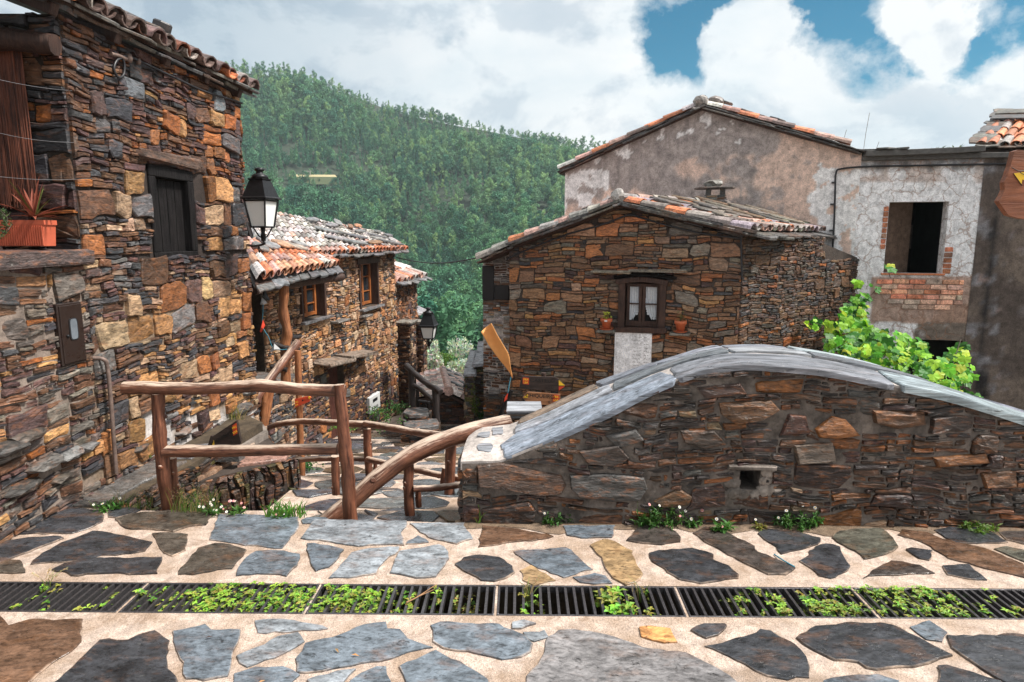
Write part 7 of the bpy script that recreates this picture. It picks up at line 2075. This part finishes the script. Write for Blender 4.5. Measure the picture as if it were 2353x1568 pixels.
# weeds in the drain: nobody could count them
mb = MB()
def weeds(x0, x1, n, zlo=-.05, zhi=.012, col=(.24, .38, .05), L=.023, v0=.08, v1=.92):
    cts = [(lerp(gx(x0), gx(x1), R.random()), R.uniform(v0, v1), R.uniform(-.03, .012)) for _ in range(max(3, n // 5))]
    for i in range(int(n * 1.7)):
        cu_, cv_, cz_ = R.choice(cts); u = min(max(cu_ + R.gauss(0, .016), gx(x0)), gx(x1)); v = gw * min(max(cv_ + R.gauss(0, .08), v0), v1); p = gp(u, v, min(R.uniform(zlo, zhi) + cz_, .022))
        c = R.choice([col, tuple(x * 1.3 for x in col), (.10, .22, .03), (.28, .30, .06)])
        k = R.randint(3, 5); g0_ = R.uniform(0, 6)
        for q in range(k): g = g0_ + 2 * math.pi * q / k; leaf(mb, p, Vector((math.cos(g), math.sin(g), .35)), Vector((0, 0, 1)), L * R.uniform(.45, 1.35), L * R.uniform(.45, .7), c)
        if R.random() < .5: mb.tube([p, gp(u + R.gauss(0, .01), v, -.16)], .0012, 3, (.2, .15, .06), cap=False)
weeds(48, 135, 40, L=.026); weeds(195, 275, 26, L=.024); weeds(300, 420, 80, zlo=-.05); weeds(420, 715, 620); weeds(730, 860, 260); weeds(860, 960, 110, zlo=-.1, zhi=-.01); weeds(980, 1010, 20, zlo=-.12); weeds(1040, 1130, 46, zlo=-.12, zhi=-.02, col=(.25, .24, .06))
weeds(1180, 1250, 26, zlo=-.1); weeds(1375, 1440, 34, L=.04, col=(.2, .4, .05)); weeds(1440, 1500, 26, zlo=-.08, col=(.3, .3, .06)); weeds(1660, 1760, 50); weeds(1762, 1800, 40); weeds(1840, 1980, 210); weeds(1990, 2130, 240); weeds(2130, 2240, 150); weeds(2260, 2320, 26)
structure_ = tag(mb.build('drain_weeds', M['leaf']), kind='stuff')
def gtuft(x, v, n, hpx, lab, col, W=.006, dry=.3, seeds=.0):
    c = gp(gx(x), gw * v, -.05); root = thing('grass_tuft', c, lab, 'grass'); mb2 = MB(); k = c.y / F
    for i in range(n):
        p = c + Vector((R.gauss(0, .015), R.gauss(0, .01), 0)); h = hpx * k * R.uniform(.5, 1.1) + .04; ln = Vector((R.gauss(0, .45), R.gauss(0, .3), 0)) * h
        P = smoothpath([p, p + Vector((0, 0, h * .6)) + ln * .3, p + Vector((0, 0, h * .85)) + ln], 6); cc = (.45, .34, .16) if R.random() < dry else col; s = Vector((.9, R.uniform(-.5, .5), 0)).normalized(); vs = []
        for q, pt in enumerate(P): ww = W * (1 - (q / len(P)) ** 1.5); vs += [pt - s * ww / 2, pt + s * ww / 2]
        mb2.add(vs, [(2 * q, 2 * q + 1, 2 * q + 3, 2 * q + 2) for q in range(len(P) - 1)], cc)
        if R.random() < seeds:
            for _ in range(20): leaf(mb2, lerp(P[-3], P[-1], R.random()) + rv() * .004, (P[-1] - P[-2]) + rv() * .01, Vector((0, 0, 1)), .014, .003, (.5, .38, .2))
    mb2.build('blades', M['leaf'], root)
gtuft(62, .85, 8, 50, 'grass tuft with a drooping dry ear in the leftmost drain grate', (.14, .28, .05), .005, .4, .6); gtuft(1215, .75, 14, 55, 'tall pale grass standing in the middle drain grate', (.25, .32, .09), .006, .4, .3); gtuft(1472, .8, 9, 50, 'tall grass with a thin seed stalk beside the leafy weed in the middle grate', (.18, .3, .06), .005, .35, .2)
mb = MB(); mb.tube(smoothpath([gp(gx(936), gw * .35, .006), gp(gx(960), gw * .5, .014), gp(gx(995), gw * .9, .016)], 10), [.0045 * (1 - .5 * i / 10) for i in range(11)], 6, (.40, .22, .11)); mb.tube([gp(gx(960), gw * .5, .014), gp(gx(992), gw * .72, .016)], .0025, 5, (.40, .22, .11))
tag(mb.build('dry_twig', M['leaf_dry'], at_base=True), 'dry forked twig lying across the drain grate bars', 'twig')
mb = MB(); mb.tube(smoothpath([on(1779, 1274, .006), on(1800, 1288, .016), on(1826, 1303, .012)], 8), .004, 6); tag(mb.build('blue_tube', M['cord'], at_base=True), 'short piece of blue tube sticking from the paving mortar at the right', 'tube')
mb = MB()
for x, y, c in ((770, 1490, (.4, .2, .1)), (807, 1505, (.55, .25, .1)), (2091, 1233, (.6, .5, .4)), (470, 1467, (.08, .05, .03)), (610, 1563, (.5, .22, .12))):
    p = on(x, y, .018); mb2 = MB(); leaf(mb2, p, (R.uniform(-1, 1), R.uniform(-1, 1), .1), Vector((0, 0, 1)), .035, .012, c); tag(mb2.build('fallen_leaf', M['leaf_dry'], at_base=True), 'tiny dry leaf fallen on the wet paving slabs', 'leaf', 'dry leaves fallen on the paving')

# ================================================================== HILLS AND FOREST
sky_x = [-1500, 200, 540, 600, 700, 770, 830, 900, 960, 1050, 1150, 1250, 1360, 1500, 1700, 2000, 2400, 4200]
sky_y = [120, 130, 165, 172, 182, 205, 228, 255, 272, 292, 310, 330, 352, 385, 420, 440, 450, 460]
syf = interp(sky_x, sky_y); dtf = interp([-1500, 500, 900, 1400, 4200], [420, 430, 470, 380, 380])
def hill(x, t):
    ys = syf(x); y = 1060 + (ys - 1060) * t; Y = 40 + (dtf(x) - 40) * t ** 1.25
    Y *= 1 + .10 * math.sin(x / 170 + t * 5) * math.sin(math.pi * t)
    return at(x, y, Y)
mb = MB(); nx, nt = 110, 44; vs = []
for i in range(nx + 1):
    x = -1500 + 5700 * i / nx
    a0 = hill(x, 0); col_ = []
    for j in range(nt + 1):
        p = hill(x, j / nt); p.z += 2.2 * noise.noise(Vector((p.x * .03, p.y * .03, 1))) * min(1, j / 6); col_.append(p)
    vs += [Vector((a0.x * .45, a0.y * .45, -9.0))] + col_ + [Vector((col_[-1].x * 1.25, col_[-1].y * 1.25, col_[-1].z - 25)), Vector((col_[-1].x * 2.2, col_[-1].y * 2.2, -60))]
m = nt + 4
mb.add(vs, [(i * m + j, (i + 1) * m + j, (i + 1) * m + j + 1, i * m + j + 1) for i in range(nx) for j in range(m - 1)], (.045, .055, .03), 0, True)
structure(mb.build('hills', simple('forest_floor', (.022, .035, .020), .95, 0, .6, .25, .5, .3)))
mb = MB()    # ground sheet under the village, out to the hills
g = 24
mb.add([Vector((x, y, z)) for y, z in ((-60, -2.6), (9, -3.7), (14, -4.4), (24, -10)) for x in (-90, -6, 4, 90)], [(j * 4 + i, j * 4 + i + 1, j * 4 + i + 5, j * 4 + i + 4) for j in range(3) for i in range(3)], (.06, .06, .03))
mb.add([Vector((x, y, z)) for y, z in ((-900, -3.2), (-60, -2.6)) for x in (-900, -90, 90, 900)], [(i, i + 1, i + 5, i + 4) for i in range(3)], (.06, .06, .03))
structure(mb.build('ground', M['soil']))
hb = MB(); hb.box((0, 330, 60), (520, 0, 0), (0, 370, 0), (0, 0, 75)); hz = hb.build('haze', []); hz['kind'] = 'stuff'
hm = bpy.data.materials.new('haze'); hm.use_nodes = True; hm.node_tree.nodes.clear()
pv = hm.node_tree.nodes.new('ShaderNodeVolumePrincipled'); pv.inputs['Color'].default_value = (.72, .88, .92, 1); pv.inputs['Density'].default_value = .0003; pv.inputs['Anisotropy'].default_value = .2
ho = hm.node_tree.nodes.new('ShaderNodeOutputMaterial'); hm.node_tree.links.new(pv.outputs[0], ho.inputs['Volume']); hz.data.materials.append(hm)

def crown_mesh(kind, seed):
    rr = random.Random(seed); mb = MB()
    def lf(p, s, c, up=.4):
        a = Vector((rr.gauss(0, 1), rr.gauss(0, 1), rr.gauss(0, .6) + up)).normalized(); b = a.orthogonal().normalized(); b = (b * math.cos(1.3 * rr.random()) + a.cross(b) * math.sin(6.28 * rr.random())).normalized()
        k = rr.uniform(.7, 1.35); mb.add([p - a * s, p + b * s * .55, p + a * s, p - b * s * .55], [(0, 1, 2, 3)], tuple(x * k for x in c))
    if kind == 'broad':
        blobs = []
        for k in range(26):
            g = rr.uniform(0, 6.28); z = rr.uniform(0, 1); r = (1 - (z - .38) ** 2 * 2.1) * rr.uniform(.3, 1); blobs.append((Vector((math.cos(g) * 2.7 * r, math.sin(g) * 2.7 * r, 2.2 + z * 4.6)), rr.uniform(.55, 1.15), rr.uniform(.75, 1.3)))
        for q, s, kk in blobs:
            for _ in range(62):
                d = Vector((rr.gauss(0, 1), rr.gauss(0, 1), rr.gauss(0, 1) + .25)).normalized(); lf(q + d * s * rr.random() ** .35, rr.uniform(.14, .27), tuple(x * kk for x in (.075, .19, .115)))
    elif kind == 'euc':
        for k in range(22):
            z = rr.uniform(0, 1); g = rr.uniform(0, 6.28); r = rr.uniform(.2, 1) * (2.7 - 1.5 * z); q = Vector((math.cos(g) * r, math.sin(g) * r, 2.6 + z * 6.0)); kk = rr.uniform(.75, 1.35)
            for _ in range(46):
                d = Vector((rr.gauss(0, 1), rr.gauss(0, 1), rr.gauss(0, 1.1))).normalized(); lf(q + d * rr.uniform(.4, .95) * rr.random() ** .4, rr.uniform(.15, .30), tuple(x * kk for x in (.15, .265, .155)), -.5)
    else:
        for k in range(16):
            z = k / 16; zz = 1.2 + 6.6 * z; rad = 1.35 * (1 - z) ** .8 + .12
            for w in range(6):
                g = rr.uniform(0, 6.28); L = rad * rr.uniform(.7, 1.1); kk = rr.uniform(.75, 1.25)
                for _ in range(9):
                    t = rr.random() ** .7; p = Vector((math.cos(g) * L * t, math.sin(g) * L * t, zz + .35 * t * (1 - z) + rr.gauss(0, .08))); lf(p, rr.uniform(.14, .26), tuple(x * kk for x in (.075, .20, .145)), .9)
        for _ in range(20): lf(Vector((rr.gauss(0, .05), rr.gauss(0, .05), 7.8 + rr.uniform(-.4, .6))), .2, (.09, .21, .15), 1.5)
    return mb
def trunk_mesh(kind):
    mb = MB(); H_, r_ = {'broad': (4.2, .22), 'euc': (7, .20), 'pine': (7.2, .13)}[kind]
    mb.tube([(0, 0, -.6), (.05, .02, H_ * .3), (-.04, .05, H_ * .65), (0, 0, H_)], [r_ * 1.2, r_, r_ * .7, r_ * .25], 7)
    if kind != 'pine':
        for k in range(6): g = k * 1.05 + .3; z = H_ * (.4 + .09 * k); mb.tube([(0, 0, z), (math.cos(g) * .8, math.sin(g) * .8, z + .7), (math.cos(g) * 1.6, math.sin(g) * 1.6, z + 1.5)], [r_ * .5, r_ * .35, r_ * .12], 5)
    return mb
KL = {'broad': ('broadleaf_tree', 'rounded dark green broadleaf tree low on the forested hillside', 'broadleaf trees low on the hillside'), 'euc': ('eucalyptus_tree', 'tall loose pale green tree on the forested hillside', 'tall pale trees on the hillside'), 'pine': ('pine_tree', 'slim pointed pine on the forested hillside', 'pines on the hillside')}
PROTO = {}
for k, key in enumerate(('broad', 'euc', 'pine')):
    for vv in range(2):
        cm = crown_mesh(key, 11 + k * 5 + vv).build('crown', M['tree_leaf']); tm = trunk_mesh(key).build('trunk', M['bark'])
        PROTO[key, vv] = (cm, tm)
RT = random.Random(31); pts = []; occ = {}
def kindat(x, y):
    n_ = noise.noise(Vector((x * .006, y * .009, 2)))
    e = 1.0 if (x > 960 and y < 520 - (x - 960) * .0) else .0
    e += .8 if y < 260 else 0
    b_ = .85 if y > 640 else (.38 if y > 480 else .14)
    r = RT.random() + n_ * .35
    if e and r < .85 * min(1, e): return 'euc'
    if RT.random() < b_: return 'broad'
    return 'pine' if RT.random() < (.62 + n_ * .6 if y > 330 else .25) else RT.choice(('broad', 'euc'))
tries = 0
while len(pts) < 9500 and tries < 140000:
    tries += 1
    x = RT.uniform(400, 1640); t = RT.random() ** .75
    p = hill(x, t); p.z += 2.2 * noise.noise(Vector((p.x * .03, p.y * .03, 1))) * min(1, t * nt / 6)
    X, Yp = px(p)
    if p.y < 62: continue
    if 655 < X < 772 and 390 < Yp < 409: continue          # clearing with the dirt road
    kd = kindat(X, Yp)
    if t > .9 and kd == 'pine' and RT.random() < .85: kd = RT.choice(('broad', 'euc', 'euc'))
    cell = {'pine': 3.0, 'euc': 4.3, 'broad': 5.6}[kd] * (1 + p.y / 1100)
    if t > .86: cell *= .66
    ck = (round(p.x / cell), round(p.y / cell))
    if ck in occ: continue
    occ[ck] = 1
    sc = {'pine': RT.uniform(.7, 1.15), 'euc': RT.uniform(.8, 1.3), 'broad': RT.uniform(.8, 1.7)}[kd]
    sc *= .72 + .75 * max(0, .5 + noise.noise(Vector((p.x * .018, p.y * .018, 7))))
    if noise.noise(Vector((p.x * .045, p.y * .045, 12))) > .34 and t < .82 and RT.random() < .8: continue
    if t > .94: sc *= .72
    if Yp > 395 and 640 < X < 790 and Yp < 520: sc *= .55
    pts.append((p, kd, RT.randint(0, 1), sc, RT.uniform(0, 6.28)))
pts.sort(key=lambda q: q[0].y)
near = [q for q in pts if 470 < px(q[0])[0] < 1400][:180]; ids = set(map(id, near)); rest = [q for q in pts if id(q) not in ids]
used = set()
need = [k for k in PROTO if k not in {(q[1], q[2]) for q in near}]
for k in need:
    for q in rest:
        if (q[1], q[2]) == k: near.append(q); rest.remove(q); break
for p, kd, vv, sc, rz in near:
    root = bpy.data.objects.new(KL[kd][0], None); COL.objects.link(root); root.location = p; root.rotation_euler = (0, 0, rz); root.scale = (sc, sc, sc * 1.05); tag(root, KL[kd][1], 'tree', KL[kd][2])
    for src in PROTO[kd, vv]:
        if (kd, vv) in used: o = src.copy(); COL.objects.link(o)
        else: o = src
        o.parent = root
    used.add((kd, vv))
me = bpy.data.meshes.new('forest'); me.from_pydata([tuple(q[0]) for q in rest], [], [])
keys = list(PROTO)
at_k = me.attributes.new('kind_id', 'INT', 'POINT'); at_k.data.foreach_set('value', [keys.index((q[1], q[2])) for q in rest])
at_s = me.attributes.new('size', 'FLOAT', 'POINT'); at_s.data.foreach_set('value', [q[3] for q in rest])
at_r = me.attributes.new('turn', 'FLOAT_VECTOR', 'POINT'); at_r.data.foreach_set('vector', [c for q in rest for c in (RT.gauss(0, .05), RT.gauss(0, .05), q[4])])
fo_ = bpy.data.objects.new('forest', me); COL.objects.link(fo_); fo_['kind'] = 'stuff'
ng = bpy.data.node_groups.new('plant_trees', 'GeometryNodeTree'); ng.interface.new_socket('Geometry', in_out='INPUT', socket_type='NodeSocketGeometry'); ng.interface.new_socket('Geometry', in_out='OUTPUT', socket_type='NodeSocketGeometry')
gi, go = ng.nodes.new('NodeGroupInput'), ng.nodes.new('NodeGroupOutput'); jn = ng.nodes.new('GeometryNodeJoinGeometry')
def nattr(nm, tp): a = ng.nodes.new('GeometryNodeInputNamedAttribute'); a.data_type = tp; a.inputs['Name'].default_value = nm; return [o for o in a.outputs if o.enabled][0]
ki, si, ri = nattr('kind_id', 'INT'), nattr('size', 'FLOAT'), nattr('turn', 'FLOAT_VECTOR')
for i, k in enumerate(keys):
    oi = ng.nodes.new('GeometryNodeObjectInfo'); oi.inputs['Object'].default_value = PROTO[k][0]; oi.inputs['As Instance'].default_value = True
    cp = ng.nodes.new('FunctionNodeCompare'); cp.data_type = 'INT'; cp.operation = 'EQUAL'
    ins = [s for s in cp.inputs if s.type == 'INT']; ng.links.new(ki, ins[0]); ins[1].default_value = i
    ip = ng.nodes.new('GeometryNodeInstanceOnPoints'); ng.links.new(gi.outputs[0], ip.inputs['Points']); ng.links.new(cp.outputs[0], ip.inputs['Selection']); ng.links.new(oi.outputs['Geometry'], ip.inputs['Instance']); ng.links.new(ri, ip.inputs['Rotation']); ng.links.new(si, ip.inputs['Scale']); ng.links.new(ip.outputs[0], jn.inputs[0])
ng.links.new(jn.outputs[0], go.inputs[0]); fo_.modifiers.new('plant', 'NODES').node_group = ng
# dirt road and wooden frame in the clearing
mb = MB(); P = []
Yc = hill(715, (1060 - 405) / (1060 - syf(715))).y - 6
a, b = at(664, 401, Yc), at(770, 402, Yc); a2, b2 = at(660, 406, Yc - 3), at(774, 407, Yc - 3); a3, b3 = at(655, 424, Yc - 6), at(775, 424, Yc - 6)
mb.quad(a2, b2, b, a, (.42, .36, .20)); mb.quad(a3, b3, b2, a2, (.10, .12, .06)); structure(mb.build('dirt_road', plaster_mat('dry_grass_track', .3)))
mb = MB(); k = Yc / F
for x in (701, 713): p = at(x, 404, Yc - 1); mb.box(p + Vector((0, 0, 5 * k)), Vector((.8 * k, 0, 0)), Vector((0, .8 * k, 0)), Vector((0, 0, 6 * k)))
p = at(707, 394, Yc - 1); mb.box(p, Vector((7.5 * k, 0, 0)), Vector((0, .8 * k, 0)), Vector((0, 0, .8 * k)))
tag(mb.build('wooden_gate', simple('bleached_wood', (.5, .48, .42), .8), at_base=True), 'pale wooden gate frame by the dirt road in the hillside clearing', 'frame')

# ================================================================== SKY, SUN, CAMERA
SUN_E, SUN_A = math.radians(54), math.radians(98)
w = bpy.data.worlds.new('World'); SC.world = w; w.use_nodes = True; t = w.node_tree; t.nodes.clear()
class WT(NT):
    def __init__(s): s.t = t
q = WT()
sk = q.n('TexSky', sky_type='NISHITA'); sk.sun_disc = False; sk.sun_elevation = SUN_E; sk.sun_rotation = SUN_A; sk.altitude = 600; sk.air_density = 1.0; sk.dust_density = .3; sk.ozone_density = 3.0
hs = q.n('HueSaturation', {'Saturation': 2.2, 'Value': .8, 'Hue': .475, 'Color': sk.outputs[0]})
b0 = q.n('Background', {'Color': q.mix(1, hs.outputs[0], (.10, .98, .98), 'MULTIPLY'), 'Strength': .062})
d = q.n('TexCoord').outputs['Generated']
def warp(v, sc, amp):
    nz_ = q.n('VectorMath', {0: q.n('TexNoise', {'Vector': v, 'Scale': sc, 'Detail': 7, 'Roughness': .62}).outputs['Color'], 1: (.5, .5, .5)}, operation='SUBTRACT').outputs[0]
    return q.n('VectorMath', {0: v, 1: q.n('VectorMath', {0: nz_, 1: (amp, amp, amp)}, operation='MULTIPLY').outputs[0]}, operation='ADD').outputs[0]
dw = warp(d, 9, .13)
def hole(px_, py_, rx, hard=.2):
    v = ray(px_, py_).normalized(); dp = q.n('VectorMath', {0: dw, 1: tuple(v)}, operation='DISTANCE').outputs['Value']
    return q.ramp(dp, [(rx * hard, 1), (rx, 0)])
mp = q.mapping(d, (1, 1, 1.7), (0, 0, .3), (2.3, .4, 1.1))
n1 = q.noise(mp, 4.6, 12, .62, .3); n1b = q.noise(q.n('VectorMath', {0: mp, 1: (.035, -.012, .05)}, operation='ADD').outputs[0], 4.6, 6, .6, .3); n2 = q.noise(q.mapping(d, (1, 1, 2.2), (0, 0, 1), (5, 1, 3)), 2.0, 8, .55, .2)
H_ = None
for px_, py_, r in ((1585, 92, .085), (1530, 128, .055), (1640, 40, .06), (1900, 60, .12), (1990, 105, .10), (1860, 25, .085), (2040, 130, .07), (2270, 110, .09), (2330, 60, .12), (2230, 150, .05), (2100, 150, .05), (2160, 20, .06)):
    h_ = hole(px_, py_, r); H_ = h_ if H_ is None else q.math('MAXIMUM', H_, h_)
for px_, py_, r in ((2130, 70, .045), (2120, 20, .05), (2140, 110, .035), (1740, 60, .06), (1760, 110, .06), (1690, 120, .05)):
    H_ = q.math('SUBTRACT', H_, q.math('MULTIPLY', hole(px_, py_, r), .8), True)
cov = q.math('ADD', q.math('SUBTRACT', q.math('MULTIPLY', n1, 2.6), q.math('MULTIPLY', H_, 1.15)), -.42)
fac = q.ramp(cov, [(.0, 0), (.22, .45), (.55, 1)])
wh = q.ramp(n2, [(.30, (.50, .60, .69)), (.43, (.82, .88, .92)), (.52, (1.0, 1.0, 1.0))])
gr_ = None
for px_, py_, r, s in ((430, 40, .42, .95), (1290, 40, .16, .25), (1200, 330, .30, .22), (1980, 270, .30, .25), (300, 150, .40, .85), (2300, 260, .2, .2)):
    h_ = q.math('MULTIPLY', hole(px_, py_, r, .1), s); gr_ = h_ if gr_ is None else q.math('MAXIMUM', gr_, h_)
wh = q.mix(gr_, wh, (.47, .57, .66))
rel = q.ramp(q.math('ADD', q.math('MULTIPLY', q.math('SUBTRACT', n1, n1b), 2.2), .5), [(.30, (.66, .72, .79)), (.52, (1, 1, 1))])
wh = q.mix(.75, wh, rel, 'MULTIPLY')
edge_ = q.math('MULTIPLY', q.ramp(cov, [(.30, 1), (.60, 0)]), .25); wh = q.mix(edge_, wh, (1.0, 1.0, 1.0))
b1 = q.n('Background', {'Color': wh, 'Strength': .62})
mx = q.n('MixShader', {0: fac, 1: b0.outputs[0], 2: b1.outputs[0]}); o = q.n('OutputWorld'); t.links.new(mx.outputs[0], o.inputs[0])
ld = bpy.data.lights.new('sun', 'SUN'); ld.energy = 4.2; ld.angle = math.radians(9); ld.color = (1.0, .95, .89)
lo_ = bpy.data.objects.new('sun', ld); COL.objects.link(lo_)
sd = Vector((math.sin(SUN_A) * math.cos(SUN_E), math.cos(SUN_A) * math.cos(SUN_E), math.sin(SUN_E)))
lo_.rotation_euler = sd.to_track_quat('Z', 'Y').to_euler(); lo_.location = (5, -5, 20)
cd = bpy.data.cameras.new('camera'); cd.sensor_width = 36; cd.lens = F / 2353 * 36; cd.clip_start = .05; cd.clip_end = 4000
co = bpy.data.objects.new('camera', cd); COL.objects.link(co); co.location = CAM; co.rotation_euler = (math.pi / 2 - TH, 0, 0); SC.camera = co
SC.view_settings.view_transform = 'Standard'; SC.view_settings.look = 'None'; SC.view_settings.exposure = .80; SC.view_settings.gamma = 1
SC.render.engine = 'CYCLES'; SC.cycles.use_denoising = True; SC.cycles.max_bounces = 6; SC.cycles.transparent_max_bounces = 6
